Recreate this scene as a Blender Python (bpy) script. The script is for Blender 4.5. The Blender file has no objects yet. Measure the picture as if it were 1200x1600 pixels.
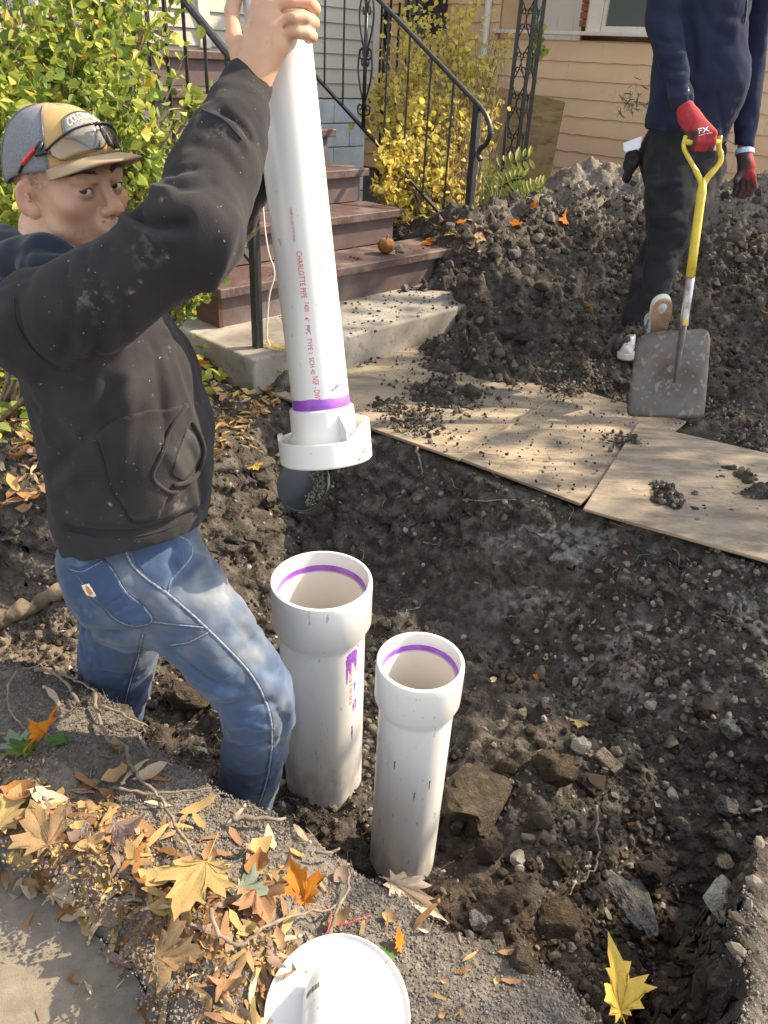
import bpy, math, random
import numpy as np
from mathutils import Vector, Matrix
from mathutils.bvhtree import BVHTree
random.seed(7); rng = np.random.RandomState(11)
scene = bpy.context.scene
C = scene.collection
rad = math.radians

# ---------------- camera, world, sun, exposure ----------------
TH, RO, FPX, CH = rad(30.2), rad(3.2), 1220.0, 1.35
fw = np.array([0, math.cos(TH), -math.sin(TH)])
_R = np.array([1., 0, 0]); _U = np.array([0, math.sin(TH), math.cos(TH)])
R2 = math.cos(RO) * _R + math.sin(RO) * _U
U2 = -math.sin(RO) * _R + math.cos(RO) * _U
CAM = np.array([0, 0, CH])
cd = bpy.data.cameras.new('camera'); cam = bpy.data.objects.new('camera', cd); C.objects.link(cam)
m = Matrix(((R2[0], U2[0], -fw[0], 0), (R2[1], U2[1], -fw[1], 0), (R2[2], U2[2], -fw[2], CH), (0, 0, 0, 1)))
cam.matrix_world = m
cd.sensor_fit = 'HORIZONTAL'; cd.sensor_width = 36; cd.lens = FPX / 1200 * 36
cd.clip_start = 0.02; cd.clip_end = 500
scene.camera = cam

SUN_AZ, SUN_EL = rad(23), rad(38)       # direction towards the sun (from +X towards +Y)
sdir = np.array([math.cos(SUN_AZ) * math.cos(SUN_EL), math.sin(SUN_AZ) * math.cos(SUN_EL), math.sin(SUN_EL)])
w = bpy.data.worlds.new("World"); scene.world = w; w.use_nodes = True
nt = w.node_tree; bg = nt.nodes['Background']
sky = nt.nodes.new('ShaderNodeTexSky'); sky.sky_type = 'NISHITA'; sky.sun_disc = False
sky.sun_elevation = SUN_EL; sky.sun_rotation = math.pi / 2 - SUN_AZ
sky.air_density = 1.0; sky.dust_density = 1.5; sky.ozone_density = 1.0
hsv = nt.nodes.new('ShaderNodeHueSaturation'); hsv.inputs['Saturation'].default_value = .36
nt.links.new(sky.outputs[0], hsv.inputs['Color']); nt.links.new(hsv.outputs[0], bg.inputs[0]); bg.inputs[1].default_value = 0.15
sl = bpy.data.lights.new('sun', 'SUN'); sl.energy = 3.5; sl.angle = rad(0.55); sl.color = (1.0, 0.83, 0.60)
so = bpy.data.objects.new('sun', sl); C.objects.link(so)
so.rotation_euler = Vector(-sdir).to_track_quat('-Z', 'Y').to_euler(); so.location = (6, 5, 8)
vs = scene.view_settings; vs.view_transform = 'Standard'; vs.look = 'None'; vs.gamma = 1; vs.use_curve_mapping = False
vs.exposure = 1.68

# ---------------- survey helpers: a pixel of the photograph to a place in the world ----------------
def ray(px, py): return fw + R2 * (px - 600) / FPX + U2 * (800 - py) / FPX
def pd(px, py, d): return CAM + ray(px, py) * d
def pz(px, py, z): r = ray(px, py); return CAM + r * ((z - CH) / r[2])
def pplane(px, py, p, n):
    r = ray(px, py); n = np.array(n, float); return CAM + r * (np.dot(np.array(p) - CAM, n) / np.dot(r, n))
def pcast(bvh, px, py):
    r = Vector(ray(px, py)).normalized(); h = bvh.ray_cast(Vector(CAM), r)
    if h[0] is None: return None, None
    n_ = np.array(h[1]); return np.array(h[0]), (-n_ if n_ @ np.array(r) > 0 else n_)
def unit(v): v = np.array(v, float); return v / max(1e-9, np.linalg.norm(v))
def lerp(a, b, t): return a + (b - a) * t
def sstep(a, b, x): t = np.clip((x - a) / (b - a), 0, 1); return t * t * (3 - 2 * t)

# ---------------- noise ----------------
def _h(*i):
    n = np.zeros_like(i[0], dtype=np.int64)
    for k, q in zip((374761393, 668265263, 2147483647 // 3), i): n = n + q.astype(np.int64) * k
    n = (n ^ (n >> 13)) * 1274126177; n = n & 0x7fffffff
    return ((n ^ (n >> 16)) & 0xffff) / 65535.0
def vn2(x, y):
    xi, yi = np.floor(x), np.floor(y); fx, fy = x - xi, y - yi
    fx = fx * fx * (3 - 2 * fx); fy = fy * fy * (3 - 2 * fy)
    a, b, c, d = _h(xi, yi), _h(xi + 1, yi), _h(xi, yi + 1), _h(xi + 1, yi + 1)
    return (a + (b - a) * fx) * (1 - fy) + (c + (d - c) * fx) * fy - .5
def fbm2(x, y, s, o=4, g=.5):
    r = 0; a = 1
    for k in range(o): r = r + a * vn2(x * s + 17.3 * k, y * s - 9.1 * k); s *= 2.03; a *= g
    return r
def vn3(p):
    i = np.floor(p); f = p - i; f = f * f * (3 - 2 * f); r = 0
    for dx in (0, 1):
        for dy in (0, 1):
            for dz in (0, 1):
                wgt = (f[:, 0] if dx else 1 - f[:, 0]) * (f[:, 1] if dy else 1 - f[:, 1]) * (f[:, 2] if dz else 1 - f[:, 2])
                r = r + wgt * _h(i[:, 0] + dx, i[:, 1] + dy, i[:, 2] + dz)
    return r - .5

# ---------------- objects and tags ----------------
def tag(o, label=None, cat=None, group=None, kind=None):
    if label: o['label'] = label
    if cat: o['category'] = cat
    if group: o['group'] = group
    if kind: o['kind'] = kind
    return o
def empty(name, loc=(0, 0, 0), rz=0):
    o = bpy.data.objects.new(name, None); C.objects.link(o); o.location = tuple(loc); o.rotation_euler = (0, 0, rz)
    o.empty_display_size = .1
    return o
def link(name, me, mat=None, parent=None, loc=None, rot=None):
    o = bpy.data.objects.new(name, me); C.objects.link(o)
    if mat is not None and len(me.materials) == 0: me.materials.append(mat)
    if parent is not None: o.parent = parent
    if loc is not None: o.location = tuple(loc)
    if rot is not None: o.rotation_euler = tuple(rot)
    return o
def mesh(name, v, f, smooth=False):
    me = bpy.data.meshes.new(name); me.from_pydata([tuple(map(float, q)) for q in v], [], [tuple(int(i) for i in q) for q in f])
    if smooth: me.shade_smooth()
    return me
def npmesh(name, v, f, smooth=False, attrs=None):
    """v (N,3); f (M,k) array of k-gons"""
    v = np.asarray(v, np.float32); f = np.asarray(f, np.int32); k = f.shape[1]
    me = bpy.data.meshes.new(name); me.vertices.add(len(v)); me.vertices.foreach_set('co', v.ravel())
    me.loops.add(f.size); me.loops.foreach_set('vertex_index', f.ravel())
    me.polygons.add(len(f)); me.polygons.foreach_set('loop_start', np.arange(0, f.size, k, dtype=np.int32))
    me.polygons.foreach_set('loop_total', np.full(len(f), k, np.int32))
    me.polygons.foreach_set('use_smooth', np.full(len(f), smooth))
    me.update(calc_edges=True)
    for n, a in (attrs or {}).items():
        at = me.attributes.new(n, 'FLOAT', 'POINT'); at.data.foreach_set('value', np.asarray(a, np.float32))
    return me
class MB:
    def __init__(s): s.v = []; s.f = []
    def add(s, v, f):
        n = len(s.v); s.v += [tuple(q) for q in v]; s.f += [tuple(i + n for i in q) for q in f]; return s
    def box(s, c, X, Y, Z):
        """c centre; X,Y,Z half-vectors"""
        c, X, Y, Z = (np.array(q, float) for q in (c, X, Y, Z))
        v = [c + a * X + b * Y + d * Z for a in (-1, 1) for b in (-1, 1) for d in (-1, 1)]
        return s.add(v, [(0, 1, 3, 2), (4, 6, 7, 5), (0, 4, 5, 1), (2, 3, 7, 6), (0, 2, 6, 4), (1, 5, 7, 3)])
    def aabox(s, x0, x1, y0, y1, z0, z1):
        return s.box(((x0 + x1) / 2, (y0 + y1) / 2, (z0 + z1) / 2), ((x1 - x0) / 2, 0, 0), (0, (y1 - y0) / 2, 0), (0, 0, (z1 - z0) / 2))
    def tube(s, pts, r, n=8, cap=True, flat=None):
        pts = [np.array(p, float) for p in pts]; m = len(pts)
        rr = r if hasattr(r, '__len__') else [r] * m
        t0 = unit(pts[1] - pts[0]); up = np.array([0, 0, 1.]) if abs(t0[2]) < .9 else np.array([1., 0, 0])
        u = unit(np.cross(t0, up)); v = []
        for i, p in enumerate(pts):
            t = unit(pts[min(i + 1, m - 1)] - pts[max(i - 1, 0)]); u = unit(u - t * np.dot(u, t)); w_ = np.cross(t, u)
            for k in range(n):
                a = 2 * math.pi * (k + .5) / n; ru = rr[i]; rw = rr[i] * (flat or 1)
                v.append(p + u * math.cos(a) * ru + w_ * math.sin(a) * rw)
        f = [(i * n + k, i * n + (k + 1) % n, (i + 1) * n + (k + 1) % n, (i + 1) * n + k) for i in range(m - 1) for k in range(n)]
        if cap: f += [tuple(range(n - 1, -1, -1)), tuple(range((m - 1) * n, m * n))]
        return s.add(v, f)
    def bar(s, a, b, hw, hd=None, up=(0, 0, 1)):
        """square bar from a to b, half widths"""
        hd = hd or hw; a = np.array(a, float); b = np.array(b, float); t = unit(b - a)
        up = np.array(up, float)
        if abs(np.dot(t, up)) > .95: up = SE
        u = unit(np.cross(t, up)); v = np.cross(t, u)
        return s.box((a + b) / 2, (b - a) / 2, u * hw, v * hd)
    def lathe(s, prof, n=48, c=(0, 0, 0), close=False):
        m = len(prof); v = []
        for r, z in prof:
            for k in range(n):
                a = 2 * math.pi * k / n; v.append((c[0] + r * math.cos(a), c[1] + r * math.sin(a), c[2] + z))
        f = [(i * n + k, i * n + (k + 1) % n, ((i + 1) % m) * n + (k + 1) % n, ((i + 1) % m) * n + k) for i in range(m if close else m - 1) for k in range(n)]
        return s.add(v, f)
    def build(s, name, mat=None, parent=None, smooth=False, bevel=0, loc=None, rot=None):
        o = link(name, mesh(name, s.v, s.f, smooth), mat, parent, loc, rot)
        if bevel:
            b = o.modifiers.new('b', 'BEVEL'); b.width = bevel; b.segments = 2; b.limit_method = 'ANGLE'
        return o
def autosm(o, ang=35):
    me = o.data
    me.shade_smooth()
    try: me.set_sharp_from_angle(angle=rad(ang))
    except Exception: pass
    return o
def smooth_path(pts, n=6):
    P = [np.array(p, float) for p in pts]; P = [2 * P[0] - P[1]] + P + [2 * P[-1] - P[-2]]; out = []
    for i in range(1, len(P) - 2):
        for k in range(n):
            t = k / n; a, b, c, d = P[i - 1:i + 3]
            out.append(.5 * ((2 * b) + (-a + c) * t + (2 * a - 5 * b + 4 * c - d) * t * t + (-a + 3 * b - 3 * c + d) * t ** 3))
    out.append(P[-2]); return out
def rotmat(rx, ry, rz):
    return np.array(Matrix.Rotation(rz, 3, 'Z') @ Matrix.Rotation(ry, 3, 'Y') @ Matrix.Rotation(rx, 3, 'X'))

# ---------------- materials ----------------
def _n(nt, t, **k):
    n = nt.nodes.new(t)
    for a, b in k.items(): setattr(n, a, b)
    return n
def ramp(nt, fac, stops):
    r = _n(nt, 'ShaderNodeValToRGB'); e = r.color_ramp.elements
    while len(e) < len(stops): e.new(.5)
    for q, (p, c) in zip(e, stops): q.position = p; q.color = (*c, 1)
    nt.links.new(fac, r.inputs[0]); return r.outputs[0]
def mat(name, stops=None, col=None, scale=8, detail=6, rough=.85, bump=0, bscale=None, bdist=.01, metallic=0, attr=None, attr_stops=None,
        attr_mix=None, trans=0, coat=0, stretch=None, extra=None, spec=.5, coord='Object', voronoi=False, sss=0, sheen=0, noiserough=.55, transmission=0, ior=1.45, alpha=None):
    """base colour from noise ramp; optional float attribute ramp; extra=[(kind,scale,lo,hi,color,amount)] stains"""
    mt = bpy.data.materials.new(name); mt.use_nodes = True; nt = mt.node_tree; b = nt.nodes['Principled BSDF']; L = nt.links.new
    tc = _n(nt, 'ShaderNodeTexCoord'); mp = _n(nt, 'ShaderNodeMapping'); L(tc.outputs[coord], mp.inputs[0])
    if stretch: mp.inputs['Scale'].default_value = stretch
    def noise(s, d=detail, v=False):
        if v:
            x = _n(nt, 'ShaderNodeTexVoronoi'); x.inputs['Scale'].default_value = s; L(mp.outputs[0], x.inputs['Vector']); return x.outputs['Distance']
        x = _n(nt, 'ShaderNodeTexNoise'); x.inputs['Scale'].default_value = s; x.inputs['Detail'].default_value = d; x.inputs['Roughness'].default_value = noiserough
        L(mp.outputs[0], x.inputs['Vector']); return x.outputs['Fac']
    if stops: c = ramp(nt, noise(scale), stops)
    else:
        rg = _n(nt, 'ShaderNodeRGB'); rg.outputs[0].default_value = (*col, 1); c = rg.outputs[0]
    def mix(a, bcol, fac, mode='MIX'):
        x = _n(nt, 'ShaderNodeMix', data_type='RGBA', blend_type=mode)
        if isinstance(fac, float): x.inputs[0].default_value = fac
        else: L(fac, x.inputs[0])
        L(a, x.inputs[6])
        if isinstance(bcol, tuple): x.inputs[7].default_value = (*bcol, 1)
        else: L(bcol, x.inputs[7])
        return x.outputs[2]
    if attr:
        at = _n(nt, 'ShaderNodeAttribute'); at.attribute_name = attr
        ac = ramp(nt, at.outputs['Fac'], attr_stops)
        c = mix(c, ac, attr_mix if attr_mix is not None else .7)
    for e in (extra or []):
        kind, s, lo, hi, cc, am = e
        if kind == 'attrn':
            at = _n(nt, 'ShaderNodeAttribute'); at.attribute_name = s[0]; mm = _n(nt, 'ShaderNodeMapRange'); mm.inputs[1].default_value = s[2]; mm.inputs[2].default_value = s[3]; L(noise(s[1], 8), mm.inputs[0])
            ml_ = _n(nt, 'ShaderNodeMath', operation='MULTIPLY'); L(at.outputs['Fac'], ml_.inputs[0]); L(mm.outputs[0], ml_.inputs[1]); f = ml_.outputs[0]
        elif kind == 'attr':
            at = _n(nt, 'ShaderNodeAttribute'); at.attribute_name = s; f = at.outputs['Fac']
        else: f = noise(s, 5, kind == 'v')
        mr = _n(nt, 'ShaderNodeMapRange'); mr.inputs[1].default_value = lo; mr.inputs[2].default_value = hi; mr.inputs[4].default_value = am
        L(f, mr.inputs[0]); c = mix(c, cc, mr.outputs[0])
    L(c, b.inputs['Base Color'])
    b.inputs['Roughness'].default_value = rough; b.inputs['Metallic'].default_value = metallic
    b.inputs['Specular IOR Level'].default_value = spec; b.inputs['Coat Weight'].default_value = coat
    b.inputs['Sheen Weight'].default_value = sheen
    b.inputs['IOR'].default_value = ior
    if transmission: b.inputs['Transmission Weight'].default_value = transmission
    if alpha is not None: b.inputs['Alpha'].default_value = alpha
    if sss:
        b.inputs['Subsurface Weight'].default_value = sss; b.inputs['Subsurface Radius'].default_value = (.010, .004, .002); b.inputs['Subsurface Scale'].default_value = 1
    if bump:
        bn = _n(nt, 'ShaderNodeBump'); bn.inputs['Strength'].default_value = bump; bn.inputs['Distance'].default_value = bdist
        L(noise(bscale or scale * 3, 8, voronoi), bn.inputs['Height']); L(bn.outputs[0], b.inputs['Normal'])
    if trans:
        tr = _n(nt, 'ShaderNodeBsdfTranslucent'); L(c, tr.inputs[0]); mx = _n(nt, 'ShaderNodeMixShader'); mx.inputs[0].default_value = trans
        out = nt.nodes['Material Output']; L(b.outputs[0], mx.inputs[1]); L(tr.outputs[0], mx.inputs[2]); L(mx.outputs[0], out.inputs[0])
    return mt

# stair / house frame: e runs along the front of the steps, n runs up the steps
SB = rad(47); SE = np.array([math.cos(SB), math.sin(SB), 0]); SN = np.array([-math.sin(SB), math.cos(SB), 0])
SO = pz(344, 453, .38); SO = np.array([SO[0], SO[1], 0.])
def S(s, n, z=0.): return SO + SE * s + SN * n + np.array([0, 0, z])
# ---------------- shared materials ----------------
M = {}
M['soil'] = mat('soil', [(.25, (.024, .020, .016)), (.5, (.056, .048, .039)), (.75, (.125, .110, .092))], scale=22, detail=10, rough=.95, bump=.9, bscale=90, bdist=.012, spec=.15,
                extra=[('n', 5, .62, .78, (.17, .155, .14), .55), ('attrn', ('dry', 60, .30, .62), 0, 1, (.30, .265, .22), .85), ('attr', 'dry', 0, 1, (.17, .145, .12), .45), ('attrn', ('ash', 34, .38, .60), 0, 1, (.25, .235, .21), .75), ('attr', 'brown', 0, 1, (.085, .052, .028), .6), ('n', 160, .6, .72, (.3, .27, .23), .35)])
M['clod'] = mat('clod', [(.3, (.03, .024, .019)), (.6, (.06, .05, .04)), (.8, (.11, .095, .078))], scale=40, detail=10, rough=.95, bump=.7, bscale=160, bdist=.004, spec=.12,
                attr='rnd', attr_stops=[(0, (.022, .018, .015)), (.45, (.06, .048, .037)), (.7, (.15, .125, .095)), (.9, (.27, .235, .19)), (1, (.46, .43, .37))], attr_mix=.62)
M['stone'] = mat('pale_stone', [(.3, (.13, .11, .08)), (.55, (.30, .26, .20)), (.8, (.46, .42, .34))], scale=2.2, detail=10, rough=.9, bump=.8, bscale=9, bdist=.06, spec=.2, extra=[('n', 1.6, .5, .66, (.07, .055, .04), .8)])
M['pale'] = mat('pale_limestone', [(.3, (.40, .37, .30)), (.7, (.62, .59, .50))], scale=2.2, detail=10, rough=.9, bump=.8, bscale=9, bdist=.06, extra=[('n', 1.6, .58, .70, (.16, .13, .09), .7)])
M['chalk'] = mat('grey_lump', [(.3, (.14, .135, .125)), (.7, (.38, .37, .35))], scale=2.5, detail=10, rough=.95, bump=.9, bscale=9, bdist=.08, extra=[('n', 1.8, .52, .62, (.06, .05, .04), .85)])
M['loam'] = mat('loam', [(.3, (.07, .056, .040)), (.55, (.16, .13, .092)), (.75, (.30, .25, .18))], scale=3, detail=12, rough=.95, bump=1, bscale=8, bdist=.1, spec=.1, noiserough=.7)
M['gravelly'] = mat('crumbs', [(.3, (.10, .088, .078)), (.7, (.24, .215, .19))], scale=60, rough=.95, attr='rnd', attr_stops=[(0, (.06, .052, .047)), (.6, (.17, .15, .135)), (1, (.21, .19, .17))], attr_mix=.6, spec=.15)
M['concrete'] = mat('concrete', [(.3, (.20, .18, .15)), (.5, (.30, .275, .235)), (.75, (.40, .37, .32))], scale=12, rough=.9, bump=.35, bscale=140, bdist=.004,
                    extra=[('n', 3, .48, .66, (.12, .10, .08), .75), ('n', 26, .55, .66, (.10, .085, .065), .5), ('n', 240, .62, .7, (.08, .07, .06), .5)])
M['aggregate'] = mat('walk_concrete', [(.3, (.15, .125, .095)), (.7, (.22, .188, .145))], scale=30, rough=.9, bump=.5, bscale=400, bdist=.002,
                     extra=[('v', 180, .25, .1, (.30, .26, .20), .3), ('n', 300, .58, .66, (.08, .07, .055), .6)])
M['paint_red'] = mat('maroon_paint', [(.3, (.062, .032, .029)), (.7, (.09, .050, .045))], scale=9, rough=.55, bump=.15, bscale=60,
                     extra=[('n', 7, .50, .66, (.16, .13, .105), .8), ('n', 60, .60, .68, (.20, .17, .135), .5), ('n', 3, .55, .7, (.10, .08, .065), .5)])
M['paint_riser'] = mat('maroon_riser_paint', [(.3, (.08, .052, .050)), (.7, (.11, .073, .070))], scale=6, rough=.6, bump=.12, bscale=50,
                       extra=[('n', 4, .5, .75, (.24, .2, .185), .5)])
M['stain'] = mat('brown_stringer', [(.3, (.055, .022, .012)), (.7, (.09, .04, .022))], scale=8, rough=.7, bump=.2, bscale=50, stretch=(1, 1, 6))
M['ply'] = mat('plywood', [(.3, (.24, .18, .115)), (.5, (.34, .265, .175)), (.7, (.44, .35, .24))], scale=5, rough=.8, bump=.2, bscale=60, bdist=.002, stretch=(1, 3.5, 1), detail=12, noiserough=.7,
               extra=[('n', 1.3, .38, .58, (.14, .12, .095), .75), ('n', 3.2, .46, .62, (.10, .08, .058), .85), ('n', 70, .60, .66, (.05, .04, .03), .8), ('n', 30, .52, .66, (.12, .09, .065), .6)])
M['ply_edge'] = mat('plywood_edge', [(.4, (.12, .08, .05)), (.6, (.38, .28, .17))], scale=3, rough=.9, stretch=(1, 1, 90))
M['ply_old'] = mat('weathered_board', [(.3, (.16, .10, .035)), (.6, (.23, .15, .055)), (.8, (.30, .20, .09))], scale=3, rough=.85, bump=.2, bscale=30, stretch=(1, 1, 5),
                   extra=[('n', 9, .52, .66, (.07, .055, .035), .75), ('n', 2, .5, .7, (.16, .12, .06), .5)])
M['iron'] = mat('black_iron', [(.3, (.012, .012, .013)), (.7, (.03, .03, .032))], scale=30, rough=.42, bump=.15, bscale=80, spec=.5, extra=[('n', 45, .66, .74, (.16, .15, .14), .4)])
M['pvc'] = mat('white_pvc', [(.3, (.62, .605, .57)), (.7, (.67, .655, .62))], scale=4, rough=.28, spec=.5, extra=[('n', 14, .58, .72, (.42, .36, .28), .4), ('n', 70, .66, .70, (.16, .12, .085), .55), ('attrn', ('mud', 30, .35, .6), 0, 1, (.16, .13, .10), .5)], stretch=(1, 1, .35))
M['pvc_in'] = mat('cream_pvc', [(.3, (.64, .60, .53)), (.7, (.69, .66, .60))], scale=6, rough=.35)
M['primer'] = mat('purple_primer', [(.3, (.20, .045, .36)), (.7, (.36, .12, .55))], scale=25, rough=.3)
M['purple_dark'] = mat('purple_drip', col=(.13, .03, .22), rough=.35)
M['redprint'] = mat('red_print', col=(.62, .08, .09), rough=.5)
M['rubber'] = mat('black_rubber', [(.4, (.012, .013, .014)), (.6, (.03, .032, .034))], scale=10, rough=.22, spec=.6)
M['crust'] = mat('dirt_crust', [(.4, (.10, .09, .07)), (.6, (.32, .28, .21))], scale=300, rough=.95, bump=1, bscale=400, bdist=.004)
M['bark'] = mat('bark', [(.3, (.13, .095, .065)), (.7, (.30, .235, .165))], scale=18, rough=.9, bump=.8, bscale=50, bdist=.006, stretch=(1, 1, 1))
M['root'] = mat('root', [(.3, (.11, .085, .06)), (.7, (.25, .205, .155))], scale=40, rough=.9, bump=.6, bscale=120, bdist=.003)
M['siding_o'] = mat('peach_siding', [(.3, (.66, .44, .26)), (.7, (.75, .52, .32))], scale=2.5, rough=.75, bump=.15, bscale=60, stretch=(1, 1, 1),
                    extra=[('n', 5, .6, .75, (.35, .22, .12), .4), ('n', 2, .62, .7, (.3, .25, .2), .35)])
M['siding_g'] = mat('grey_siding', [(.3, (.36, .34, .285)), (.7, (.43, .405, .34))], scale=3, rough=.5, bump=.05, bscale=60)
M['trim'] = mat('cream_trim', [(.3, (.60, .54, .44)), (.7, (.70, .64, .54))], scale=4, rough=.6, extra=[('n', 12, .62, .75, (.3, .26, .2), .4)])
M['block'] = mat('pale_block', [(.3, (.36, .40, .42)), (.7, (.50, .54, .56))], scale=8, rough=.85, bump=.3, bscale=60, extra=[('n', 5, .6, .75, (.28, .29, .28), .5)])
M['glass'] = mat('window_glass', col=(.10, .115, .10), rough=.06, spec=.8)
M['door'] = mat('white_door', col=(.68, .66, .60), rough=.4)
M['brick'] = mat('red_brick', [(.4, (.26, .09, .055)), (.6, (.36, .14, .09))], scale=20, rough=.9)
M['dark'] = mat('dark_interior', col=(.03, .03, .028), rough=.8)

# ---------------- ground ----------------
def P2(px, py, z): q = pz(px, py, z); return (q[0], q[1])
near_px = [(-420, 985), (-150, 1000), (0, 1042), (60, 1062), (130, 1090), (215, 1132), (262, 1170), (318, 1210), (372, 1242), (425, 1278), (500, 1318), (556, 1352), (600, 1372), (640, 1400), (700, 1452), (765, 1478), (835, 1520), (885, 1560), (925, 1625), (1000, 1700), (1110, 1680), (1150, 1560), (1168, 1420), (1205, 1300), (1320, 1180), (1700, 1100)]
back_px = [(1700, 1000), (1450, 955), (1200, 890), (1060, 845), (912, 802), (860, 788), (760, 748), (715, 730), (640, 706), (585, 690), (520, 665), (450, 640), (415, 650), (385, 690), (330, 730), (270, 760), (160, 765), (75, 770), (0, 762), (-150, 750), (-420, 740)]
pit = np.array([P2(x, y, -.03) for x, y in near_px] + [P2(x, y, 0) for x, y in back_px])
NN = len(near_px)
def seg_d(px, py, a, b):
    ab = b - a; t = np.clip(((px - a[0]) * ab[0] + (py - a[1]) * ab[1]) / max(1e-9, ab @ ab), 0, 1)
    return np.hypot(px - a[0] - t * ab[0], py - a[1] - t * ab[1])
def poly_sd(px, py, poly):
    d = np.full(px.shape, 1e9); ins = np.zeros(px.shape, bool); n = len(poly)
    for i in range(n):
        a, b = poly[i], poly[(i + 1) % n]; d = np.minimum(d, seg_d(px, py, a, b))
        c = ((a[1] > py) != (b[1] > py)); xi = a[0] + (py - a[1]) / (b[1] - a[1] + 1e-12) * (b[0] - a[0]); ins ^= c & (px < xi)
    return np.where(ins, d, -d)
def line_d(px, py, pts):
    d = np.full(px.shape, 1e9)
    for a, b in zip(pts[:-1], pts[1:]): d = np.minimum(d, seg_d(px, py, np.array(a[:2]), np.array(b[:2])))
    return d
mound_ridges = []          # (points with z, slope)
def RP(px, py, Y): q = pd(px, py, Y); return (q[0], q[1], q[2])
ridge = [RP(720, 425, 4.35), RP(745, 352, 4.9), RP(800, 318, 5.25), RP(870, 285, 5.5), RP(935, 252, 5.6), RP(1010, 262, 5.6), RP(1100, 275, 5.5), RP(1180, 268, 5.4), RP(1300, 260, 5.4), RP(1500, 300, 5.4)]
def ridge_h(x, y, pts, slope):
    best = np.full(x.shape, -1e9)
    for a, b in zip(pts[:-1], pts[1:]):
        a = np.array(a); b = np.array(b); ab = (b - a)[:2]; t = np.clip(((x - a[0]) * ab[0] + (y - a[1]) * ab[1]) / (ab @ ab), 0, 1)
        d = np.hypot(x - a[0] - t * ab[0], y - a[1] - t * ab[1]); z = a[2] + t * (b[2] - a[2])
        best = np.maximum(best, z * np.exp(-(d / 1.08) ** 1.35))
    return best
def g2(x, y, c, r): return np.exp(-(((x - c[0]) ** 2 + (y - c[1]) ** 2) / (r * r)))
dip = P2(1110, 1520, -.6); dip2 = P2(250, 1100, -.4); heap = P2(900, 1180, -.3); heap2 = P2(740, 1050, -.35)
flare = P2(690, 440, .1)
nearln = [P2(x, y, -.03) for x, y in near_px]; backln = [P2(x, y, 0) for x, y in back_px]
PLYZ = np.array([P2(x, y, 0) for x, y in ((430, 640), (600, 684), (717, 724), (912, 798), (1200, 884), (1500, 960), (1500, 700), (1200, 640), (960, 600), (760, 600), (640, 545), (520, 560))])
HEAPS = [(P2(*a, .02), r, h) for a, r, h in (((735, 565), .27, .11), ((690, 622), .17, .08), ((648, 668), .12, .06), ((605, 640), .05, .03), ((1050, 792), .13, .06), ((1185, 770), .16, .07), ((1190, 700), .14, .05), ((880, 610), .08, .03), ((985, 700), .07, .045), ((1110, 640), .14, .06), ((900, 590), .16, .06), ((560, 560), .08, .045))]
def height(x, y, detail=True):
    x = np.asarray(x, float); y = np.asarray(y, float)
    base = np.where(y < 1.6, -.06, 0.0) + 0 * x
    base = -.05 * (1 - sstep(1.1, 2.2, y))
    # wobble of the edge
    wx = fbm2(x, y, 3.2, 3) * .07 + fbm2(x, y, 14, 2) * .025
    s = poly_sd(x + wx, y + fbm2(x + 7, y + 3, 3.5, 3) * .05, pit)
    dn = line_d(x, y, nearln); db = line_d(x, y, backln)
    nearness = db / (dn + db + 1e-6)                     # 1 at the near edge, 0 at the back edge
    # rolled lip of loose soil along the near edge
    lip = .065 * np.exp(-((s + .13) / .13) ** 2) * sstep(.4, .8, nearness)
    base = base + lip
    wback = .34 + .55 * sstep(.2, 1.3, x) ; wb = np.where(x < -.2, .30, wback)
    wdt = wb * (1 - sstep(.45, .75, nearness)) + .10 * sstep(.45, .75, nearness)
    dep = .40 + .06 * fbm2(x, y, 1.7, 3) + .28 * g2(x, y, dip, .30) + .10 * g2(x, y, dip2, .25) - .05 * g2(x, y, heap, .3) - .03 * g2(x, y, heap2, .2)
    k = np.clip(s / wdt, 0, 1); k = np.where(x < 1.4, k ** .8, k); k = k * k * (3 - 2 * k) * .5 + k * .5
    z = base - dep * k
    # the far heap of dug earth
    sc_ = (x - SO[0]) * SE[0] + (y - SO[1]) * SE[1] + fbm2(x, y, 5, 3) * .35
    rh = ridge_h(x, y, ridge, .5) * sstep(1.05, 1.75, sc_) * sstep(3.25, 3.9, y + .15 * fbm2(x, y, 4, 3) + .12 * x) ** .5 + fbm2(x, y, 2.3, 4) * .16 + fbm2(x, y, 9, 3) * .05
    rb = np.maximum(rh, 0)
    out = sstep(-.25, -.02, -s)
    z = np.maximum(z, np.where(s < .0, rb * sstep(.0, .25, -s), -9))
    z = z + .07 * g2(x, y, flare, .35) * (s < 0)
    plyz = sstep(0, .10, poly_sd(x, y, PLYZ)) * (s < 0)
    hp_ = 0
    for (cx_, cy_), rx_, hh_ in HEAPS: hp_ = np.maximum(hp_, hh_ * np.exp(-(((x - cx_) ** 2 + (y - cy_) ** 2) / rx_ ** 2)) * (1 + 1.6 * fbm2(x, y, 12, 3)))
    z = lerp(z, -.02 + .35 * np.maximum(z, 0), plyz) + hp_ * (s < 0)
    if detail:
        inpit = sstep(-.03, .06, s)
        md = sstep(.03, .15, rb) * (s < 0)
        rough_ = .35 + 1.0 * np.maximum(inpit, md)
        nearflat = (1 - sstep(1.2, 1.7, y)) * (s < 0)
        rough_ = rough_ * (1 - .7 * nearflat) * (1 - .92 * plyz)
        z = z + rough_ * (fbm2(x, y, 9, 4, .55) * .035 + fbm2(x + 5, y, 38, 3, .6) * .012) + (fbm2(x, y + 9, 90, 2, .6) * .005) * (.6 + rough_)
    return z
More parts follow.
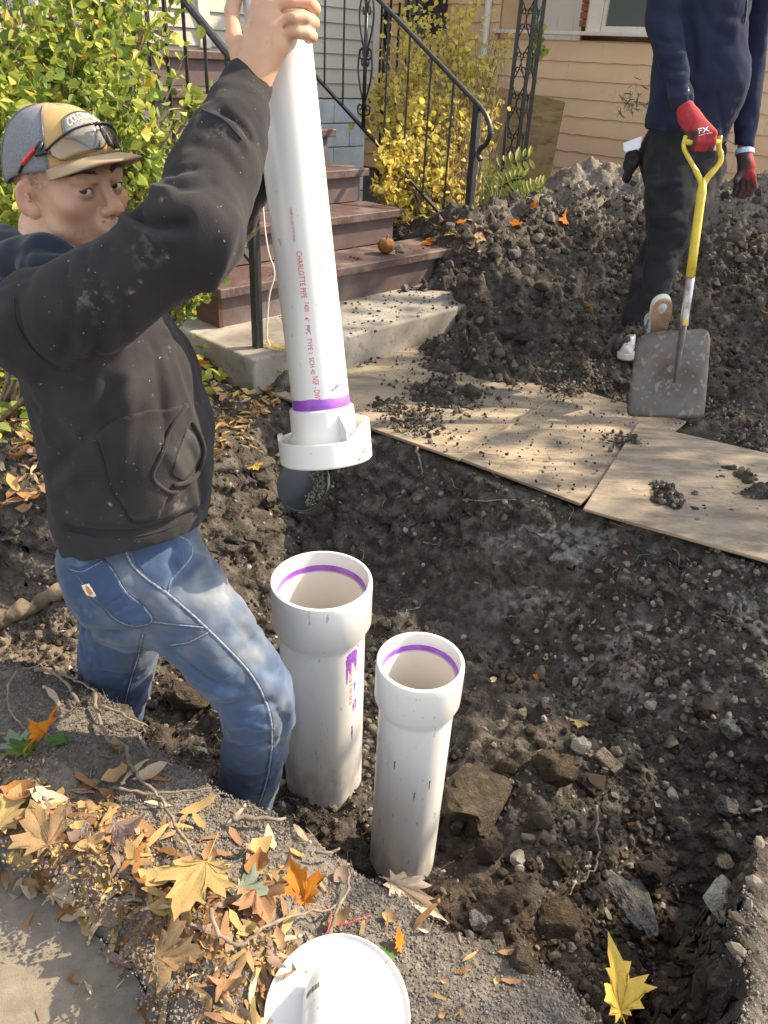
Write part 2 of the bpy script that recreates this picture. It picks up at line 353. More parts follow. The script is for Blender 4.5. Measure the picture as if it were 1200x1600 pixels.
def axis(lo, hi, segs):
    """segs: (start,end,step) fine bands; grows outside"""
    a = list(np.arange(segs[0], segs[1], segs[2])); s = segs[2]; q = segs[1]
    while q < hi: a.append(q); s *= 1.16; q += s
    a.append(hi); s = segs[2]; q = segs[0]; b = []
    while q > lo: s *= 1.16; q -= s; b.append(q)
    return np.array(b[::-1] + a)
def axis2():
    a = list(np.arange(.45, 1.75, .0065)) + list(np.arange(1.75, 3.1, .009)) + list(np.arange(3.1, 6.2, .015))
    q = a[-1]; s = .015
    while q < 90: s *= 1.17; q += s; a.append(q)
    b = []; q = .45; s = .0065
    while q > -12: s *= 1.25; q -= s; b.append(q)
    return np.array(b[::-1] + a)
WPX = ((-500, 1330), (0, 1372), (60, 1392), (115, 1432), (165, 1475), (215, 1530), (250, 1600), (300, 1750), (-500, 1950))
WPOLY = np.array([P2(a, b, -.03) for a, b in WPX])
gx = axis(-60, 60, (-1.35, 2.35, .0085)); gy = axis2()
X, Y = np.meshgrid(gx, gy, indexing='ij'); Z = height(X, Y)
far = sstep(6.5, 9, np.hypot(X, Y)); Z = Z * (1 - far)
wsd = poly_sd(X, Y, WPOLY); Z = np.where(wsd > 0, np.minimum(Z, -.05), np.where(wsd > -.08, lerp(Z, np.minimum(Z, -.034 + .3 * -wsd), sstep(-.08, 0, wsd)), Z))
# push wall faces sideways a little so banks are not smooth curtains
sd = poly_sd(X, Y, pit); side = np.exp(-((sd - .12) / .16) ** 2)
Xd = X + side * fbm2(X * 1., Y + Z * 3, 16, 3) * .05; Yd = Y + side * fbm2(X + Z * 3, Y * 1., 16, 3) * .05
nx, ny = X.shape; idx = np.arange(nx * ny).reshape(nx, ny)
F4 = np.stack([idx[:-1, :-1], idx[1:, :-1], idx[1:, 1:], idx[:-1, 1:]], -1).reshape(-1, 4)
mxy = lambda px, py, z, r: g2(X, Y, P2(px, py, z), r)
dn = line_d(X, Y, nearln)
dry = sstep(-.0, -.05, sd) * sstep(2.2, 1.6, Y) * (.75 + .5 * fbm2(X, Y, 6, 3)) * .85
dry = np.maximum(dry, sstep(.3, .8, mxy(30, 930, -.2, .28)) * .75)  # left bank patch: sunlight painted into the soil as a paler tan
rh0 = ridge_h(X, Y, ridge, .5)
dry = np.maximum(dry, sstep(-.30, -.02, rh0 - np.max([p[2] for p in ridge]) + .14 + fbm2(X, Y, 7, 3) * .1) * .8)  # paler towards the crest of the heap
brown = np.clip(sstep(.0, .1, sd) * (mxy(1180, 1480, -.3, .25) + mxy(760, 1500, -.3, .3) + mxy(60, 1000, -.2, .35)), 0, 1)
ashn = fbm2(X, Y + Z * 1.5, 5, 4, .6) + .5 * fbm2(X, Y + Z * 2, 30, 3, .6)
ash = sstep(.16, .4, ashn + .12) * np.clip(mxy(930, 880, -.15, .3) + mxy(1080, 950, -.15, .35) + mxy(1150, 930, -.2, .3) + mxy(860, 820, -.1, .22), 0, 1) * sstep(0, .06, sd)
ash = np.clip(ash * 1.5, 0, 1)
me = npmesh('ground', np.stack([Xd, Yd, Z], -1).reshape(-1, 3), F4, True, {'dry': np.clip(dry, 0, 1).ravel(), 'ash': ash.ravel(), 'brown': brown.ravel()})
ground = link('ground', me, M['soil']); tag(ground, kind='structure')
_gt = height
def hz(x, y): return float(height(np.array([x]), np.array([y]))[0])
# ground look-up by pixel: walk the ray into the height field
gbvh = BVHTree.FromPolygons([tuple(v) for v in np.stack([Xd, Yd, Z], -1).reshape(-1, 3).tolist()], F4.tolist())
def gpt(px, py):
    p, n = pcast(gbvh, px, py); return (p, n) if p is not None else (pz(px, py, 0), np.array([0, 0, 1.]))
# ---------------- front steps ----------------
def slab(name, s0, s1, n0, n1, z0, z1, mt, parent, bevel=.006, wob=0):
    c = S((s0 + s1) / 2, (n0 + n1) / 2, (z0 + z1) / 2)
    b = MB().box(c, SE * (s1 - s0) / 2, SN * (n1 - n0) / 2, (0, 0, (z1 - z0) / 2))
    return b.build(name, mt, parent, bevel=bevel)
st = empty('front_steps', S(.8, .6, 0)); tag(st, 'maroon painted front steps with a concrete bottom step, strewn with dry leaves', 'steps')
st_in = lambda o: o
def keep(o, root):
    o.parent = root; o.matrix_parent_inverse = root.matrix_world.inverted() if root.matrix_world else Matrix(); return o
def root_at(name, loc):
    o = empty(name, loc); o.matrix_basis = Matrix.Translation(Vector(loc)); return o
def child(o, root):
    # world-built mesh: shift the data so that the child sits correctly under its empty
    o.data.transform(Matrix.Translation(-Vector(root.location))); o.parent = root; return o
W = 1.54; RI = .19; RU = .30
# concrete bottom step, uneven corner
cb = MB().box(S(.95, -.05, .02), SE * 1.09, SN * .37, (0, 0, .17)).build('concrete_step', M['concrete'], bevel=.012)
child(cb, st)
for k in range(0, 6):
    z = .38 + RI * k; n0 = RU * k; s1 = W if k else 1.93
    deep = RU + .03 if k < 5 else 1.40
    s0 = 0
    t = slab('tread', s0, s1 + .0, n0, n0 + deep, z - .045, z, M['paint_red'], None, .005); child(t, st)
    r = slab('riser', s0 + .03, s1 - .045, n0 + .035, n0 + (.06 if k < 5 else .1), z - RI + (.003 if k else .0), z - .046, M['paint_riser'], None, 0); child(r, st)
    if k < 5:
        a = slab('stringer', s0 + .005, s0 + .028, n0 + .03, n0 + RU + .03, max(0, z - RI - .2), z - .047, M['stain'], None, 0); child(a, st)
        a = slab('stringer', s1 - .06, s1 - .04, n0 + .062, n0 + RU + .03, 0, z - .047, M['stain'], None, 0); child(a, st)
    else:
        a = slab('stringer', s0 + .005, s0 + .028, n0 + .03, 2.8, 0, z - .047, M['stain'], None, 0); child(a, st)
        a = slab('stringer', s1 - .06, s1 - .04, n0 + .12, 2.8, 0, z - .047, M['stain'], None, 0); child(a, st)
ZP = .38 + RI * 5      # porch floor

# ---------------- iron railings ----------------
def spiral(c, u, v, r0, turns, a0, dirn, n=14):
    return [c + (u * math.cos(a0 + dirn * t * turns * 6.283 / n) + v * math.sin(a0 + dirn * t * turns * 6.283 / n)) * r0 * (1 - .72 * t / n) for t in range(n + 1)]
def heart_panel(mb, c, u, v, w, h, r=.006):
    """a scrolled heart standing on its point at c, height h, half width w, ends curled in at the top"""
    for sg in (-1, 1):
        P = [(0, 0), (.45, .22), (.93, .55), (1.0, .78), (.72, 1.0), (.35, .98), (.2, .84), (.32, .72), (.5, .76), (.48, .86)]
        mb.tube(smooth_path([c + u * sg * a * w + v * b * h for a, b in P], 4), r, 6)
def foot_scroll(mb, c, u, v, r=.006):
    for sg in (-1, 1):
        P = [(0, 0), (.5, -.15), (1, .1), (1.0, .75), (.55, .95), (.3, .6), (.6, .45)]
        mb.tube(smooth_path([c + u * sg * a * .055 + v * b * .055 for a, b in P], 4), r, 6)
up = np.array([0, 0, 1.])
rr = root_at('stair_railing', S(2.03, .18, .1)); tag(rr, 'black iron stair railing with curled handrail end, in front of the yellow bush', 'railing', 'railings of the maroon steps')
m_ = .605; top = lambda n: 1.14 + m_ * (n - .21); bot = lambda n: .39 + .585 * (n - .26)
post = MB().bar(S(2.03, .18, .02), S(2.03, .20, 1.13), .021, .021, SE); child(post.build('post', M['iron'], bevel=.003), rr)
path = [S(2.03, 2.1, top(2.1)), S(2.03, 1.2, top(1.2)), S(2.03, .3, top(.3)), S(2.03, .2, 1.135), S(2.03, .125, 1.075), S(2.03, .085, 1.0), S(2.03, .105, .93), S(2.03, .145, .90), S(2.03, .155, .86), S(2.03, .135, .835)]
child(MB().tube(smooth_path(path, 6), .019, 8, flat=.75).build('handrail', M['iron'], smooth=True), rr)
child(MB().bar(S(2.03, .19, bot(.19)), S(2.03, 2.1, bot(2.1)), .013, .008).build('bottom_rail', M['iron']), rr)
for n in (.40, .59, .78, .97, 1.38, 1.57, 1.76, 1.95):
    b = MB().tube([S(2.03, n, lerp(bot(n), top(n), t / 10)) for t in range(11)], [.0085 + .0012 * (t % 2) for t in range(11)], 4); child(b.build('baluster', M['iron']), rr)
cp = MB(); n0 = 1.17; zb, zt = bot(n0), top(n0); cp.bar(S(2.03, n0, zb), S(2.03, n0, zt), .009, .009, SE)
hh = (zt - zb); c0 = S(2.03, n0, zb + .16)
for q in (0, 1): heart_panel(cp, S(2.03, n0, zb + .14 + q * hh * .36), SN, up, .065, hh * .40)
foot_scroll(cp, S(2.03, n0, zb + .09), SN, up); foot_scroll(cp, S(2.03, n0, zb + .14 + hh * .36 * .96), SN, up)
child(cp.build('scroll_panel', M['iron'], smooth=True), rr)

rl = root_at('stair_railing', S(-.02, -.3, .19)); tag(rl, 'black iron stair railing whose post stands on the concrete step corner', 'railing', 'railings of the maroon steps')
top2 = lambda n: 1.25 + .63 * (n + .3); bot2 = lambda n: .55 + .63 * (n + .3)
child(MB().bar(S(-.02, -.30, .19), S(-.02, -.30, 1.25), .019, .019, SE).build('post', M['iron'], bevel=.003), rl)
child(MB().tube([S(-.02, -.36, top2(-.36)), S(-.02, 1.5, top2(1.5))], .021, 8, flat=.7).build('handrail', M['iron']), rl)
child(MB().bar(S(-.02, -.3, bot2(-.3)), S(-.02, 1.5, bot2(1.5)), .012, .008).build('bottom_rail', M['iron']), rl)
for i, n in enumerate((-.16, -.02, .12, .26, .40, .68, .82, .96, 1.1, 1.24)):
    b = MB().tube([S(-.02, n, lerp(bot2(n), top2(n), t / 12)) for t in range(13)], [.008 + .0015 * (t % 2) for t in range(13)], 4); child(b.build('baluster', M['iron']), rl)
cp = MB(); cp.bar(S(-.02, .54, bot2(.54)), S(-.02, .54, top2(.54)), .009, .009, SE)
for q in (0, 1): heart_panel(cp, S(-.02, .54, bot2(.54) + .1 + q * .25), SN, up, .07, .28)
child(cp.build('scroll_panel', M['iron'], smooth=True), rl)
# pale cable tied down the post
cb_ = MB().tube(smooth_path([S(.015, -.33, 1.1), S(.012, -.325, .8), S(.02, -.34, .62), S(.045, -.35, .52), S(.02, -.34, .42), S(.01, -.33, .25), S(.02, -.34, .195)], 5), .0035, 6)
child(cb_.build('cable', M['trim'], smooth=True), rl)
# porch guard rail across the landing
pr_ = root_at('porch_railing', S(-.02, 1.55, ZP)); tag(pr_, 'black iron guard rail on the porch landing at the top of the steps', 'railing')
child(MB().bar(S(-.02, 1.56, ZP + .09), S(-.02, 2.8, ZP + .09), .01).build('bottom_rail', M['iron']), pr_)
child(MB().bar(S(-.02, 1.56, ZP + .95), S(-.02, 2.8, ZP + .95), .015).build('top_rail', M['iron']), pr_)
for i in range(9): child(MB().bar(S(-.02, 1.6 + i * .145, ZP + .09), S(-.02, 1.6 + i * .145, ZP + .95), .007, .007, SE).build('baluster', M['iron']), pr_)
pr2 = root_at('porch_railing', S(1.6, 1.6, ZP)); tag(pr2, 'black iron guard rail across the far edge of the porch, against the grey siding', 'railing')
child(MB().bar(S(-.02, 2.76, ZP + .10), S(1.6, 2.76, ZP + .10), .01).build('bottom_rail', M['iron']), pr2)
for i in range(11): child(MB().bar(S(.1 + i * .145, 2.76, ZP + .02), S(.1 + i * .145, 2.76, ZP + .95), .008, .008, SE).build('baluster', M['iron']), pr2)
child(MB().bar(S(-.02, 2.76, ZP + .95), S(1.6, 2.76, ZP + .95), .015).build('top_rail', M['iron']), pr2)

# ---------------- the grey house ----------------
HN = 2.87; HS = 3.82
gh = root_at('grey_house', S(1, HN, 0)); tag(gh, 'house with warm grey lap siding above a pale block foundation, behind the porch', 'house')
child(MB().box(S(HS - .13 - 4, HN + 4, 2.2), SE * 4, SN * 3.96, (0, 0, 2.2)).build('wall', M['siding_g']), gh)
child(MB().box(S(HS - .13 - 4, HN + 4, 4.62), SE * 4.4, SN * 4.4, (0, 0, .2)).build('roof', M['dark']), gh)
ex = .115; z = 1.01; row = 0; pm = None
while z < 4.2:
    L = [(HS - 4.2, HS - .075)]
    for a, b in L:
        v = []
        for s in (a, b):
            v += [S(s, HN + .0, z + ex + .004), S(s, HN - .006, z + ex + .004), S(s, HN - .024, z), S(s, HN + .0, z)]
        o = link('siding_plank', mesh('siding_plank', v, [(0, 1, 5, 4), (1, 2, 6, 5), (2, 3, 7, 6), (3, 0, 4, 7), (0, 3, 2, 1), (4, 5, 6, 7)]), M['siding_g']); child(o, gh)
    z += ex; row += 1
child(MB().box(S(HS - .035, HN - .012, 2.6), SE * .04, SN * .025, (0, 0, 1.62)).build('corner_board', M['siding_g'], bevel=.004), gh)
child(MB().box(S(1.93, HN - .012, 2.6), SE * .05, SN * .028, (0, 0, 1.26)).build('door_casing', M['trim'], bevel=.004), gh)
# block foundation with glass block window
for r_ in range(5):
    s = HS - .13; o0 = .2 if r_ % 2 else .4
    first = True
    while s > 2.75:
        wd = o0 if first else .4; first = False
        s2 = max(s - wd, 2.72)
        b = MB().box(S((s + s2) / 2, HN + .03, r_ * .2 + .1), SE * ((s - s2) / 2 - .003), SN * .05, (0, 0, .096)).build('foundation_block', M['block'], bevel=.004); child(b, gh)
        s = s2
for r_ in range(4):
    for c_ in range(3):
        b = MB().box(S(2.62 - c_ * .2, HN + .02, .18 + r_ * .2 + .1), SE * .094, SN * .04, (0, 0, .094)).build('glass_block', M['glass'], bevel=.01); child(b, gh)
child(MB().box(S(2.41, HN + .065, .5), SE * .32, SN * .02, (0, 0, .5)).build('window_frame', M['block']), gh)
child(MB().box(S(2.735, HN - .03, .5), SE * .012, SN * .012, (0, 0, .5)).build('pipe_strip', M['dark']), gh)

# ---------------- the peach house next door ----------------
OS = 6.17
oh = root_at('peach_house', S(OS, 2, 0)); tag(oh, 'neighbouring house clad in peach shingle siding with a white porch door and window', 'house')
N0, N1 = -.45, 9.5
child(MB().box(S(OS + 3.05, (N0 + N1) / 2, .8), SE * 3.0, SN * ((N1 - N0) / 2 - .01), (0, 0, .8)).build('wall', M['siding_o']), oh)
# upper walls leave the porch opening
OP0, OP1 = 1.29, 3.28
sill_z = 1.66
child(MB().box(S(OS + 3.05, (N0 + OP0) / 2, 3.0), SE * 3.0, SN * ((OP0 - N0) / 2 - .01), (0, 0, 1.4)).build('wall', M['siding_o']), oh)
child(MB().box(S(OS + 3.05, (OP1 + N1) / 2, 3.0), SE * 3.0, SN * ((N1 - OP1) / 2 - .01), (0, 0, 1.4)).build('wall', M['siding_o']), oh)
child(MB().box(S(OS + 3.05, (OP0 + OP1) / 2, 4.05), SE * 2.98, SN * ((OP1 - OP0) / 2 + .02), (0, 0, .35)).build('wall', M['siding_o']), oh)
child(MB().box(S(OS + 1.9, (OP0 + OP1) / 2, 2.6), SE * .03, SN * 1.1, (0, 0, 1.1)).build('porch_back_wall', M['siding_o']), oh)
child(MB().box(S(OS + 3, (N0 + N1) / 2, 4.55), SE * 3.4, SN * ((N1 - N0) / 2 + .4), (0, 0, .15)).build('roof', M['dark']), oh)
exo = .172; rs = random.Random(3); z = .03; row = 0
def shingle(n0, n1, z, h):
    seg = max(3, int((n1 - n0) / .07)); v = []; f = []
    for i in range(seg + 1):
        n = lerp(n0, n1, i / seg); dz = .004 * math.sin(n * 23 + z * 9) + .0035 * math.sin(n * 51 + z * 31)
        v += [S(OS + .0, n, z + h + .004), S(OS - .005, n, z + h + .004), S(OS - .019, n, z + dz), S(OS + .0, n, z + dz)]
    for i in range(seg):
        a = i * 4; b = a + 4; f += [(a, b, b + 1, a + 1), (a + 1, b + 1, b + 2, a + 2), (a + 2, b + 2, b + 3, a + 3)]
    f += [(0, 1, 2, 3), (seg * 4 + 3, seg * 4 + 2, seg * 4 + 1, seg * 4)]
    o = link('shingle', mesh('shingle', v, f), M['siding_o']); child(o, oh)
while z < 3.9:
    n = N0 + .05 + rs.uniform(0, .2)
    segs = [(N0 + .02, OP0), (OP1, 6.2)] if z > sill_z - .12 and z < 3.6 else [(N0 + .02, 6.2)]
    for a, b in segs:
        cuts = [a]; q = a + rs.uniform(.2, .8)
        while q < b - .15: cuts.append(q); q += .81
        cuts.append(b)
        for c0, c1 in zip(cuts[:-1], cuts[1:]): shingle(c0 + .001, c1 - .001, z, exo)
    z += exo; row += 1
child(MB().box(S(OS - .03, (OP0 + OP1) / 2 - .04, sill_z), SE * .05, SN * ((OP1 - OP0) / 2 + .07), (0, 0, .018)).build('window_sill', M['trim'], bevel=.004), oh)
# posts, window, door behind the sill
def vert(name, n, w_, mt, s=OS + .02, z0=sill_z + .018, z1=3.7, d=.03): return child(MB().box(S(s, n, (z0 + z1) / 2), SE * d, SN * w_, (0, 0, (z1 - z0) / 2)).build(name, mt, bevel=.003), oh)
vert('window_casing', 1.33, .045, M['trim']); vert('window_casing', 2.06, .08, M['trim'])
wd = child(MB().box(S(OS + .03, 1.69, 2.6), SE * .008, SN * .31, (0, 0, .93)).build('window', M['glass']), oh)
for a in (1.395, 1.955): child(MB().box(S(OS + .02, a, 2.6), SE * .02, SN * .02, (0, 0, .94)).build('window_frame', M['trim']), oh)
child(MB().box(S(OS + .02, 1.675, sill_z + .045), SE * .02, SN * .26, (0, 0, .025)).build('window_frame', M['trim']), oh)
vert('inner_post', 2.34, .12, M['siding_o'], OS + .5)
dr = child(MB().box(S(OS + .75, 2.98, 2.5), SE * .02, SN * .30, (0, 0, .95)).build('door', M['door'], bevel=.003), oh)
for a, b, c_, d in ((2.86, 1.62, .075, .13), (3.08, 1.62, .075, .13)):
    child(MB().box(S(OS + .726, a, b + .1), SE * .006, SN * c_, (0, 0, d)).build('door_panel', M['door'], bevel=.004), oh)
child(MB().box(S(OS + .724, 2.97, 2.45), SE * .006, SN * .21, (0, 0, .42)).build('door_pane', M['glass']), oh)
child(MB().box(S(OS + .7, 3.32, 2.4), SE * .05, SN * .035, (0, 0, .8)).build('door_casing', M['trim']), oh)
for i in range(6): child(MB().box(S(OS + .6, 2.56 + .0 * i, 1.78 + i * .075), SE * .03, SN * .05, (0, 0, .033)).build('brick', M['brick'], bevel=.003), oh)
child(MB().tube([S(OS - .06, 3.42, .3), S(OS - .06, 3.42, 3.9)], .038, 8).build('downspout', M['door']), oh)
child(MB().box(S(OS - .03, 4.2, 2.6), SE * .03, SN * .14, (0, 0, .98)).build('shutter', M['dark'], bevel=.004), oh)
child(MB().box(S(OS - .012, 4.55, 2.6), SE * .01, SN * .2, (0, 0, .98)).build('window', M['glass']), oh)

# neighbour's iron porch stair railing, seen through the bush
nr = root_at('porch_railing', S(5.2, 3.2, 0)); tag(nr, 'far black iron railing with close upright bars, half hidden by the yellow bush', 'railing')
for k, zz in enumerate((1.62, 1.95)):
    pts = [S(4.55 + t * .16, 3.9 - t * .02, zz + .13 * math.sin(min(1, t / 3) * 1.57)) for t in range(9)]
    child(MB().tube(pts, .014, 6).build('handrail', M['iron'], smooth=True), nr)
for i in range(10): child(MB().bar(S(4.62 + i * .135, 3.88, .9), S(4.62 + i * .135, 3.88, 2.35), .009, .009, SE).build('baluster', M['iron']), nr)
child(MB().bar(S(4.95, 3.85, 0), S(4.95, 3.85, 1.82), .03, .03, SE).build('post', M['iron']), nr)
child(MB().bar(S(5.55, 3.85, 0), S(5.55, 3.85, 2.4), .03, .03, SE).build('post', M['iron']), nr)

# ---------------- ornamental iron column ----------------
cbase = pd(795, 312, 6.3); cbase[2] = .15
cu = unit(np.array([1, .15, 0])); cv = unit(np.array([-.15, 1, 0]))
cc = root_at('iron_column', cbase); tag(cc, 'tall black openwork iron porch column with scrolls, in front of the leaning board', 'column')
hw = .085
def cpt(a, b, z): return cbase + cu * a + cv * b + up * z
for a, b in ((-hw, 0), (hw, 0), (0, -hw * .9)):
    child(MB().bar(cpt(a, b, -.1), cpt(a, b, 2.6), .0125, .0125, cu).build('upright', M['iron']), cc)
lat = MB()
for j, ((a0, b0), (a1, b1)) in enumerate((((-hw, 0), (0, -hw * .9)), ((0, -hw * .9), (hw, 0)))):
    A = np.array([a0, b0]); B = np.array([a1, b1])
    for k in range(10):
        z0 = k * .27
        for s0, s1 in ((0, 1), (1, 0)):
            p = lerp(A, B, s0); q = lerp(A, B, s1); mid = lerp(A, B, .5)
            lat.tube(smooth_path([cpt(*p, z0), cpt(*lerp(p, mid, .8), z0 + .09), cpt(*lerp(q, mid, .8), z0 + .18), cpt(*q, z0 + .27)], 3), .0045, 5)
        for dz in (-.035, .035):
            for sg in (-1, 1):
                mid = lerp(A, B, .5); u3 = unit(cpt(*B, 0) - cpt(*A, 0)); cz = cpt(*mid, z0 + .135 + dz * 1.4)
                lat.tube([cz + u3 * sg * .022 * (1 + .0) + (u3 * math.cos(t) * .017 + up * math.sin(t) * .017) for t in np.linspace(0, 5.2, 9)], .0045, 5)
child(lat.build('lattice', M['iron'], smooth=True), cc)

# leaning weathered board
lb = root_at('leaning_board', pd(820, 310, 6.7)); tag(lb, 'tall brown weathered plywood board leaning against the peach house', 'board')
A_ = pd(883, 160, 6.9); B_ = pd(748, 130, 7.3); C_ = pd(720, 345, 6.9); D_ = pd(846, 345, 6.5)
nb = unit(np.cross(B_ - A_, D_ - A_)) * .009
v = [q + nb for q in (A_, B_, C_, D_)] + [q - nb for q in (A_, B_, C_, D_)]
child(MB().add(v, [(0, 1, 2, 3), (7, 6, 5, 4), (0, 4, 5, 1), (1, 5, 6, 2), (2, 6, 7, 3), (3, 7, 4, 0)]).build('board_panel', M['ply_old']), lb)

# ---------------- plywood sheets on the ground ----------------
def sheet(label, p0, d1, w1, w2, z, group='plywood sheets laid beside the trench', tilt=0, side=1):
    d2 = np.array([-d1[1], d1[0], 0]) * side; t = .006
    c = np.array([*p0, z]) + d1 * w1 / 2 + d2 * w2 / 2
    o = MB().box((0, 0, 0), d1 * w1 / 2, d2 * w2 / 2, (0, 0, t)).build('plywood_sheet', M['ply'], bevel=.0015, loc=c)
    o.data.materials.append(M['ply_edge'])
    for p in o.data.polygons:
        if abs(p.normal.z) < .5: p.material_index = 1
    o.rotation_euler = (tilt, tilt * .6, 0)
    tag(o, label, 'plywood', group); return o, c, d2
c0 = pz(910, 801, .03)[:2]; c1 = pz(1200, 882, .03)[:2]
dC = np.array([*unit(c1 - c0), 0])
sheet('scuffed plywood sheet at the right edge, below the shovel blade', c0, dC, 2.4, .86, .038, tilt=.004)
cB = pz(906, 790, .02)[:2]; cB0 = pz(762, 735, .02)[:2]; dB = np.array([*unit(cB - cB0), 0])
sheet('middle plywood sheet with its corner at the trench edge, shadowed by the worker', cB - dB[:2] * .78, dB, .78, 1.02, .022, tilt=-.003)
cA = pz(717, 721, .02)[:2]; cA0 = pz(600, 680, .02)[:2]; dA = np.array([*unit(cA - cA0), 0])
sheet('plywood sheet against the concrete step, behind the held pipe', cA - dA[:2] * 1.22, dA, 1.22, 1.05, .028, tilt=.002)
# ---------------- lettering ----------------
def text_mesh(body, size=1.0, bold=0.0):
    cu_ = bpy.data.curves.new('lettering', 'FONT'); cu_.body = body; cu_.size = size; cu_.offset = bold; cu_.resolution_u = 3
    ob = bpy.data.objects.new('lettering', cu_); C.objects.link(ob); dg = bpy.context.evaluated_depsgraph_get(); dg.update()
    me = bpy.data.meshes.new_from_object(ob.evaluated_get(dg)); bpy.data.objects.remove(ob); bpy.data.curves.remove(cu_)
    v = np.array([q.co[:] for q in me.vertices]); f = [tuple(p.vertices) for p in me.polygons]; bpy.data.meshes.remove(me)
    return v, f
def frame_from(axis, ref=(0, -1, 0)):
    a = unit(axis); x = unit(np.cross(-np.array(ref, float), a)); y = np.cross(a, x); return x, y, a      # y points away from ref
def frame_mat(o, x, y, z): return Matrix(((x[0], y[0], z[0], o[0]), (x[1], y[1], z[1], o[1]), (x[2], y[2], z[2], o[2]), (0, 0, 0, 1)))
def wrap_text(body, size, r, ang0, z0, down=True, sx=1.0, bold=0, wiggle=0):
    """print running down a cylinder (local axis z), glyph tops towards +angle"""
    v, f = text_mesh(body, size, bold); o = []
    for x, y, _ in v:
        z = z0 - x * sx; a = ang0 + y / r + wiggle * math.sin(x * 30); o.append((r * math.cos(a), r * math.sin(a), z))
    return o, f
def as_root(o, name_loc=None): return o

# ---------------- the pipe he holds ----------------
pb, pt_ = pd(502, 632, 1.56), pd(447, 150, 1.41)
ax = unit(pt_ - pb); px_, py_, pa = frame_from(ax, ref=unit(CAM - pb))
hp = empty('held_pipe'); hp.matrix_world = frame_mat(pb, px_, py_, pa)
tag(hp, 'long white plastic pipe held upright by the man, red print down its side', 'pipe')
R = .057; L_ = .95
b = MB().lathe([(R, -.06), (R, L_), (R - .006, L_), (R - .006, -.06)], 64, close=True)
o = b.build('pipe_body', M['pvc'], hp); autosm(o)
prm = MB().lathe([(R + .0003, .0), (R + .0006, .001), (R + .0006, .0155), (R + .0003, .0165)], 64)
# uneven upper brush edge
prm.v = [(x, y, z + (0.0013 * math.sin(math.atan2(y, x) * 3 + 1) + .0006 * math.sin(math.atan2(y, x) * 9) if z > .012 else -.004)) for x, y, z in prm.v]
o = prm.build('primer_band', M['primer'], hp); autosm(o)
for a0, z0, ll, rr_ in ((-1.15, .030, .004, .0012), (-1.02, .034, .007, .0014), (-.95, .036, .004, .0012)):
    MB().tube([((R + .0006) * math.cos(a0 + t * .03), (R + .0006) * math.sin(a0 + t * .03), z0 + t * .002) for t in range(3)], rr_, 5).build('primer_speck', M['purple_dark'], hp)
# the print: angle -90 deg faces the camera
def put_text(body, size, ang, z, mt, parent, r, name='lettering', sx=1.0, bold=0, w=0):
    v, f = wrap_text(body, size, r, rad(ang), z, sx=sx, bold=bold, wiggle=w); return link(name, mesh(name, v, f), mt, parent)
put_text('CHARLOTTE PIPE', .0150, -104, .290, M['redprint'], hp, R + .0006, sx=.72)
put_text('7400', .0130, -101, .200, M['redprint'], hp, R + .0006, sx=.72)
put_text('4"  PVC  TYPE 1  SCH 40', .0130, -103, .172, M['redprint'], hp, R + .0006, sx=.78)
put_text('NSF - DWV', .0160, -101, .062, M['redprint'], hp, R + .0006, sx=.62)
put_text('MADE IN USA ASTM D2665', .0068, -107, .365, M['redprint'], hp, R + .0006, sx=.72)

# ---------------- cleanout adapter on its end, with the hanging flap ----------------
fx, fy, fa = frame_from(unit(ax + np.array([.02, -.02, 0])), ref=unit(CAM - pb))
fo = pb - fa * .002
ft = empty('pipe_adapter'); ft.matrix_world = frame_mat(fo, fx, fy, fa)
tag(ft, 'white flanged pipe adapter pushed onto the lower end of the held pipe', 'pipe fitting')
RH = .0645
b = MB().lathe([(R + .0008, -.002), (RH - .002, -.002), (RH, -.004), (RH + .001, -.052), (.079, -.074), (.0885, -.076), (.0885, -.062), (.092, -.0605), (.0935, -.063), (.0935, -.108), (.091, -.111), (.087, -.110), (.085, -.086), (R, -.082), (R + .0008, -.05)], 72, close=True)
o = b.build('flange', M['pvc'], ft); autosm(o, 30)
def ring_sector(name, a0, a1, r0, r1, z0, z1, ramp_=.12, n=30):
    v = []; f = []
    for i in range(n + 1):
        t = i / n; a = rad(lerp(a0, a1, t)); zt = lerp(z0, z1, min(1, t / ramp_, (1 - t) / ramp_) ** .7)
        v += [(r0 * math.cos(a), r0 * math.sin(a), z0), (r1 * math.cos(a), r1 * math.sin(a), z0), (r1 * math.cos(a), r1 * math.sin(a), zt), (r0 * math.cos(a), r0 * math.sin(a), zt)]
    for i in range(n): 
        for k in range(4): f.append((i * 4 + k, i * 4 + (k + 1) % 4, i * 4 + 4 + (k + 1) % 4, i * 4 + 4 + k))
    f += [(3, 2, 1, 0), (n * 4, n * 4 + 1, n * 4 + 2, n * 4 + 3)]
    return autosm(link(name, mesh(name, v, f), M['pvc'], ft), 40)
ring_sector('collar', -62, 75, .0868, .0937, -.066, -.034, .22)
ring_sector('collar', 160, 190, .0868, .0937, -.066, -.052, .3)
v = []; 
for ang in (-60, 74):
    web = MB()
    a = rad(ang); t = np.array([-math.sin(a), math.cos(a), 0]) * .0018; rdir = np.array([math.cos(a), math.sin(a), 0])
    q = [rdir * RH + up * -.012, rdir * .089 + up * -.040, rdir * .089 + up * -.075, rdir * RH + up * -.06]
    web.add([p + t for p in q] + [p - t for p in q], [(0, 1, 2, 3), (7, 6, 5, 4), (0, 4, 5, 1), (1, 5, 6, 2), (2, 6, 7, 3), (3, 7, 4, 0)])
    web.build('web', M['pvc'], ft)
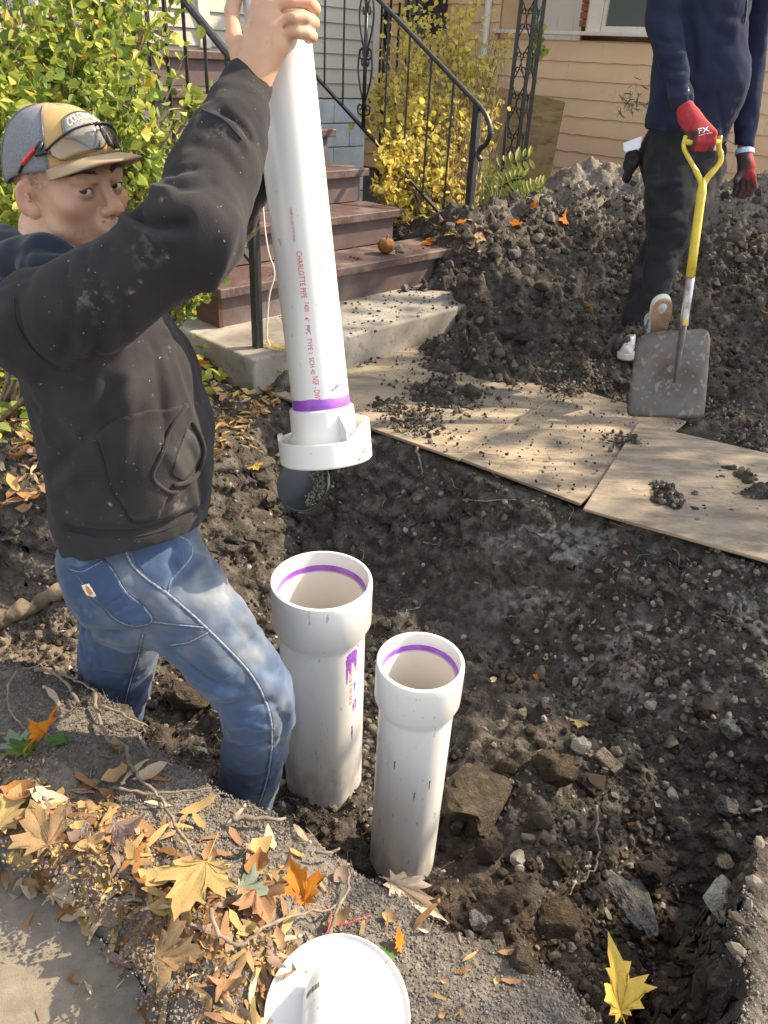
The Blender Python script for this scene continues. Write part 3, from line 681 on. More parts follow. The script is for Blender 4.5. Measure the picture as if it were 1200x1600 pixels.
for a_, z_ in ((-38, -.088), (-47, -.101)):
    a = rad(a_); MB().lathe([(0, .0), (.0028, 0), (.0028, .0012), (0, .0014)], 10).build('bolt_hole', M['bark'], ft, loc=(.0937 * math.cos(a), .0937 * math.sin(a), z_), rot=(math.pi / 2, 0, a + math.pi / 2))
# flap
fc = pd(474, 757, 1.60); nrm = unit(unit(CAM - fc) * .86 + np.array([-.38, 0, .12]))
x1, y1, z1 = frame_from(nrm, ref=(0, 0, -1))
fl = empty('flap'); fl.matrix_world = frame_mat(fc, x1, y1, z1); fl.parent = ft; fl.matrix_parent_inverse = ft.matrix_world.inverted()
b = MB().lathe([(0, .004), (.050, .004), (.0525, .0055), (.056, .0055), (.0585, .002), (.0585, -.004), (.056, -.006), (0, -.006)], 60)
bpy.data.objects.remove(fl)
o = b.build('rubber_flap', M['rubber']); autosm(o, 40); o.matrix_world = Matrix.Identity(4)
o.data.transform(ft.matrix_world.inverted() @ frame_mat(fc, x1, y1, z1)); o.parent = ft
v = []; f = []
for i in range(260):
    a = rng.uniform(-1.1, 1.45); r_ = .051 * rng.uniform(.28, 1) ** .6; s = rng.uniform(.0012, .0035)
    cpt_ = np.array([math.cos(a) * r_, math.sin(a) * r_, .0045]); k = len(v)
    v += [cpt_ + np.array(q) * s for q in ((1, 0, 0), (-.6, .8, 0), (-.5, -.9, 0), (0, 0, .9))]; f += [(k, k + 1, k + 3), (k + 1, k + 2, k + 3), (k + 2, k, k + 3)]
o = link('dirt_crust', mesh('dirt_crust', v, f), M['crust']); o.data.transform(ft.matrix_world.inverted() @ frame_mat(fc, x1, y1, z1)); o.parent = ft; tag(o, kind='stuff')

# ---------------- standing pipes ----------------
def standing(label, top_px, d, rh, rb, hl, zbot, lean=(0, 0), drips=False):
    c = pd(*top_px, d); a = unit(np.array([lean[0], lean[1], 1.])); x, y, a = frame_from(a)
    rt = empty('standing_pipe'); rt.matrix_world = frame_mat(c, x, y, a); tag(rt, label, 'pipe', 'white pipes standing in the trench')
    Ld = c[2] - zbot; ri = rb * .955
    b = MB().lathe([(ri, -Ld), (rb, -Ld)] + [(rb, lerp(-Ld, -hl * .86, (i + 1) / 14)) for i in range(13)] + [(rb, -hl * .86), (rb + .0003, -hl * .8), (ri + .004, -hl * .8), (ri, -hl * .8)], 96, close=True)
    pbo = autosm(b.build('pipe_body', M['pvc'], rt), 30); b = MB()
    at_ = pbo.data.attributes.new('mud', 'FLOAT', 'POINT'); zz_ = np.array([v.co.z for v in pbo.data.vertices]); at_.data.foreach_set('value', np.clip(sstep(-Ld + .34, -Ld + .16, zz_) + .12, 0, 1).astype(np.float32))
    zz_ = np.array([v.co.z for v in pbo.data.vertices])
    t = rh - rb
    b = MB().lathe([(rh - .003, 0), (rh - .001, -.001), (rh, -.003), (rh + .0008, -.02), (rh, -hl * .80), (rh - t * .55, -hl * .90), (rb + .0035, -hl), (rb + .0004, -hl), (rb + .0004, -hl * .8), (rb + .001, -.03), (rh - .010, -.004), (rh - .0085, 0)], 96, close=True)
    autosm(b.build('hub', M['pvc'], rt), 30)
    # cream inner sleeve and the painted primer ring where the socket ends
    b = MB().lathe([(rb - .0005, -hl * .36), (ri - .001, -hl * .37), (ri - .001, -Ld + .01), (ri - .003, -Ld + .01), (ri - .003, -hl * .34), (rb - .0005, -hl * .34)], 96, close=True)
    autosm(b.build('inner_sleeve', M['pvc_in'], rt), 30)
    b = MB().lathe([(rb + .0006, -hl * .235), (rb - .0012, -hl * .24), (rb - .0022, -hl * .33), (rb + .0006, -hl * .345)], 96, close=True)
    autosm(b.build('primer_ring', M['primer'], rt), 30)
    return rt, c
rbig, cbig = standing('larger white pipe stub with purple drips, beside the man’s knee'.replace('’', "'"), (502.5, 905), 1.89, .1235, .1085, .150, -.55, (-.015, -.02))
rsm, csm = standing('smaller clean white pipe stub standing nearer, left of the big earth clod', (657.5, 1032), 1.70, .0965, .0845, .130, -.62, (.0, -.03))
# purple drips and the red print on the bigger pipe (camera faces -y; angles measured there)
def drip(parent, r, a0, z0, w_, l_, mt=M['primer']):
    v = []; f = []; n = 10
    for i in range(n + 1):
        t = i / n; ww = w_ * (1 - .75 * t ** 1.5) * (1 + .25 * math.sin(t * 9 + a0 * 7)); z = z0 - l_ * t
        for sg in (-1, 0, 1): a = rad(a0) + sg * ww / r; v.append(((r + .0009 - abs(sg) * .0006) * math.cos(a), (r + .0009 - abs(sg) * .0006) * math.sin(a), z))
    for i in range(n): f += [(i * 3, i * 3 + 1, i * 3 + 4, i * 3 + 3), (i * 3 + 1, i * 3 + 2, i * 3 + 5, i * 3 + 4)]
    link('primer_drip', mesh('primer_drip', v, f), mt, parent)
r_ = .1085
for a0, z0, w_, l_ in ((-48, -.168, .007, .05), (-44, -.163, .008, .022), (-50, -.18, .004, .08), (-40.5, -.160, .006, .040), (-37, -.160, .006, .055), (-34, -.165, .004, .07), (-45, -.17, .006, .06), (-30, -.15, .004, .012), (-36, -.27, .004, .025), (-38, -.34, .003, .03), (-34, -.33, .003, .04), (-40, -.42, .003, .05)):
    drip(rbig, r_, a0, z0, w_, l_)
put_text('MADE IN USA  8"  PVC  SDR 35', .014, -46, -.20, M['redprint'], rbig, r_ + .0006, sx=.72)
for a0, z0 in ((-60, -.30), (-120, -.24), (-84, -.33)): drip(rsm, .0845, a0, z0, .0022, .03, M['bark'])

# ---------------- flanged cap lying at the bottom edge ----------------
dc = pd(527, 1587, 1.235); N_ = unit(np.array([.03, -.32, .95])); x, y, a = frame_from(N_, ref=(0, -1, 0))
fd = empty('flanged_fitting'); fd.matrix_world = frame_mat(dc, x, y, a); tag(fd, 'white round flanged fitting with a barcoded spigot, lying in the leaves at the bottom', 'pipe fitting')
b = MB().lathe([(0, .0), (.05, .001), (.108, .006), (.1135, .011), (.1150, .010), (.1150, .003), (.112, -.004), (.04, -.012), (0, -.012)], 96); autosm(b.build('flange', M['pvc'], fd), 30)
sa = unit(np.array([.06, -.80, .42])); sx_, sy_, sz_ = frame_from(sa, ref=(0, 0, 1))
sp0 = pd(524, 1560, 1.235)
T = fd.matrix_world.inverted() @ frame_mat(sp0, sx_, sy_, sz_)
def sub(o): o.data.transform(T); o.parent = fd; return o
o = sub(MB().lathe([(.046, -.02), (.0495, 0), (.0510, .001), (.0510, .14), (.0475, .14), (.0475, .0)], 64, close=True).build('spigot', M['pvc'])); autosm(o, 30)
lab = MB(); rl_ = .0513
def cylpatch(mb, a0, a1, z0, z1, r, n=6):
    k = len(mb.v); vv = []
    for i in range(n + 1): a = rad(lerp(a0, a1, i / n)); vv += [(r * math.cos(a), r * math.sin(a), z0), (r * math.cos(a), r * math.sin(a), z1)]
    mb.add(vv, [(2 * i, 2 * i + 2, 2 * i + 3, 2 * i + 1) for i in range(n)])
cylpatch(lab, -72, -22, .020, .060, rl_, 10); sub(lab.build('sticker', M['door']))
bars = MB(); rs = random.Random(5); q = -60
while q < -30: wv = rs.choice((.6, .6, 1.3, 2.0)); cylpatch(bars, q, q + wv, .026, .038, rl_ + .0003, 1); q += wv + rs.choice((.6, 1.2))
sub(bars.build('barcode', M['dark']))
# dry stalk lying across it
stalk = MB().tube(smooth_path([pd(468, 1440, 1.38), pd(495, 1490, 1.31), pd(510, 1510, 1.29), pd(523, 1532, 1.245)], 5), [.0016] * 15 + [.0012], 6).build('stalk', M['root'], smooth=True)
tag(stalk, 'thin brown leaf stalk leaning on the white flanged fitting', 'stalk')

# ---------------- shovel ----------------
M['yellow'] = mat('yellow_fibreglass', [(.3, (.50, .38, .03)), (.7, (.62, .49, .06))], scale=14, rough=.4, extra=[('n', 30, .58, .72, (.30, .22, .05), .6)])
M['blade'] = mat('shovel_steel', [(.3, (.085, .077, .066)), (.7, (.16, .148, .13))], scale=10, rough=.65, metallic=.2, bump=.2, bscale=60, bdist=.002,
                 extra=[('n', 5, .42, .56, (.055, .038, .028), .85), ('n', 34, .57, .66, (.24, .225, .20), .6), ('n', 9, .52, .64, (.12, .075, .045), .6)])
M['steel'] = mat('ferrule_steel', [(.3, (.28, .28, .27)), (.7, (.45, .45, .44))], scale=20, rough=.4, metallic=.8, extra=[('n', 20, .5, .65, (.12, .09, .07), .7)])
bl0 = pz(1044, 653, .045); YB = bl0[1]
def py2(px, py, Y): r = ray(px, py); return CAM + r * (Y / r[1])
btop = py2(1068, 508, YB + .13); hpt = py2(1097, 238, YB + .33)
saxis = unit(btop - bl0)
sh = empty('shovel'); sh.location = tuple(bl0); tag(sh, 'square steel shovel with yellow D-grip handle stood upright on the plywood', 'shovel'); bpy.context.view_layer.update()
tl, tr, br_, blc = py2(1001, 520, YB + .12), py2(1118, 512, YB + .12), py2(1105, 654, YB + .005), py2(981, 651, YB - .005)
nu, nv = 22, 22; v = []; bn_ = unit(np.cross(br_ - blc, tl - blc)); bn_ = bn_ if bn_[1] < 0 else -bn_
for j in range(nv + 1):
    for i in range(nu + 1):
        a, b_ = i / nu * 2 - 1, j / nv * 2 - 1
        # round the corners
        rc = .30 if b_ > 0 else .16
        ex_ = max(0, abs(a) - (1 - rc)) / rc; ey_ = max(0, abs(b_) - (1 - rc)) / rc; q = math.hypot(ex_, ey_)
        if q > 1e-6 and ex_ > 0 and ey_ > 0:
            m2 = max(ex_, ey_) / q; a = math.copysign((1 - rc) + rc * ex_ * m2, a); b_ = math.copysign((1 - rc) + rc * ey_ * m2, b_)
        u_, w_ = (a + 1) / 2, (b_ + 1) / 2
        p = lerp(lerp(blc, br_, u_), lerp(tl, tr, u_), w_)
        dsp = -.020 * a * a - .012 * max(0, abs(a) - .86) / .14 + (.010 * math.exp(-(a / .10) ** 2) * sstep(.38, .5, w_) if w_ > .3 else 0) - .012 * w_ * w_
        v.append(p + bn_ * dsp)
f = [(j * (nu + 1) + i, j * (nu + 1) + i + 1, (j + 1) * (nu + 1) + i + 1, (j + 1) * (nu + 1) + i) for j in range(nv) for i in range(nu)]
o = link('blade', mesh('blade', v, f, True), M['blade']); md = o.modifiers.new('s', 'SOLIDIFY'); md.thickness = .0035; child(o, sh)
# socket tongue on the blade, ferrule, shaft, grip
tong = MB().tube([lerp(btop, bl0, t) + bn_ * (.010 - .012 * t) for t in (-.02, .15, .35, .55, .62)], [.017, .020, .017, .012, .004], 12, flat=.55); child(tong.build('socket', M['blade'], smooth=True), sh)
f0 = btop + bn_ * .004; gs = py2(1097, 293, YB + .29); axs = unit(gs - f0)
fer = f0 + (gs - f0) * .36
child(MB().tube([f0 - axs * .03, f0 + axs * .02, lerp(f0, fer, .5), fer], [.013, .017, .0185, .0195], 14).build('ferrule', M['steel'], smooth=True), sh)
child(MB().tube([fer - axs * .004, lerp(fer, gs, .4), lerp(fer, gs, .8), gs - axs * .02, gs + axs * .035], [.0215, .0215, .021, .023, .014], 14, flat=.85).build('shaft', M['yellow'], smooth=True), sh)
child(MB().box(f0 + axs * .01 + bn_ * .016, np.cross(axs, bn_) * .011, axs * .014, bn_ * .006).build('rivet_plate', M['yellow'], bevel=.002), sh)
gl, gr = py2(1068, 222, YB + .33), py2(1126, 222, YB + .33); gm = (gl + gr) / 2; sd_ = unit(gr - gl); hwd = np.linalg.norm(gr - gl) / 2 - .004
grip = MB()
for sg in (-1, 1):
    q = [gs + axs * .0, gs + axs * .04 + sd_ * sg * .018, gs + axs * .10 + sd_ * sg * hwd * .86, gm + sd_ * sg * hwd - axs * .02, gm + sd_ * sg * hwd * .97 + axs * .022]
    grip.tube(smooth_path(q, 5), [.014] * 8 + [.0115] * 13, 10, flat=.8)
child(grip.build('grip', M['yellow'], smooth=True), sh)
child(MB().tube([gm - sd_ * hwd, gm + sd_ * hwd], .0125, 12).build('grip_bar', M['yellow'], smooth=True), sh)
GRIP = gm.copy(); GRIP_D = sd_.copy()
# ---------------- implicit surfaces for people and cloth ----------------
class SDF:
    def __init__(s): s.p = []
    def add(s, fn, lo, hi, k=.02, op='u'): s.p.append((fn, np.array(lo) - k - .06, np.array(hi) + k + .06, k, op)); return s
    def cap(s, a, b, ra, rb, k=.02, op='u'):
        a = np.array(a, float); b = np.array(b, float); ab = b - a; L2 = max(ab @ ab, 1e-12); rm = max(ra, rb)
        def fn(P): t = np.clip(((P - a) @ ab) / L2, 0, 1); return np.linalg.norm(P - a - t[:, None] * ab, axis=1) - (ra + (rb - ra) * t)
        return s.add(fn, np.minimum(a, b) - rm, np.maximum(a, b) + rm, k, op)
    def chain(s, pts, k=.015, kk=None):
        """pts: (point, radius)"""
        A_ = [np.array(p, float) for p, _ in pts]; r_ = [r for _, r in pts]; rm = max(r_)
        def fn(P):
            d = np.full(len(P), 9.)
            for a, b, ra, rb in zip(A_[:-1], A_[1:], r_[:-1], r_[1:]):
                ab = b - a; t = np.clip(((P - a) @ ab) / max(ab @ ab, 1e-12), 0, 1); d = np.minimum(d, np.linalg.norm(P - a - t[:, None] * ab, axis=1) - (ra + (rb - ra) * t))
            return d
        return s.add(fn, np.min(A_, 0) - rm, np.max(A_, 0) + rm, k)
    def ell(s, c, r, R=None, k=.02, op='u'):
        c = np.array(c, float); r = np.array(r, float); R = np.eye(3) if R is None else R; rm = r.max()
        def fn(P): q = (P - c) @ R; k0 = np.linalg.norm(q / r, axis=1); k1 = np.linalg.norm(q / r ** 2, axis=1); return k0 * (k0 - 1) / np.maximum(k1, 1e-9)
        return s.add(fn, c - rm, c + rm, k, op)
    def loft(s, secs, A, k=.02):
        """secs: (centre, half along A, half across)"""
        fns = []
        for (c0, a0, b0), (c1, a1, b1) in zip(secs[:-1], secs[1:]):
            c0 = np.array(c0, float); c1 = np.array(c1, float); d = c1 - c0; L2 = d @ d; w = unit(d)
            u = unit(np.array(A, float) - w * np.dot(A, w)); v = np.cross(w, u); rm = max(a0, b0, a1, b1)
            def fn(P, c0=c0, d=d, L2=L2, w=w, u=u, v=v, a0=a0, a1=a1, b0=b0, b1=b1):
                q = P - c0; t = np.clip((q @ d) / L2, 0, 1); q = q - t[:, None] * d; a = a0 + (a1 - a0) * t; b = b0 + (b1 - b0) * t; c = np.minimum(a, b)
                x, y, z = q @ u, q @ v, q @ w
                k0 = np.sqrt((x / a) ** 2 + (y / b) ** 2 + (z / c) ** 2); k1 = np.sqrt((x / a ** 2) ** 2 + (y / b ** 2) ** 2 + (z / c ** 2) ** 2)
                return k0 * (k0 - 1) / np.maximum(k1, 1e-9)
            fns.append(fn)
        rm = max(max(q[1], q[2]) for q in secs); cs_ = np.array([q[0] for q in secs])
        def allf(P):
            d = fns[0](P)
            for f_ in fns[1:]: e = f_(P); h = np.clip(.5 + .5 * (d - e) / .008, 0, 1); d = d + (e - d) * h - .008 * h * (1 - h)
            return d
        return s.add(allf, cs_.min(0) - rm, cs_.max(0) + rm, k)
    def ev(s, P):
        d = np.full(len(P), .12)
        for fn, lo, hi, k, op in s.p:
            m = np.all((P > lo) & (P < hi), axis=1)
            if not m.any(): continue
            e = fn(P[m]); c = d[m]
            if op == 'u': h = np.clip(.5 + .5 * (c - e) / k, 0, 1); d[m] = c + (e - c) * h - k * h * (1 - h)
            elif op == 's': h = np.clip(.5 - .5 * (c + e) / k, 0, 1); d[m] = c + (-e - c) * h + k * h * (1 - h)
            elif op == 'i': h = np.clip(.5 - .5 * (e - c) / k, 0, 1); d[m] = e + (c - e) * (1 - h) + k * h * (1 - h) if False else np.maximum(c, e)
        return d
    def mesh(s, lo, hi, h):
        lo = np.array(lo, float); hi = np.array(hi, float); B = 8
        nb = np.ceil((hi - lo) / (h * B)).astype(int); n = nb * B + 1
        V = np.full(n, .1, np.float32)
        bi = np.stack(np.meshgrid(*[np.arange(q) for q in nb], indexing='ij'), -1).reshape(-1, 3)
        bc = lo + (bi + .5) * B * h; dc = s.ev(bc); act = np.abs(dc) < B * h * 1.25
        for i in bi[dc <= -B * h * 1.25]: V[i[0] * B:i[0] * B + B + 1, i[1] * B:i[1] * B + B + 1, i[2] * B:i[2] * B + B + 1] = -.1
        g = np.stack(np.meshgrid(*[np.arange(B + 1)] * 3, indexing='ij'), -1).reshape(-1, 3)
        ab = bi[act]
        for c in range(0, len(ab), 400):
            ch = ab[c:c + 400]; I = (ch[:, None, :] * B + g[None]).reshape(-1, 3); d = s.ev(lo + I * h); V[I[:, 0], I[:, 1], I[:, 2]] = d
        # surface nets
        S_ = V < 0; cs = np.zeros(n - 1, np.int8)
        for a in (0, 1):
            for b in (0, 1):
                for c in (0, 1): cs += S_[a:n[0] - 1 + a, b:n[1] - 1 + b, c:n[2] - 1 + c]
        ci = np.argwhere((cs > 0) & (cs < 8)); vid = np.full(n - 1, -1, np.int64); vid[ci[:, 0], ci[:, 1], ci[:, 2]] = np.arange(len(ci))
        acc = np.zeros((len(ci), 3)); cnt = np.zeros(len(ci))
        cor = [(a, b, c) for a in (0, 1) for b in (0, 1) for c in (0, 1)]
        for i, p in enumerate(cor):
            for q in cor[i + 1:]:
                if sum(abs(x - y) for x, y in zip(p, q)) != 1: continue
                v0 = V[ci[:, 0] + p[0], ci[:, 1] + p[1], ci[:, 2] + p[2]]; v1 = V[ci[:, 0] + q[0], ci[:, 1] + q[1], ci[:, 2] + q[2]]
                m = (v0 < 0) != (v1 < 0); t = np.where(m, v0 / np.where(m, v0 - v1, 1), 0)[:, None]
                acc += np.where(m[:, None], np.array(p) + (np.array(q) - np.array(p)) * t, 0); cnt += m
        verts = lo + (ci + acc / cnt[:, None]) * h; F = []
        for ax in range(3):
            sl0 = [slice(None)] * 3; sl1 = [slice(None)] * 3; sl0[ax] = slice(0, n[ax] - 1); sl1[ax] = slice(1, n[ax])
            e0, e1 = S_[tuple(sl0)], S_[tuple(sl1)]; E = np.argwhere(e0 != e1)
            o1, o2 = (ax + 1) % 3, (ax + 2) % 3
            E = E[(E[:, o1] > 0) & (E[:, o2] > 0) & (E[:, o1] < n[o1] - 1) & (E[:, o2] < n[o2] - 1)]
            def cell(a, b): q = E.copy(); q[:, o1] -= a; q[:, o2] -= b; return vid[q[:, 0], q[:, 1], q[:, 2]]
            Q = np.stack([cell(1, 1), cell(0, 1), cell(0, 0), cell(1, 0)], 1); fl = S_[E[:, 0], E[:, 1], E[:, 2]]
            Q[~fl] = Q[~fl][:, ::-1]; F.append(Q)
        F = np.concatenate(F); F = F[(F >= 0).all(1)]
        return verts, F
def vnormals(v, f):
    n = np.zeros_like(v); a = v[f[:, 0]]; fn = np.cross(v[f[:, 2]] - a, v[f[:, 3 if f.shape[1] > 3 else 1]] - v[f[:, 1]] if f.shape[1] > 3 else v[f[:, 1]] - a)
    for k in range(f.shape[1]): np.add.at(n, f[:, k], fn)
    return n / np.maximum(np.linalg.norm(n, axis=1), 1e-12)[:, None]
def relax(v, f, it=1, lam=.5):
    for _ in range(it):
        s = np.zeros_like(v); c = np.zeros(len(v))
        for k in range(f.shape[1]): np.add.at(s, f[:, k], v[f[:, (k + 1) % f.shape[1]]]); np.add.at(c, f[:, k], 1)
        v = v + lam * (s / np.maximum(c, 1)[:, None] - v)
    return v
def pl_dist(v, pts):
    """distance to a 3D polyline and parameter along it"""
    d = np.full(len(v), 9.)
    for a, b in zip(pts[:-1], pts[1:]):
        a = np.array(a); ab = np.array(b) - a; t = np.clip(((v - a) @ ab) / max(ab @ ab, 1e-12), 0, 1); d = np.minimum(d, np.linalg.norm(v - a - t[:, None] * ab, axis=1))
    return d
def bvh_of(v, f): return BVHTree.FromPolygons(v.tolist(), f.tolist())
def on_surf(bvh, pxs, off=0.0):
    out = []
    for x, y in pxs:
        p, n = pcast(bvh, x, y)
        if p is not None: out.append(p + n * off)
    return out
def fold(v, n, bvh, pxs, amp, r, dense=3):
    """push the cloth along a line seen in the photograph; + ridge, - crease"""
    P = [np.array([x, y, 0.]) for x, y in pxs]; P = smooth_path(P, dense) if len(P) > 2 else P
    L = on_surf(bvh, [(q[0], q[1]) for q in P])
    if len(L) < 2: return v
    d = pl_dist(v, L); return v + n * (amp * np.exp(-(d / r) ** 2))[:, None]
def in_poly(x, y, poly):
    ins = False; n = len(poly)
    for i in range(n):
        (ax_, ay), (bx_, by) = poly[i], poly[(i + 1) % n]
        if (ay > y) != (by > y) and x < ax_ + (y - ay) / (by - ay) * (bx_ - ax_): ins = not ins
    return ins
def patch(name, bvh, poly, mt, off=.003, step=4, thick=.002, parent=None, smooth=True):
    """a piece of cloth or label lying on a surface, its outline following the surface"""
    xs = [p[0] for p in poly]; ys = [p[1] for p in poly]; x0, x1, y0, y1 = min(xs), max(xs), min(ys), max(ys)
    nx_ = max(2, int((x1 - x0) / step) + 1); ny_ = max(2, int((y1 - y0) / step) + 1); V = {}; v = []; f = []
    def snap(x, y):
        if in_poly(x, y, poly): return x, y
        best = None
        for i in range(len(poly)):
            a = np.array(poly[i], float); b = np.array(poly[(i + 1) % len(poly)], float); ab = b - a; t = np.clip(((x, y) - a) @ ab / max(ab @ ab, 1e-9), 0, 1); q = a + t * ab; d = np.hypot(*(q - (x, y)))
            if best is None or d < best[0]: best = (d, q)
        return (best[1][0], best[1][1]) if best[0] < step * 1.0 else None
    def get(i, j):
        if (i, j) not in V:
            q = snap(x0 + (x1 - x0) * i / nx_, y0 + (y1 - y0) * j / ny_)
            r = None if q is None else pcast(bvh, *q)
            if r is None or r[0] is None: V[(i, j)] = None
            else: V[(i, j)] = len(v); v.append(r[0] + r[1] * off)
        return V[(i, j)]
    for i in range(nx_):
        for j in range(ny_):
            q = [get(i, j), get(i, j + 1), get(i + 1, j + 1), get(i + 1, j)]
            if any(k is None for k in q): continue
            if max(np.linalg.norm(v[q[a]] - v[q[(a + 1) % 4]]) for a in range(4)) > .05: continue
            f.append(tuple(q))
    if not f: return None
    me = mesh(name, v, f, smooth); o = link(name, me, mt)
    if thick: md = o.modifiers.new('s', 'SOLIDIFY'); md.thickness = thick + off; md.offset = -1
    return child(o, parent) if parent is not None else o
def surf_text(name, bvh, body, px0, px1, h, mt, off, parent):
    """print a word on a surface between two pixels"""
    v, f = text_mesh(body, 1.0, .01); w_ = v[:, 0].max(); d = np.array(px1, float) - px0; L = np.hypot(*d); d /= L; nn = np.array([d[1], -d[0]])
    out = []
    for x, y, _ in v:
        q = np.array(px0) + d * x / w_ * L + nn * y * h; p, n = pcast(bvh, *q)
        out.append(p + n * off if p is not None else None)
    ok = [g for g in f if all(out[i] is not None for i in g)]; out = [o if o is not None else np.zeros(3) for o in out]
    used = sorted({i for g in ok for i in g}); rm = {i: k for k, i in enumerate(used)}
    if not ok: return None
    return child(link(name, mesh(name, [out[i] for i in used], [tuple(rm[i] for i in g) for g in ok]), mt), parent)
def ridged(v, n, amp, s, stretch=(1, 1, 1)):
    q = v * np.array(stretch) * s; a = np.minimum(np.abs(vn3(q)) * 3.2, 1) ; b = np.minimum(np.abs(vn3(q * 1.7 + 31)) * 3.2, 1); return v + n * (amp * (a * .6 + b * .4 - .55))[:, None]
def cloth_noise(v, n, amp, s, stretch=(1, 1, 1)):
    q = v * np.array(stretch) * s; return v + n * (amp * (vn3(q) + .5 * vn3(q * 2.1 + 7)))[:, None]
# ================= the man in the trench =================
M['skin'] = mat('skin', [(.3, (.43, .25, .155)), (.7, (.53, .32, .205))], scale=18, rough=.5, bump=.12, bscale=350, bdist=.001, sss=.12,
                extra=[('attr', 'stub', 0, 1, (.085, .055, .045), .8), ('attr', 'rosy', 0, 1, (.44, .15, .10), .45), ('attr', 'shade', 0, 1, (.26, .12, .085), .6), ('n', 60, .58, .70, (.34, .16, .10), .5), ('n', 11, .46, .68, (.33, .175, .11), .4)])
M['hair'] = mat('dark_hair', col=(.022, .014, .010), rough=.6)
M['eye'] = mat('eye_white', col=(.50, .46, .43), rough=.12)
M['iris'] = mat('brown_iris', col=(.06, .028, .012), rough=.1)
M['pupil'] = mat('pupil', col=(.004, .004, .004), rough=.05)
M['fleece'] = mat('black_fleece', [(.3, (.022, .0205, .0215)), (.7, (.040, .0375, .038))], scale=6, rough=1, bump=.4, bscale=300, bdist=.0015, sheen=.06, spec=.03,
                  extra=[('attrn', ('dust', 55, .47, .62), 0, 1, (.30, .27, .23), .8), ('n', 9, .60, .78, (.07, .062, .055), .5), ('n', 130, .70, .73, (.45, .43, .4), .5)])
M['navy_hood'] = mat('hood_lining', [(.3, (.010, .013, .022)), (.7, (.020, .025, .038))], scale=9, rough=.95, sheen=.2, spec=.1)
M['denim'] = mat('blue_denim', [(.3, (.030, .052, .104)), (.7, (.052, .085, .150))], scale=5, rough=.9, bump=.45, bscale=700, bdist=.0008, sheen=.15, spec=.15,
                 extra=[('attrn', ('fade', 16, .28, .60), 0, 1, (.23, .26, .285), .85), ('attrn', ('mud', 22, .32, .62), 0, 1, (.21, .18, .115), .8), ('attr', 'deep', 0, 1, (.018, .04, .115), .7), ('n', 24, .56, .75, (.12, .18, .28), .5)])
M['denim_seam'] = mat('denim_seam', [(.35, (.08, .12, .19)), (.65, (.20, .25, .31))], scale=160, rough=.9, bump=.5, bscale=500, bdist=.001)
M['thread'] = mat('seam_thread', col=(.10, .09, .10), rough=.8)
M['tan_cap'] = mat('tan_canvas', [(.3, (.36, .225, .09)), (.7, (.43, .28, .12))], scale=8, rough=.9, bump=.3, bscale=600, bdist=.0008, sheen=.1, spec=.15, extra=[('n', 12, .6, .75, (.33, .21, .10), .35)])
M['brim'] = mat('khaki_brim', [(.3, (.33, .24, .145)), (.7, (.40, .30, .19))], scale=8, rough=.9, bump=.3, bscale=600, bdist=.0008, spec=.15)
M['grey_mesh'] = mat('grey_mesh', [(.3, (.13, .135, .15)), (.7, (.20, .205, .22))], scale=300, rough=.9, bump=.6, bscale=700, bdist=.001)
M['badge'] = mat('cap_badge', [(.3, (.17, .16, .15)), (.7, (.28, .26, .24))], scale=200, rough=.8, bump=.4, bscale=400, bdist=.001)
M['badge_edge'] = mat('badge_edge', col=(.06, .058, .055), rough=.8)
M['thread_w'] = mat('pale_thread', col=(.50, .48, .44), rough=.8)
M['red_plastic'] = mat('red_plastic', col=(.62, .035, .03), rough=.35)
M['black_plastic'] = mat('black_plastic', col=(.012, .012, .014), rough=.3)
def clear_mat(name, tint, gl=.35):
    mt = bpy.data.materials.new(name); mt.use_nodes = True; nt = mt.node_tree; nt.nodes.remove(nt.nodes['Principled BSDF'])
    t = _n(nt, 'ShaderNodeBsdfTransparent'); t.inputs[0].default_value = (*tint, 1); g = _n(nt, 'ShaderNodeBsdfGlossy'); g.inputs['Roughness'].default_value = .12; fr = _n(nt, 'ShaderNodeFresnel'); fr.inputs[0].default_value = 1.5
    ad = _n(nt, 'ShaderNodeMath', operation='ADD'); ad.inputs[1].default_value = gl; mx = _n(nt, 'ShaderNodeMixShader')
    nt.links.new(fr.outputs[0], ad.inputs[0]); nt.links.new(ad.outputs[0], mx.inputs[0]); nt.links.new(t.outputs[0], mx.inputs[1]); nt.links.new(g.outputs[0], mx.inputs[2]); nt.links.new(mx.outputs[0], nt.nodes['Material Output'].inputs[0]); return mt
M['lens'] = clear_mat('clear_lens', (.90, .88, .84), .015)

man = root_at('person', (-.42, 1.45, -.42)); tag(man, 'man in black hoodie, blue jeans and tan cap, holding up the white pipe', 'person')
fT = unit([.93, .37, 0]); lT = np.array([-fT[1], fT[0], 0])
# ---- head frame ----
HC = pd(106, 287, 1.37)
camd = unit((CAM - HC) * np.array([1, 1, 0])); ya = rad(37)
hF = np.array([camd[0] * math.cos(ya) - camd[1] * math.sin(ya), camd[0] * math.sin(ya) + camd[1] * math.cos(ya), .0])
hF = unit(hF + np.array([0, 0, .04])); hR = unit(np.cross(hF, up)); hR = unit(hR + up * -.06); hU = np.cross(hR, hF)
HM = np.stack([hR, hF, hU], 1)          # columns: his right, forward, up
def hl(x, y, z): return HC + HM @ np.array([x, y, z])
hd = SDF()
hd.ell(hl(0, -.012, .038), (.0775, .097, .088), HM, .03)
hd.ell(hl(0, .022, -.035), (.061, .072, .088), HM, .035)
hd.ell(hl(0, .068, -.100), (.026, .022, .018), HM, .03)
for s_ in (1, -1):
    hd.ell(hl(.047 * s_, .012, -.075), (.018, .04, .022), HM, .035)
    hd.ell(hl(.045 * s_, .062, -.024), (.021, .019, .017), HM, .03)
    hd.cap(hl(.012 * s_, .094, .020), hl(.046 * s_, .080, .021), .008, .008, .018)
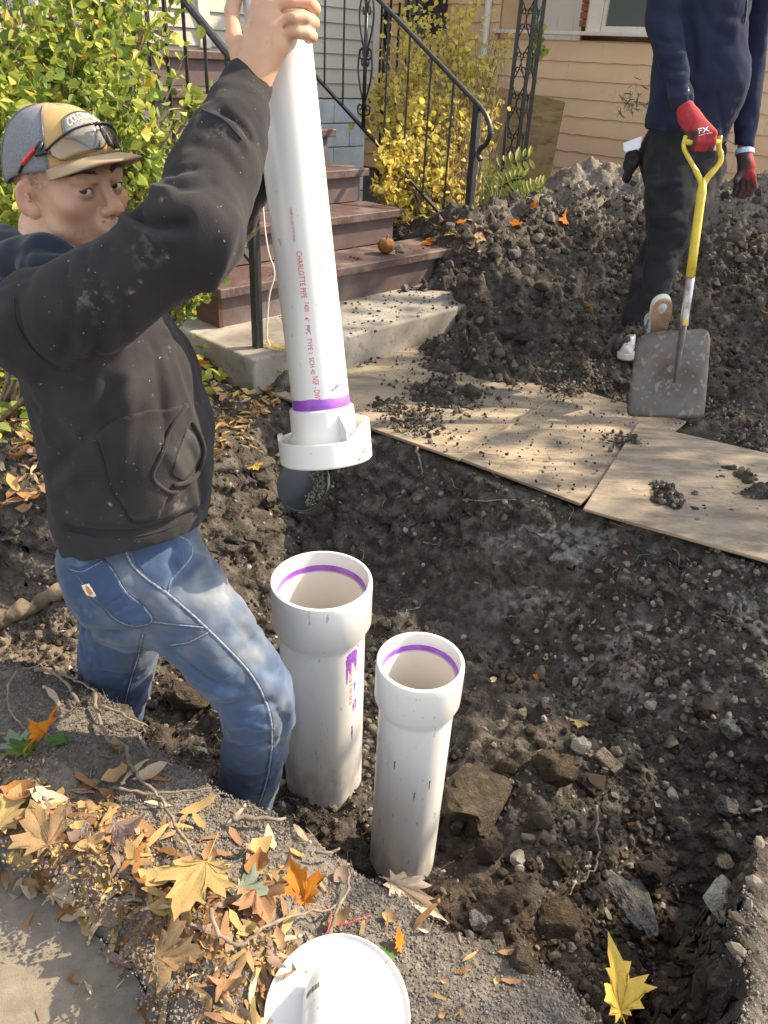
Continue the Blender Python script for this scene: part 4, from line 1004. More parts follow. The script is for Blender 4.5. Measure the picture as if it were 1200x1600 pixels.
hd.ell(hl(0, .100, -.062), (.024, .016, .020), HM, .022)
for s_ in (1, -1): hd.ell(hl(.032 * s_, .106, -.001), (.021, .018, .0145), HM, .014, 's')
hd.cap(hl(0, .094, .010), hl(0, .112, -.026), .0075, .0105, .012)
hd.ell(hl(0, .116, -.032), (.0125, .0115, .0105), HM, .008)
for s_ in (1, -1):
    hd.ell(hl(.0135 * s_, .104, -.036), (.0085, .0105, .0085), HM, .006)
    hd.ell(hl(.0075 * s_, .110, -.0445), (.0042, .0055, .0035), HM, .003, 's')
    # lids: a shell round each eye, opened by an almond
    ec = hl(.0325 * s_, .0815, -.001); ED = .0148
    def lid(P, ec=ec, s_=s_):
        q = (P - ec) @ HM; r = np.linalg.norm(q, axis=1); sh_ = np.abs(r - .0138) - .0016
        x = q[:, 0] * s_; top_ = .0050 - 26 * (x - .001) ** 2; bt_ = -.0048 + 22 * (x + .001) ** 2
        op = np.maximum(q[:, 2] - top_, bt_ - q[:, 2])          # <0 inside the opening
        return np.maximum(np.maximum(sh_, -op), -(q[:, 1]) - .002)
    hd.add(lid, ec - .02, ec + .02, .0045)
    # lid crease and brow shelf
    hd.cap(hl(.020 * s_, .0955, .0135), hl(.044 * s_, .087, .0135), .0045, .0045, .008)
    # ear
    E0 = hl(.0795 * s_, -.016, -.012)
    ER = HM @ np.array(Matrix.Rotation(rad(24 * s_), 3, 'Z') @ Matrix.Rotation(rad(-12), 3, 'X'))
    hd.ell(E0, (.0055, .0170, .0295), ER, .006); hd.ell(hl(.0755 * s_, -.004, -.034), (.007, .010, .013), ER, .006)
    hd.ell(hl(.0855 * s_, -.012, -.008), (.006, .0095, .017), ER, .004, 's')
    hd.cap(hl(.083 * s_, .0, -.014), hl(.083 * s_, -.002, -.004), .0035, .0035, .003)
# lips
hd.cap(hl(-.018, .1085, -.0665), hl(.018, .1085, -.0665), .0042, .0042, .006); hd.ell(hl(0, .1115, -.0665), (.012, .0055, .0045), HM, .006)
hd.ell(hl(0, .110, -.0755), (.016, .006, .0052), HM, .006); hd.cap(hl(-.022, .113, -.0708), hl(.022, .113, -.0708), .0018, .0018, .002, 's')
nb0 = pd(88, 405, 1.42)
hd.cap(hl(0, -.022, -.055), nb0 + up * -.06, .058, .064, .03)
# ---- right hand on the pipe ----
hn = SDF()
Wr = pd(386, 132, 1.300); El = pd(310, 362, 1.19)
hn.cap(El, Wr, .040, .030, .02); hn.ell(Wr, (.031, .025, .031), None, .02)
kn = [pd(408, -8, 1.262), pd(424, 12, 1.252), pd(437, 33, 1.258), pd(448, 53, 1.272)]
for q, r_ in zip(kn, (.0135, .0135, .0125, .0115)): hn.cap(lerp(Wr, q, .12), q, .0195, r_, .018)
hn.cap(lerp(Wr, kn[1], .2), lerp(Wr, kn[1], .75), .024, .020, .02); hn.cap(lerp(Wr, kn[3], .25), lerp(Wr, kn[3], .7), .022, .017, .02)
fing = [[(408, -8, 1.262), (436, -26, 1.255), (466, -30, 1.275), (489, -14, 1.325), (482, -6, 1.355)],
        [(424, 12, 1.252), (452, -1, 1.245), (478, 0, 1.262), (491, 14, 1.305), (484, 22, 1.345)],
        [(437, 33, 1.260), (458, 28, 1.254), (476, 29, 1.264), (490, 36, 1.300), (484, 42, 1.335)],
        [(448, 53, 1.270), (464, 50, 1.264), (478, 52, 1.272), (488, 57, 1.300), (482, 60, 1.330)]]
for ff, r0 in zip(fing, (.0112, .0118, .0112, .0100)):
    P_ = [pd(*q) for q in ff]
    hn.chain([(p, r0 * q) for p, q in zip(P_, (1.08, 1.0, 1.04, .96, .88))], .0045)
tb = [pd(384, 112, 1.302), pd(366, 62, 1.312), pd(362, 18, 1.335), pd(374, -28, 1.350)]
hn.chain([(tb[0], .019), (tb[1], .0145), (lerp(tb[1], tb[2], .6), .0122), (tb[2], .0132), (tb[3], .0112)], .016)
for (x0, y0), (x1, y1), dd in (((428, 44), (474, 41), 1.246), ((416, 22), (470, 15), 1.240), ((404, 0), (450, -12), 1.238)): hn.cap(pd(x0, y0, dd + .012), pd(x1, y1, dd + .004), .0012, .0030, .004, 's')
# ---- rest of the body under the clothes ----
bd = SDF()
Sr = pd(66, 522, 1.30); Slf = Sr + lT * .34; HIPR = pd(232, 890, 1.62); HIPL = HIPR + lT * .19
KR = pd(401, 1098, 1.70); AR = pd(372, 1330, 2.04); KL = pd(183, 1045, 2.0); AL = pd(155, 1235, 2.22)
ElL = pd(334, 388, 1.66); WrL = pd(416, 222, 1.49)
tor = [(pd(206, 880, 1.66), .115, .15), (pd(200, 760, 1.60), .11, .14), (pd(180, 640, 1.54), .12, .155), (pd(140, 520, 1.47), .115, .17), (pd(98, 440, 1.43), .08, .13)]
bd.loft(tor, fT, .04); bd.cap(pd(95, 430, 1.43), nb0 + up * .05, .075, .055, .03)
bd.chain([(Sr - lT * -.03, .045), (lerp(Sr, El, .5), .042), (El, .038), (Wr, .03)]); bd.chain([(Slf, .045), (ElL, .038), (WrL, .03)])
lp = pd(440, 176, 1.475)
bd.cap(WrL, lp, .028, .028, .02)
for i in range(4):
    a = lp + pa * (.018 * i - .03); q = [a + 0, a + px_ * .035 + py_ * -.004 + pa * .004, a + px_ * .058 + py_ * -.03 + pa * .006, a + px_ * .060 + py_ * -.058 + pa * .006]
    for u_, v_ in zip(q[:-1], q[1:]): bd.cap(u_ + py_ * .025, v_ + py_ * .025, .0105, .0095, .005)
bd.cap(WrL, lp - px_ * .03 + pa * .03 + py_ * .01, .016, .012, .01)
for hp2, kn2, an2 in ((HIPR, KR, AR), (HIPL, KL, AL)): bd.chain([(hp2, .085), (kn2, .055), (an2, .042)], .03)
V1, F1 = hd.mesh(HC - .17, HC + .16, .0019)
V2, F2 = hn.mesh(np.minimum(Wr, pd(480, 60, 1.3)) - .13, np.maximum(Wr, pd(400, -60, 1.3)) + .11, .0021)
V3, F3 = bd.mesh((-1.1, .9, -.65), (.25, 2.2, 1.5), .008)
hv = (V1 - HC) @ HM
# keep only the neck part of the finer head grid above the collar
V1 = relax(V1, F1, 1, .35); V2 = relax(V2, F2, 1, .4); V3 = relax(V3, F3, 2, .5)
n1 = vnormals(V1, F1)
def hdist(x, y, z, sx=1, sy=1, sz=1): return np.sqrt(((hv[:, 0] - x) / sx) ** 2 + ((hv[:, 1] - y) / sy) ** 2 + ((hv[:, 2] - z) / sz) ** 2)
nz = vn3(hv * 260) + .6 * vn3(hv * 500)
stub = np.zeros(len(V1))
for s_ in (1, -1):
    stub = np.maximum(stub, .75 * np.clip(1.25 - hdist(.072 * s_, .012, .022, .02, .030, .030), 0, 1) )          # faded temple
    stub = np.maximum(stub, .55 * np.clip(1.2 - hdist(.030 * s_, .085, -.098, .03, .04, .018), 0, 1))
stub = np.maximum(stub, .55 * np.clip(1.2 - hdist(0, .11, -.055, .026, .02, .008), 0, 1))
stub = np.maximum(stub, .85 * sstep(.0, -.03, hv[:, 1]) * sstep(-.05, -.02, hv[:, 2]) * (np.abs(hv[:, 0]) < .0775))
stub = np.maximum(stub, .30 * sstep(-.045, -.075, hv[:, 2]) * (hv[:, 1] > -.01))
stub = np.clip(stub * (1 + 1.4 * nz), 0, 1)
stub = np.maximum(stub, np.clip(1.6 - hdist(.050, .067, -.046, .0024, .005, .0024), 0, 1))                        # mole
stub = np.maximum(stub, np.clip(1.6 - hdist(.021, .104, -.050, .0022, .005, .0022), 0, 1))
rosy = np.clip(1.3 - hdist(0, .115, -.032, .018, .02, .014), 0, 1) * .9
for s_ in (1, -1): rosy = np.maximum(rosy, np.clip(1.2 - hdist(.045 * s_, .07, -.03, .03, .03, .02), 0, 1) * .5); rosy = np.maximum(rosy, (np.abs(hv[:, 0]) > .0765) * .8 * (hv[:, 1] < .02) * (hv[:, 2] < .03))
rosy = np.maximum(rosy, np.clip(1.2 - hdist(0, .112, -.071, .022, .02, .009), 0, 1))
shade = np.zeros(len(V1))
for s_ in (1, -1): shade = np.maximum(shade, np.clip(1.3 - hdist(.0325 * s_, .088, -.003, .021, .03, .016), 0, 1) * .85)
z2 = np.zeros(len(V2)); z3 = np.zeros(len(V3))
r2 = np.clip(.5 + 2 * vn3(V2 * 40), 0, 1) * .35
for ff in fing: r2 = np.maximum(r2, np.clip(1.3 - np.linalg.norm(V2 - pd(*ff[2]), axis=1) / .012, 0, 1) * .6)
Vb = np.concatenate([V1, V2, V3]); Fb = np.concatenate([F1, F2 + len(V1), F3 + len(V1) + len(V2)])
body = child(link('body', npmesh('body', Vb, Fb, True, {'stub': np.concatenate([stub, z2, z3]), 'rosy': np.concatenate([rosy, r2, z3]), 'shade': np.concatenate([shade, z2, z3])}), M['skin']), man)
hb = bvh_of(V1, F1)
# eyes, looking at the lens
for s_ in (1, -1):
    ec = hl(.0325 * s_, .0812, -.001); g = unit(CAM - ec); x, y, a = frame_from(g)
    e_ = child(MB().lathe([(.0126 * math.sin(t), .0126 * math.cos(t)) for t in np.linspace(.02, math.pi - .02, 18)], 24).build('eye', M['eye'], smooth=True), man)
    e_.data.transform(Matrix.Translation(Vector(man.location))); e_.data.transform(frame_mat(ec, x, y, a)); e_.data.transform(Matrix.Translation(-Vector(man.location)))
    for nm, r0, r1, mt in (('iris', .0, .0058, M['iris']), ('pupil', .0, .0024, M['pupil'])):
        rr0 = .01275 if nm == 'iris' else .0129
        q = MB().lathe([(max(1e-5, rr0 * math.sin(t)), rr0 * math.cos(t)) for t in np.linspace(0.001, math.asin(r1 / rr0), 6)], 24).build(nm, mt, smooth=True)
        q.data.transform(frame_mat(ec, x, y, a)); q.data.transform(Matrix.Translation(-Vector(man.location))); q.parent = e_
    lidp = []
    for q_ in np.linspace(-.0125, .0125, 9):
        zt_ = .0050 - 26 * (q_ - .001) ** 2; lidp.append(hl(.0325 * s_ + q_ * s_, .0812 + math.sqrt(max(1e-6, .0147 ** 2 - q_ * q_ - zt_ * zt_)), -.001 + zt_))
    child(MB().tube(lidp, .0007, 5).build('lash_line', M['hair'], smooth=True), man)
    # brow: many short hairs
    v = []; f = []
    for i in range(170):
        t = rng.rand(); x_ = lerp(.012, .052, t) * s_; zc = .0235 + .006 * math.sin(t * 2.6) + rng.uniform(-.0035, .0035) * (1 - .5 * t); y0 = .115
        o0 = Vector(hl(x_, .14, zc)); h_ = hb.ray_cast(o0, Vector(-hF))
        if h_[0] is None: continue
        p = np.array(h_[0]); dr_ = unit(hR * s_ * (1.0) + hU * (.5 - t)) * rng.uniform(.004, .0075); sd2 = hU * .0005; k = len(v)
        v += [p - sd2, p + sd2, p + dr_ + np.array(h_[1]) * .0012]; f.append((k, k + 1, k + 2))
    child(link('eyebrow', mesh('eyebrow', v, f), M['hair']), man)
# ---- cap ----
def dome(th, ph, off=0):
    """th: azimuth from the front (+ to his right); ph: 0 rim .. 1 crown"""
    zr = .050 - .020 * sstep(.3, 1.2, abs(th)) - .030 * sstep(1.2, 2.6, abs(th)); e_ = ph * math.pi / 2
    fr = math.exp(-(th / .85) ** 2)
    rx, ry, rz = .0845 + off, .1055 + off, .0905 + off
    c = math.cos(e_) ** (.78 - .12 * fr); s2 = math.sin(e_)
    x = rx * math.sin(th) * c; y = -.012 + ry * math.cos(th) * c * (1 + .0 * fr) + .004 * fr * (1 - ph); z = zr + (rz + .036 - zr - .004) * s2 ** 1.05
    return hl(x, y, z)
def dome_grid(name, t0, t1, mt, nt_=30, np_=16, off=0, seam=None):
    v = []; f = []
    for j in range(np_ + 1):
        for i in range(nt_ + 1):
            t = lerp(t0, t1, i / nt_); v.append(dome(t, j / np_ * .995, off + .0006 * math.sin(t * 11 + j)))
    f = [(j * (nt_ + 1) + i, j * (nt_ + 1) + i + 1, (j + 1) * (nt_ + 1) + i + 1, (j + 1) * (nt_ + 1) + i) for j in range(np_) for i in range(nt_)]
    o = link(name, mesh(name, v, f, True), mt); md = o.modifiers.new('s', 'SOLIDIFY'); md.thickness = .0025; md.offset = 0; return o, v, f
capr = MB(); TP = .92
cap_o, cv_, cf_ = dome_grid('cap', -TP, TP, M['tan_cap'], 36, 18, .0015); child(cap_o, man)
nonm = lambda o: (o.data.transform(Matrix.Translation(-Vector(man.location))), setattr(o, 'parent', cap_o))
o, v2_, f2_ = dome_grid('mesh_panel', TP, 2 * math.pi - TP, M['grey_mesh'], 44, 18, .0); nonm(o)
cb = bvh_of(np.array(cv_ + v2_), np.array(cf_ + [tuple(i + len(cv_) for i in q) for q in f2_]))
for t in (TP, -TP, 0.0, 2.2, -2.2): nonm(MB().tube([dome(t, p, .0022) for p in np.linspace(.01, .985, 14)], .0013, 5).build('seam', M['brim'] if abs(t) < .5 else M['grey_mesh']))
nonm(MB().tube([dome(0, 1, -.002), dome(0, 1, .004)], [.0075, .005], 10).build('button', M['tan_cap'], smooth=True))
# brim
v = []; f = []; nu_, nv_ = 30, 12
for j in range(nv_ + 1):
    for i in range(nu_ + 1):
        u_ = i / nu_ * 2 - 1; th = u_ * .98; b0 = (np.array(dome(th, 0.0, .001)) - HC) @ HM; ln = .068 * (1 - abs(u_) ** 2.4) ** .95 + .001; t = j / nv_
        d_ = unit([math.sin(th) * .42, 1, 0]); p = b0 + d_ * ln * t + np.array([0, 0, -.010 * abs(u_) ** 2 * t + .004 * (1 - u_ * u_) * t - .006 * t * t + .001])
        v.append(hl(*p))
f = [(j * (nu_ + 1) + i, (j + 1) * (nu_ + 1) + i, (j + 1) * (nu_ + 1) + i + 1, j * (nu_ + 1) + i + 1) for j in range(nv_) for i in range(nu_)]
o = link('brim', mesh('brim', v, f, True), M['brim']); md = o.modifiers.new('s', 'SOLIDIFY'); md.thickness = .004; md.offset = 0; nonm(o)
brb = bvh_of(np.array(v), np.array(f))
# badge on the front of the cap
def on_dome(u_, w_, off): return dome(-u_, w_, off)
bp = [(-.56, .30), (-.50, .50), (-.3, .60), (0, .64), (.3, .60), (.50, .50), (.56, .30), (.4, .25), (.2, .14), (0, .10), (-.2, .14), (-.4, .25)]
v = [on_dome(0, .4, .006)]; n_ = 48; BP = smooth_path([np.array([a, b, 0.]) for a, b in bp + bp[:1]], 4)[:-1]
for s2, off in ((.5, .006), (.9, .0055), (1, .003)): v += [on_dome(q[0] * s2, .4 + (q[1] - .4) * s2, off) for q in BP]
m2 = len(BP); f = [(0, 1 + (i + 1) % m2, 1 + i) for i in range(m2)] + [(1 + k * m2 + i, 1 + k * m2 + (i + 1) % m2, 1 + (k + 1) * m2 + (i + 1) % m2, 1 + (k + 1) * m2 + i) for k in range(2) for i in range(m2)]
o = link('badge', mesh('badge', v, f, True), M['badge']); nonm(o)
nonm(MB().tube([on_dome(q[0], q[1], .005) for q in BP + BP[:1]], .0013, 5, cap=False).build('badge_edge', M['badge_edge']))
tv, tf = text_mesh('COLORADO', 1.0, .012); tw = tv[:, 0].max()
nonm(link('lettering', mesh('lettering', [on_dome((x / tw - .5) * .86, .40 + y * .15 + .10 * (1 - ((x / tw - .5) * 2) ** 2), .0072) for x, y, _ in tv], tf), M['thread_w']))
# ---- safety glasses resting on the cap ----
gl_ = root_at('safety_glasses', hl(.02, .09, .05)); tag(gl_, 'clear safety glasses with black and red temple, pushed up on the tan cap', 'glasses')
allb = bvh_of(np.array(cv_ + v2_), np.array(cf_ + [tuple(i + len(cv_) for i in q) for q in f2_]))
arm_px = [(28, 290), (33, 270), (42, 252), (55, 238), (68, 224)]
A3 = on_surf(allb, [(q[0], q[1]) for q in smooth_path([np.array([a, b, 0.]) for a, b in arm_px], 4)], .004)
if len(A3) > 4: child(MB().tube(A3, [.0026] * (len(A3) - 3) + [.004] * 3, 8, flat=.6).build('temple', M['black_plastic'], smooth=True), gl_)
R3 = on_surf(allb, [(39, 257), (48, 245), (58, 234)], .0052)
if len(R3) > 2: child(MB().tube(smooth_path(R3, 3), .0042, 8, flat=.7).build('temple_inlay', M['red_plastic'], smooth=True), gl_)
def gpt3(th, ph, off): return dome(th, ph, off)
LW = []
for sg in (1, -1):
    v = []; f = []; nu_, nv_ = 12, 6
    for j in range(nv_ + 1):
        for i in range(nu_ + 1):
            u_ = i / nu_; w_ = j / nv_; th = sg * (.04 + .80 * u_); tp_ = .36 - .16 * u_ ** 2; bt_ = .03 + .05 * (1 - u_) + (.12 * max(0, u_ - .8) / .2) + .10 * max(0, .15 - u_) / .15
            v.append(dome(th, lerp(bt_, tp_, w_), .012 + .010 * (1 - u_)))
    f = [(j * (nu_ + 1) + i, j * (nu_ + 1) + i + 1, (j + 1) * (nu_ + 1) + i + 1, (j + 1) * (nu_ + 1) + i) for j in range(nv_) for i in range(nu_)]
    o = link('lens', mesh('lens', v, f, True), M['lens']); md = o.modifiers.new('s', 'SOLIDIFY'); md.thickness = .0015; child(o, gl_)
    child(MB().tube([dome(sg * (.04 + .84 * u_), .36 - .16 * u_ ** 2, .013 + .010 * (1 - u_)) for u_ in np.linspace(0, 1, 12)], .0019, 6).build('brow_bar', M['black_plastic'], smooth=True), gl_)
child(MB().tube([dome(.05, .34, .024), dome(.0, .35, .026), dome(-.05, .34, .024)], .0028, 8).build('bridge', M['black_plastic'], smooth=True), gl_)
for sg in (1, -1): child(MB().tube([dome(.05 * sg, .30, .020), dome(.10 * sg, .20, .018), dome(.16 * sg, .12, .014)], [.002, .003, .002], 6).build('nose_pad', M['black_plastic'], smooth=True), gl_)
B3 = [dome(.88, .19, .012), dome(1.05, .18, .008)] + A3[::-1][:1]
child(MB().tube(B3, .0042, 8).build('hinge', M['black_plastic'], smooth=True), gl_)
# far temple
child(MB().tube([dome(-.88, .19, .012), dome(-1.2, .16, .007), dome(-1.7, .1, .006)], .003, 6).build('temple', M['black_plastic'], smooth=True), gl_)

# ---- hoodie ----
hs = SDF()
hs.loft([(pd(213, 842, 1.64), .142, .185), (pd(203, 792, 1.62), .160, .200), (pd(205, 735, 1.59), .163, .205), (pd(198, 668, 1.55), .168, .21), (pd(178, 600, 1.51), .164, .21), (pd(148, 540, 1.48), .15, .20), (pd(114, 492, 1.46), .12, .17), (pd(92, 468, 1.45), .075, .12)], fT, .035)
hs.chain([(Sr + lT * .04, .095), (lerp(Sr, El, .35) - up * .006, .084), (lerp(Sr, El, .72), .074), (El, .073)], .03)
cuf0 = lerp(El, Wr, .80); cuf1 = lerp(El, Wr, 1.0)
hs.chain([(El, .074), (lerp(El, Wr, .35), .072), (lerp(El, Wr, .62), .066), (lerp(El, Wr, .78), .055)], .02)
hs.chain([(lerp(El, Wr, .80), .044), (lerp(El, Wr, .97), .043)], .008)
hs.chain([(Slf - up * .02, .085), (lerp(Slf, ElL, .5), .07), (ElL, .058), (lerp(ElL, WrL, .8), .048), (WrL, .040)], .03)
hood = SDF()
hood.chain([(pd(112, 418, 1.33), .034), (pd(66, 412, 1.34), .046), (pd(16, 402, 1.42), .056), (pd(-30, 398, 1.52), .055), (pd(0, 395, 1.66), .05), (pd(70, 405, 1.68), .04), (pd(120, 425, 1.6), .03), (pd(135, 425, 1.46), .028)], .02)
hs.chain([(pd(20, 445, 1.45), .06), (pd(-20, 475, 1.5), .06)], .03)
Vo, Fo = hood.mesh((-1.3, .85, .6), (.1, 2.3, 1.6), .006); Vo = ridged(cloth_noise(Vo, vnormals(Vo, Fo), .012, 14), vnormals(Vo, Fo), .022, 10); child(link('hood', npmesh('hood', Vo, Fo, True), M['navy_hood']), man)
hA, hB, hC = pd(103, 850, 1.66), pd(215, 861, 1.46), pd(322, 815, 1.58); hn_ = unit(np.cross(hB - hA, hC - hA)); hn_ = hn_ if hn_[2] < 0 else -hn_
hs.p.append((lambda P: (P - hA) @ hn_, np.full(3, -9.), np.full(3, 9.), .01, 'i'))
Vh, Fh = hs.mesh((-1.15, .85, .15), (.12, 2.1, 1.55), .0058)
# open the hem, the cuff and the neck by dropping hidden caps is not needed: skin and denim pass through
Vh = relax(Vh, Fh, 2, .5); nh = vnormals(Vh, Fh); bh = bvh_of(Vh, Fh)
FO = [  # (pixels, amp, radius)
    ([(205, 326), (222, 342), (250, 352), (285, 348)], -.020, .011), ([(196, 340), (220, 362), (262, 372)], .010, .013), ([(214, 318), (236, 300), (262, 298)], .008, .010),
    ([(232, 262), (262, 270), (300, 262)], -.006, .008), ([(250, 240), (285, 250)], -.006, .007), ([(244, 286), (285, 292), (330, 284)], -.005, .010),
    ([(100, 425), (112, 500), (100, 560)], -.006, .012), ([(130, 402), (150, 470), (150, 540), (130, 600)], -.007, .011), ([(160, 390), (185, 460), (190, 520)], -.005, .010), ([(118, 410), (135, 480), (128, 550)], .005, .010),
    ([(190, 620), (240, 560), (300, 490), (340, 430), (372, 345)], .007, .014), ([(205, 600), (262, 540), (318, 470)], -.004, .010),
    ([(22, 470), (30, 520), (60, 560), (100, 582), (125, 565)], -.005, .006), ([(170, 600), (160, 660), (165, 720)], -.010, .014), ([(200, 590), (200, 660), (190, 720)], .007, .014), ([(240, 540), (255, 620), (258, 690)], -.007, .011), ([(262, 520), (285, 600), (300, 650)], .006, .012), ([(278, 500), (300, 560), (312, 620)], -.006, .010),
    ([(60, 640), (110, 690), (140, 720)], -.006, .014), ([(78, 740), (100, 720), (150, 660)], -.010, .016), ([(80, 770), (110, 745), (140, 730)], .009, .014), ([(85, 800), (130, 810), (200, 815)], .006, .014),
    ([(105, 826), (160, 834), (215, 832), (275, 815), (322, 790)], -.012, .008), ([(150, 680), (180, 740), (205, 812)], -.004, .005),
    ([(300, 700), (318, 740), (322, 780)], -.006, .010), ([(255, 700), (300, 760), (310, 790)], .006, .012), ([(40, 560), (60, 620), (70, 680)], .005, .015),
    ([(345, 170), (372, 186), (395, 215)], -.009, .006), ([(335, 180), (362, 196), (386, 228)], .006, .008), ([(270, 185), (320, 176)], -.004, .012), ([(300, 222), (345, 235), (372, 262)], -.004, .012),
]
for pxs, a_, r_ in FO: Vh = fold(Vh, nh, bh, pxs, a_, r_)
Vh = cloth_noise(Vh, nh, .007, 9, (1, 1, .4)); Vh = cloth_noise(Vh, nh, .004, 22, (1, 1, .5)); Vh = cloth_noise(Vh, nh, .0022, 34, (1, 1, .6))
Vh = ridged(Vh, nh, .010, 7, (1.1, 1.1, .5)); Vh = ridged(Vh, nh, .004, 18, (1, 1, .6))
Vh = relax(Vh, Fh, 1, .25); nh = vnormals(Vh, Fh); bh = bvh_of(Vh, Fh)
dust = np.zeros(len(Vh))
def splat(px, py, r, a):
    global dust
    p, n = pcast(bh, px, py)
    if p is None: return
    d = np.linalg.norm(Vh - p, axis=1); dust = np.maximum(dust, a * np.clip(1.3 - d / r, 0, 1) * np.clip(.55 + 2.6 * vn3(Vh * 140), 0, 1))
for q in ((142, 462, .022, .9), (150, 472, .03, .5), (236, 288, .006, .9), (256, 308, .007, 1), (228, 442, .007, .8), (206, 458, .006, .8), (52, 520, .004, 1), (280, 790, .03, .35), (306, 800, .02, .6), (283, 492, .02, .5), (300, 520, .02, .4), (345, 210, .03, .25), (215, 788, .004, 1), (105, 803, .006, .9), (226, 680, .004, .9), (230, 390, .035, .3)): splat(*q)
for i in range(60): splat(rng.uniform(20, 340), rng.uniform(380, 800), .0022, 1.0)
hoodie = child(link('hoodie', npmesh('hoodie', Vh, Fh, True, {'dust': dust}), M['fleece']), man)
def hchild(o):
    if o is None: return
    o.parent = hoodie; return o
def piece(o): return o
# kangaroo pocket: a second layer of fleece with its curved opening and dark mouth
pk = patch('pocket', bh, [(150, 678), (182, 655), (232, 640), (262, 640), (286, 632), (262, 668), (246, 712), (236, 740), (262, 768), (246, 808), (205, 815), (180, 770)], M['fleece'], .006, 6, .004)
if pk: child(pk, man)
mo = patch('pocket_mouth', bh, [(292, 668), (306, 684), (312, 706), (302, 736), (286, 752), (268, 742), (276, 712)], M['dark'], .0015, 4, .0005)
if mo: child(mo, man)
rimp = on_surf(bh, [(q[0], q[1]) for q in smooth_path([np.array([a, b, 0.]) for a, b in ((288, 630), (268, 662), (252, 705), (236, 742), (258, 766), (275, 768))], 5)], .006)
child(MB().tube(rimp, .0042, 6).build('pocket_hem', M['fleece'], smooth=True), man)
rimp = on_surf(bh, [(q[0], q[1]) for q in smooth_path([np.array([a, b, 0.]) for a, b in ((300, 660), (314, 690), (316, 716), (300, 748), (270, 758))], 5)], .003)
child(MB().tube(rimp, .005, 6).build('pocket_hem', M['fleece'], smooth=True), man)
for pxs in ([(22, 462), (26, 505), (52, 548), (92, 580), (122, 572), (140, 560)], [(152, 680), (178, 740), (204, 812)], [(108, 832), (160, 840), (215, 838), (272, 822), (318, 796)], [(316, 172), (350, 188), (378, 218)]):
    L3 = on_surf(bh, [(q[0], q[1]) for q in smooth_path([np.array([a, b, 0.]) for a, b in pxs], 5)], .0004)
    if len(L3) > 3: child(MB().tube(L3, .0016, 5).build('seam', M['fleece'], smooth=True), man)

# ---- jeans ----
js = SDF()
js.loft([(pd(214, 815, 1.63), .118, .155), (pd(206, 872, 1.65), .134, .172), (pd(214, 905, 1.67), .142, .18)], fT, .03)
js.ell(pd(170, 882, 1.58), (.10, .10, .11), None, .04)
js.chain([(HIPR, .110), (pd(258, 912, 1.60), .104), (pd(335, 1000, 1.63), .096), (pd(398, 1085, 1.69), .083), (pd(404, 1120, 1.74), .081), (pd(397, 1180, 1.84), .077), (pd(382, 1245, 1.94), .072), (pd(374, 1300, 2.0), .072)], .03)
js.chain([(HIPL, .11), (pd(196, 960, 1.90), .105), (pd(184, 1040, 2.0), .098), (pd(172, 1110, 2.08), .088), (pd(158, 1210, 2.2), .08)], .03)
Vj, Fj = js.mesh((-1.2, 1.0, -.66), (.1, 2.2, .72), .0058)
Vj = relax(Vj, Fj, 1, .5); nj = vnormals(Vj, Fj); bj = bvh_of(Vj, Fj)
FJ = [([(295, 830), (322, 850), (318, 880), (300, 905)], .012, .012), ([(270, 880), (300, 905), (330, 905)], -.010, .010), ([(320, 930), (365, 925), (392, 950)], -.006, .012), ([(262, 925), (285, 902), (305, 880)], -.008, .008),
      ([(345, 1108), (385, 1098), (430, 1100)], -.009, .009), ([(342, 1140), (380, 1132), (425, 1140)], .008, .011), ([(348, 1165), (390, 1170), (430, 1160)], -.008, .009), ([(352, 1195), (392, 1206)], .006, .012), ([(430, 1060), (452, 1090), (455, 1130)], .006, .012),
      ([(432, 1112), (446, 1130), (440, 1170)], -.006, .009), ([(400, 1040), (430, 1060), (450, 1085)], -.005, .01), ([(300, 1045), (345, 1075), (380, 1080)], -.006, .010), ([(128, 985), (170, 992), (215, 985)], -.010, .008), ([(132, 968), (170, 976), (215, 968)], .008, .010), ([(125, 1060), (160, 1052), (200, 1055)], -.007, .012),
      ([(240, 935), (300, 985), (350, 1050)], .004, .02), ([(390, 975), (420, 1010), (440, 1050)], .006, .014), ([(360, 960), (395, 1000), (420, 1045)], -.004, .012)]
for pxs, a_, r_ in FJ: Vj = fold(Vj, nj, bj, pxs, a_, r_)
Vj = cloth_noise(Vj, nj, .004, 14, (1, 1, 1.4)); Vj = cloth_noise(Vj, nj, .0016, 50)
Vj = ridged(Vj, nj, .009, 9, (.8, .8, 1.6)); Vj = ridged(Vj, nj, .0036, 24)
lowz = sstep(-.12, -.38, Vj[:, 2])
Vj = relax(Vj, Fj, 1, .25); nj = vnormals(Vj, Fj); bj = bvh_of(Vj, Fj)
fade = np.zeros(len(Vj)); mud = np.zeros(len(Vj)); nzj = vn3(Vj * 25)
for (x, y, r, a) in ((345, 930, .10, .9), (390, 990, .09, .7), (440, 1080, .07, .8), (290, 960, .09, .5), (210, 900, .08, .45), (445, 1150, .05, .6), (180, 930, .06, .5), (225, 1000, .05, .3), (405, 1260, .05, .8), (310, 870, .05, .5)):
    p, n = pcast(bj, x, y)
    if p is not None: fade = np.maximum(fade, a * np.clip(1.25 - np.linalg.norm(Vj - p, axis=1) / r, 0, 1) * np.clip(.75 + 1.4 * nzj, 0, 1))
for (x, y, r, a) in ((365, 925, .07, .75), (400, 1000, .06, .55), (236, 940, .012, .8), (345, 1180, .06, .35), (300, 960, .05, .35), (230, 1060, .04, .5)):
    p, n = pcast(bj, x, y)
    if p is not None: mud = np.maximum(mud, a * np.clip(1.25 - np.linalg.norm(Vj - p, axis=1) / r, 0, 1) * np.clip(.7 + 1.8 * nzj, 0, 1))
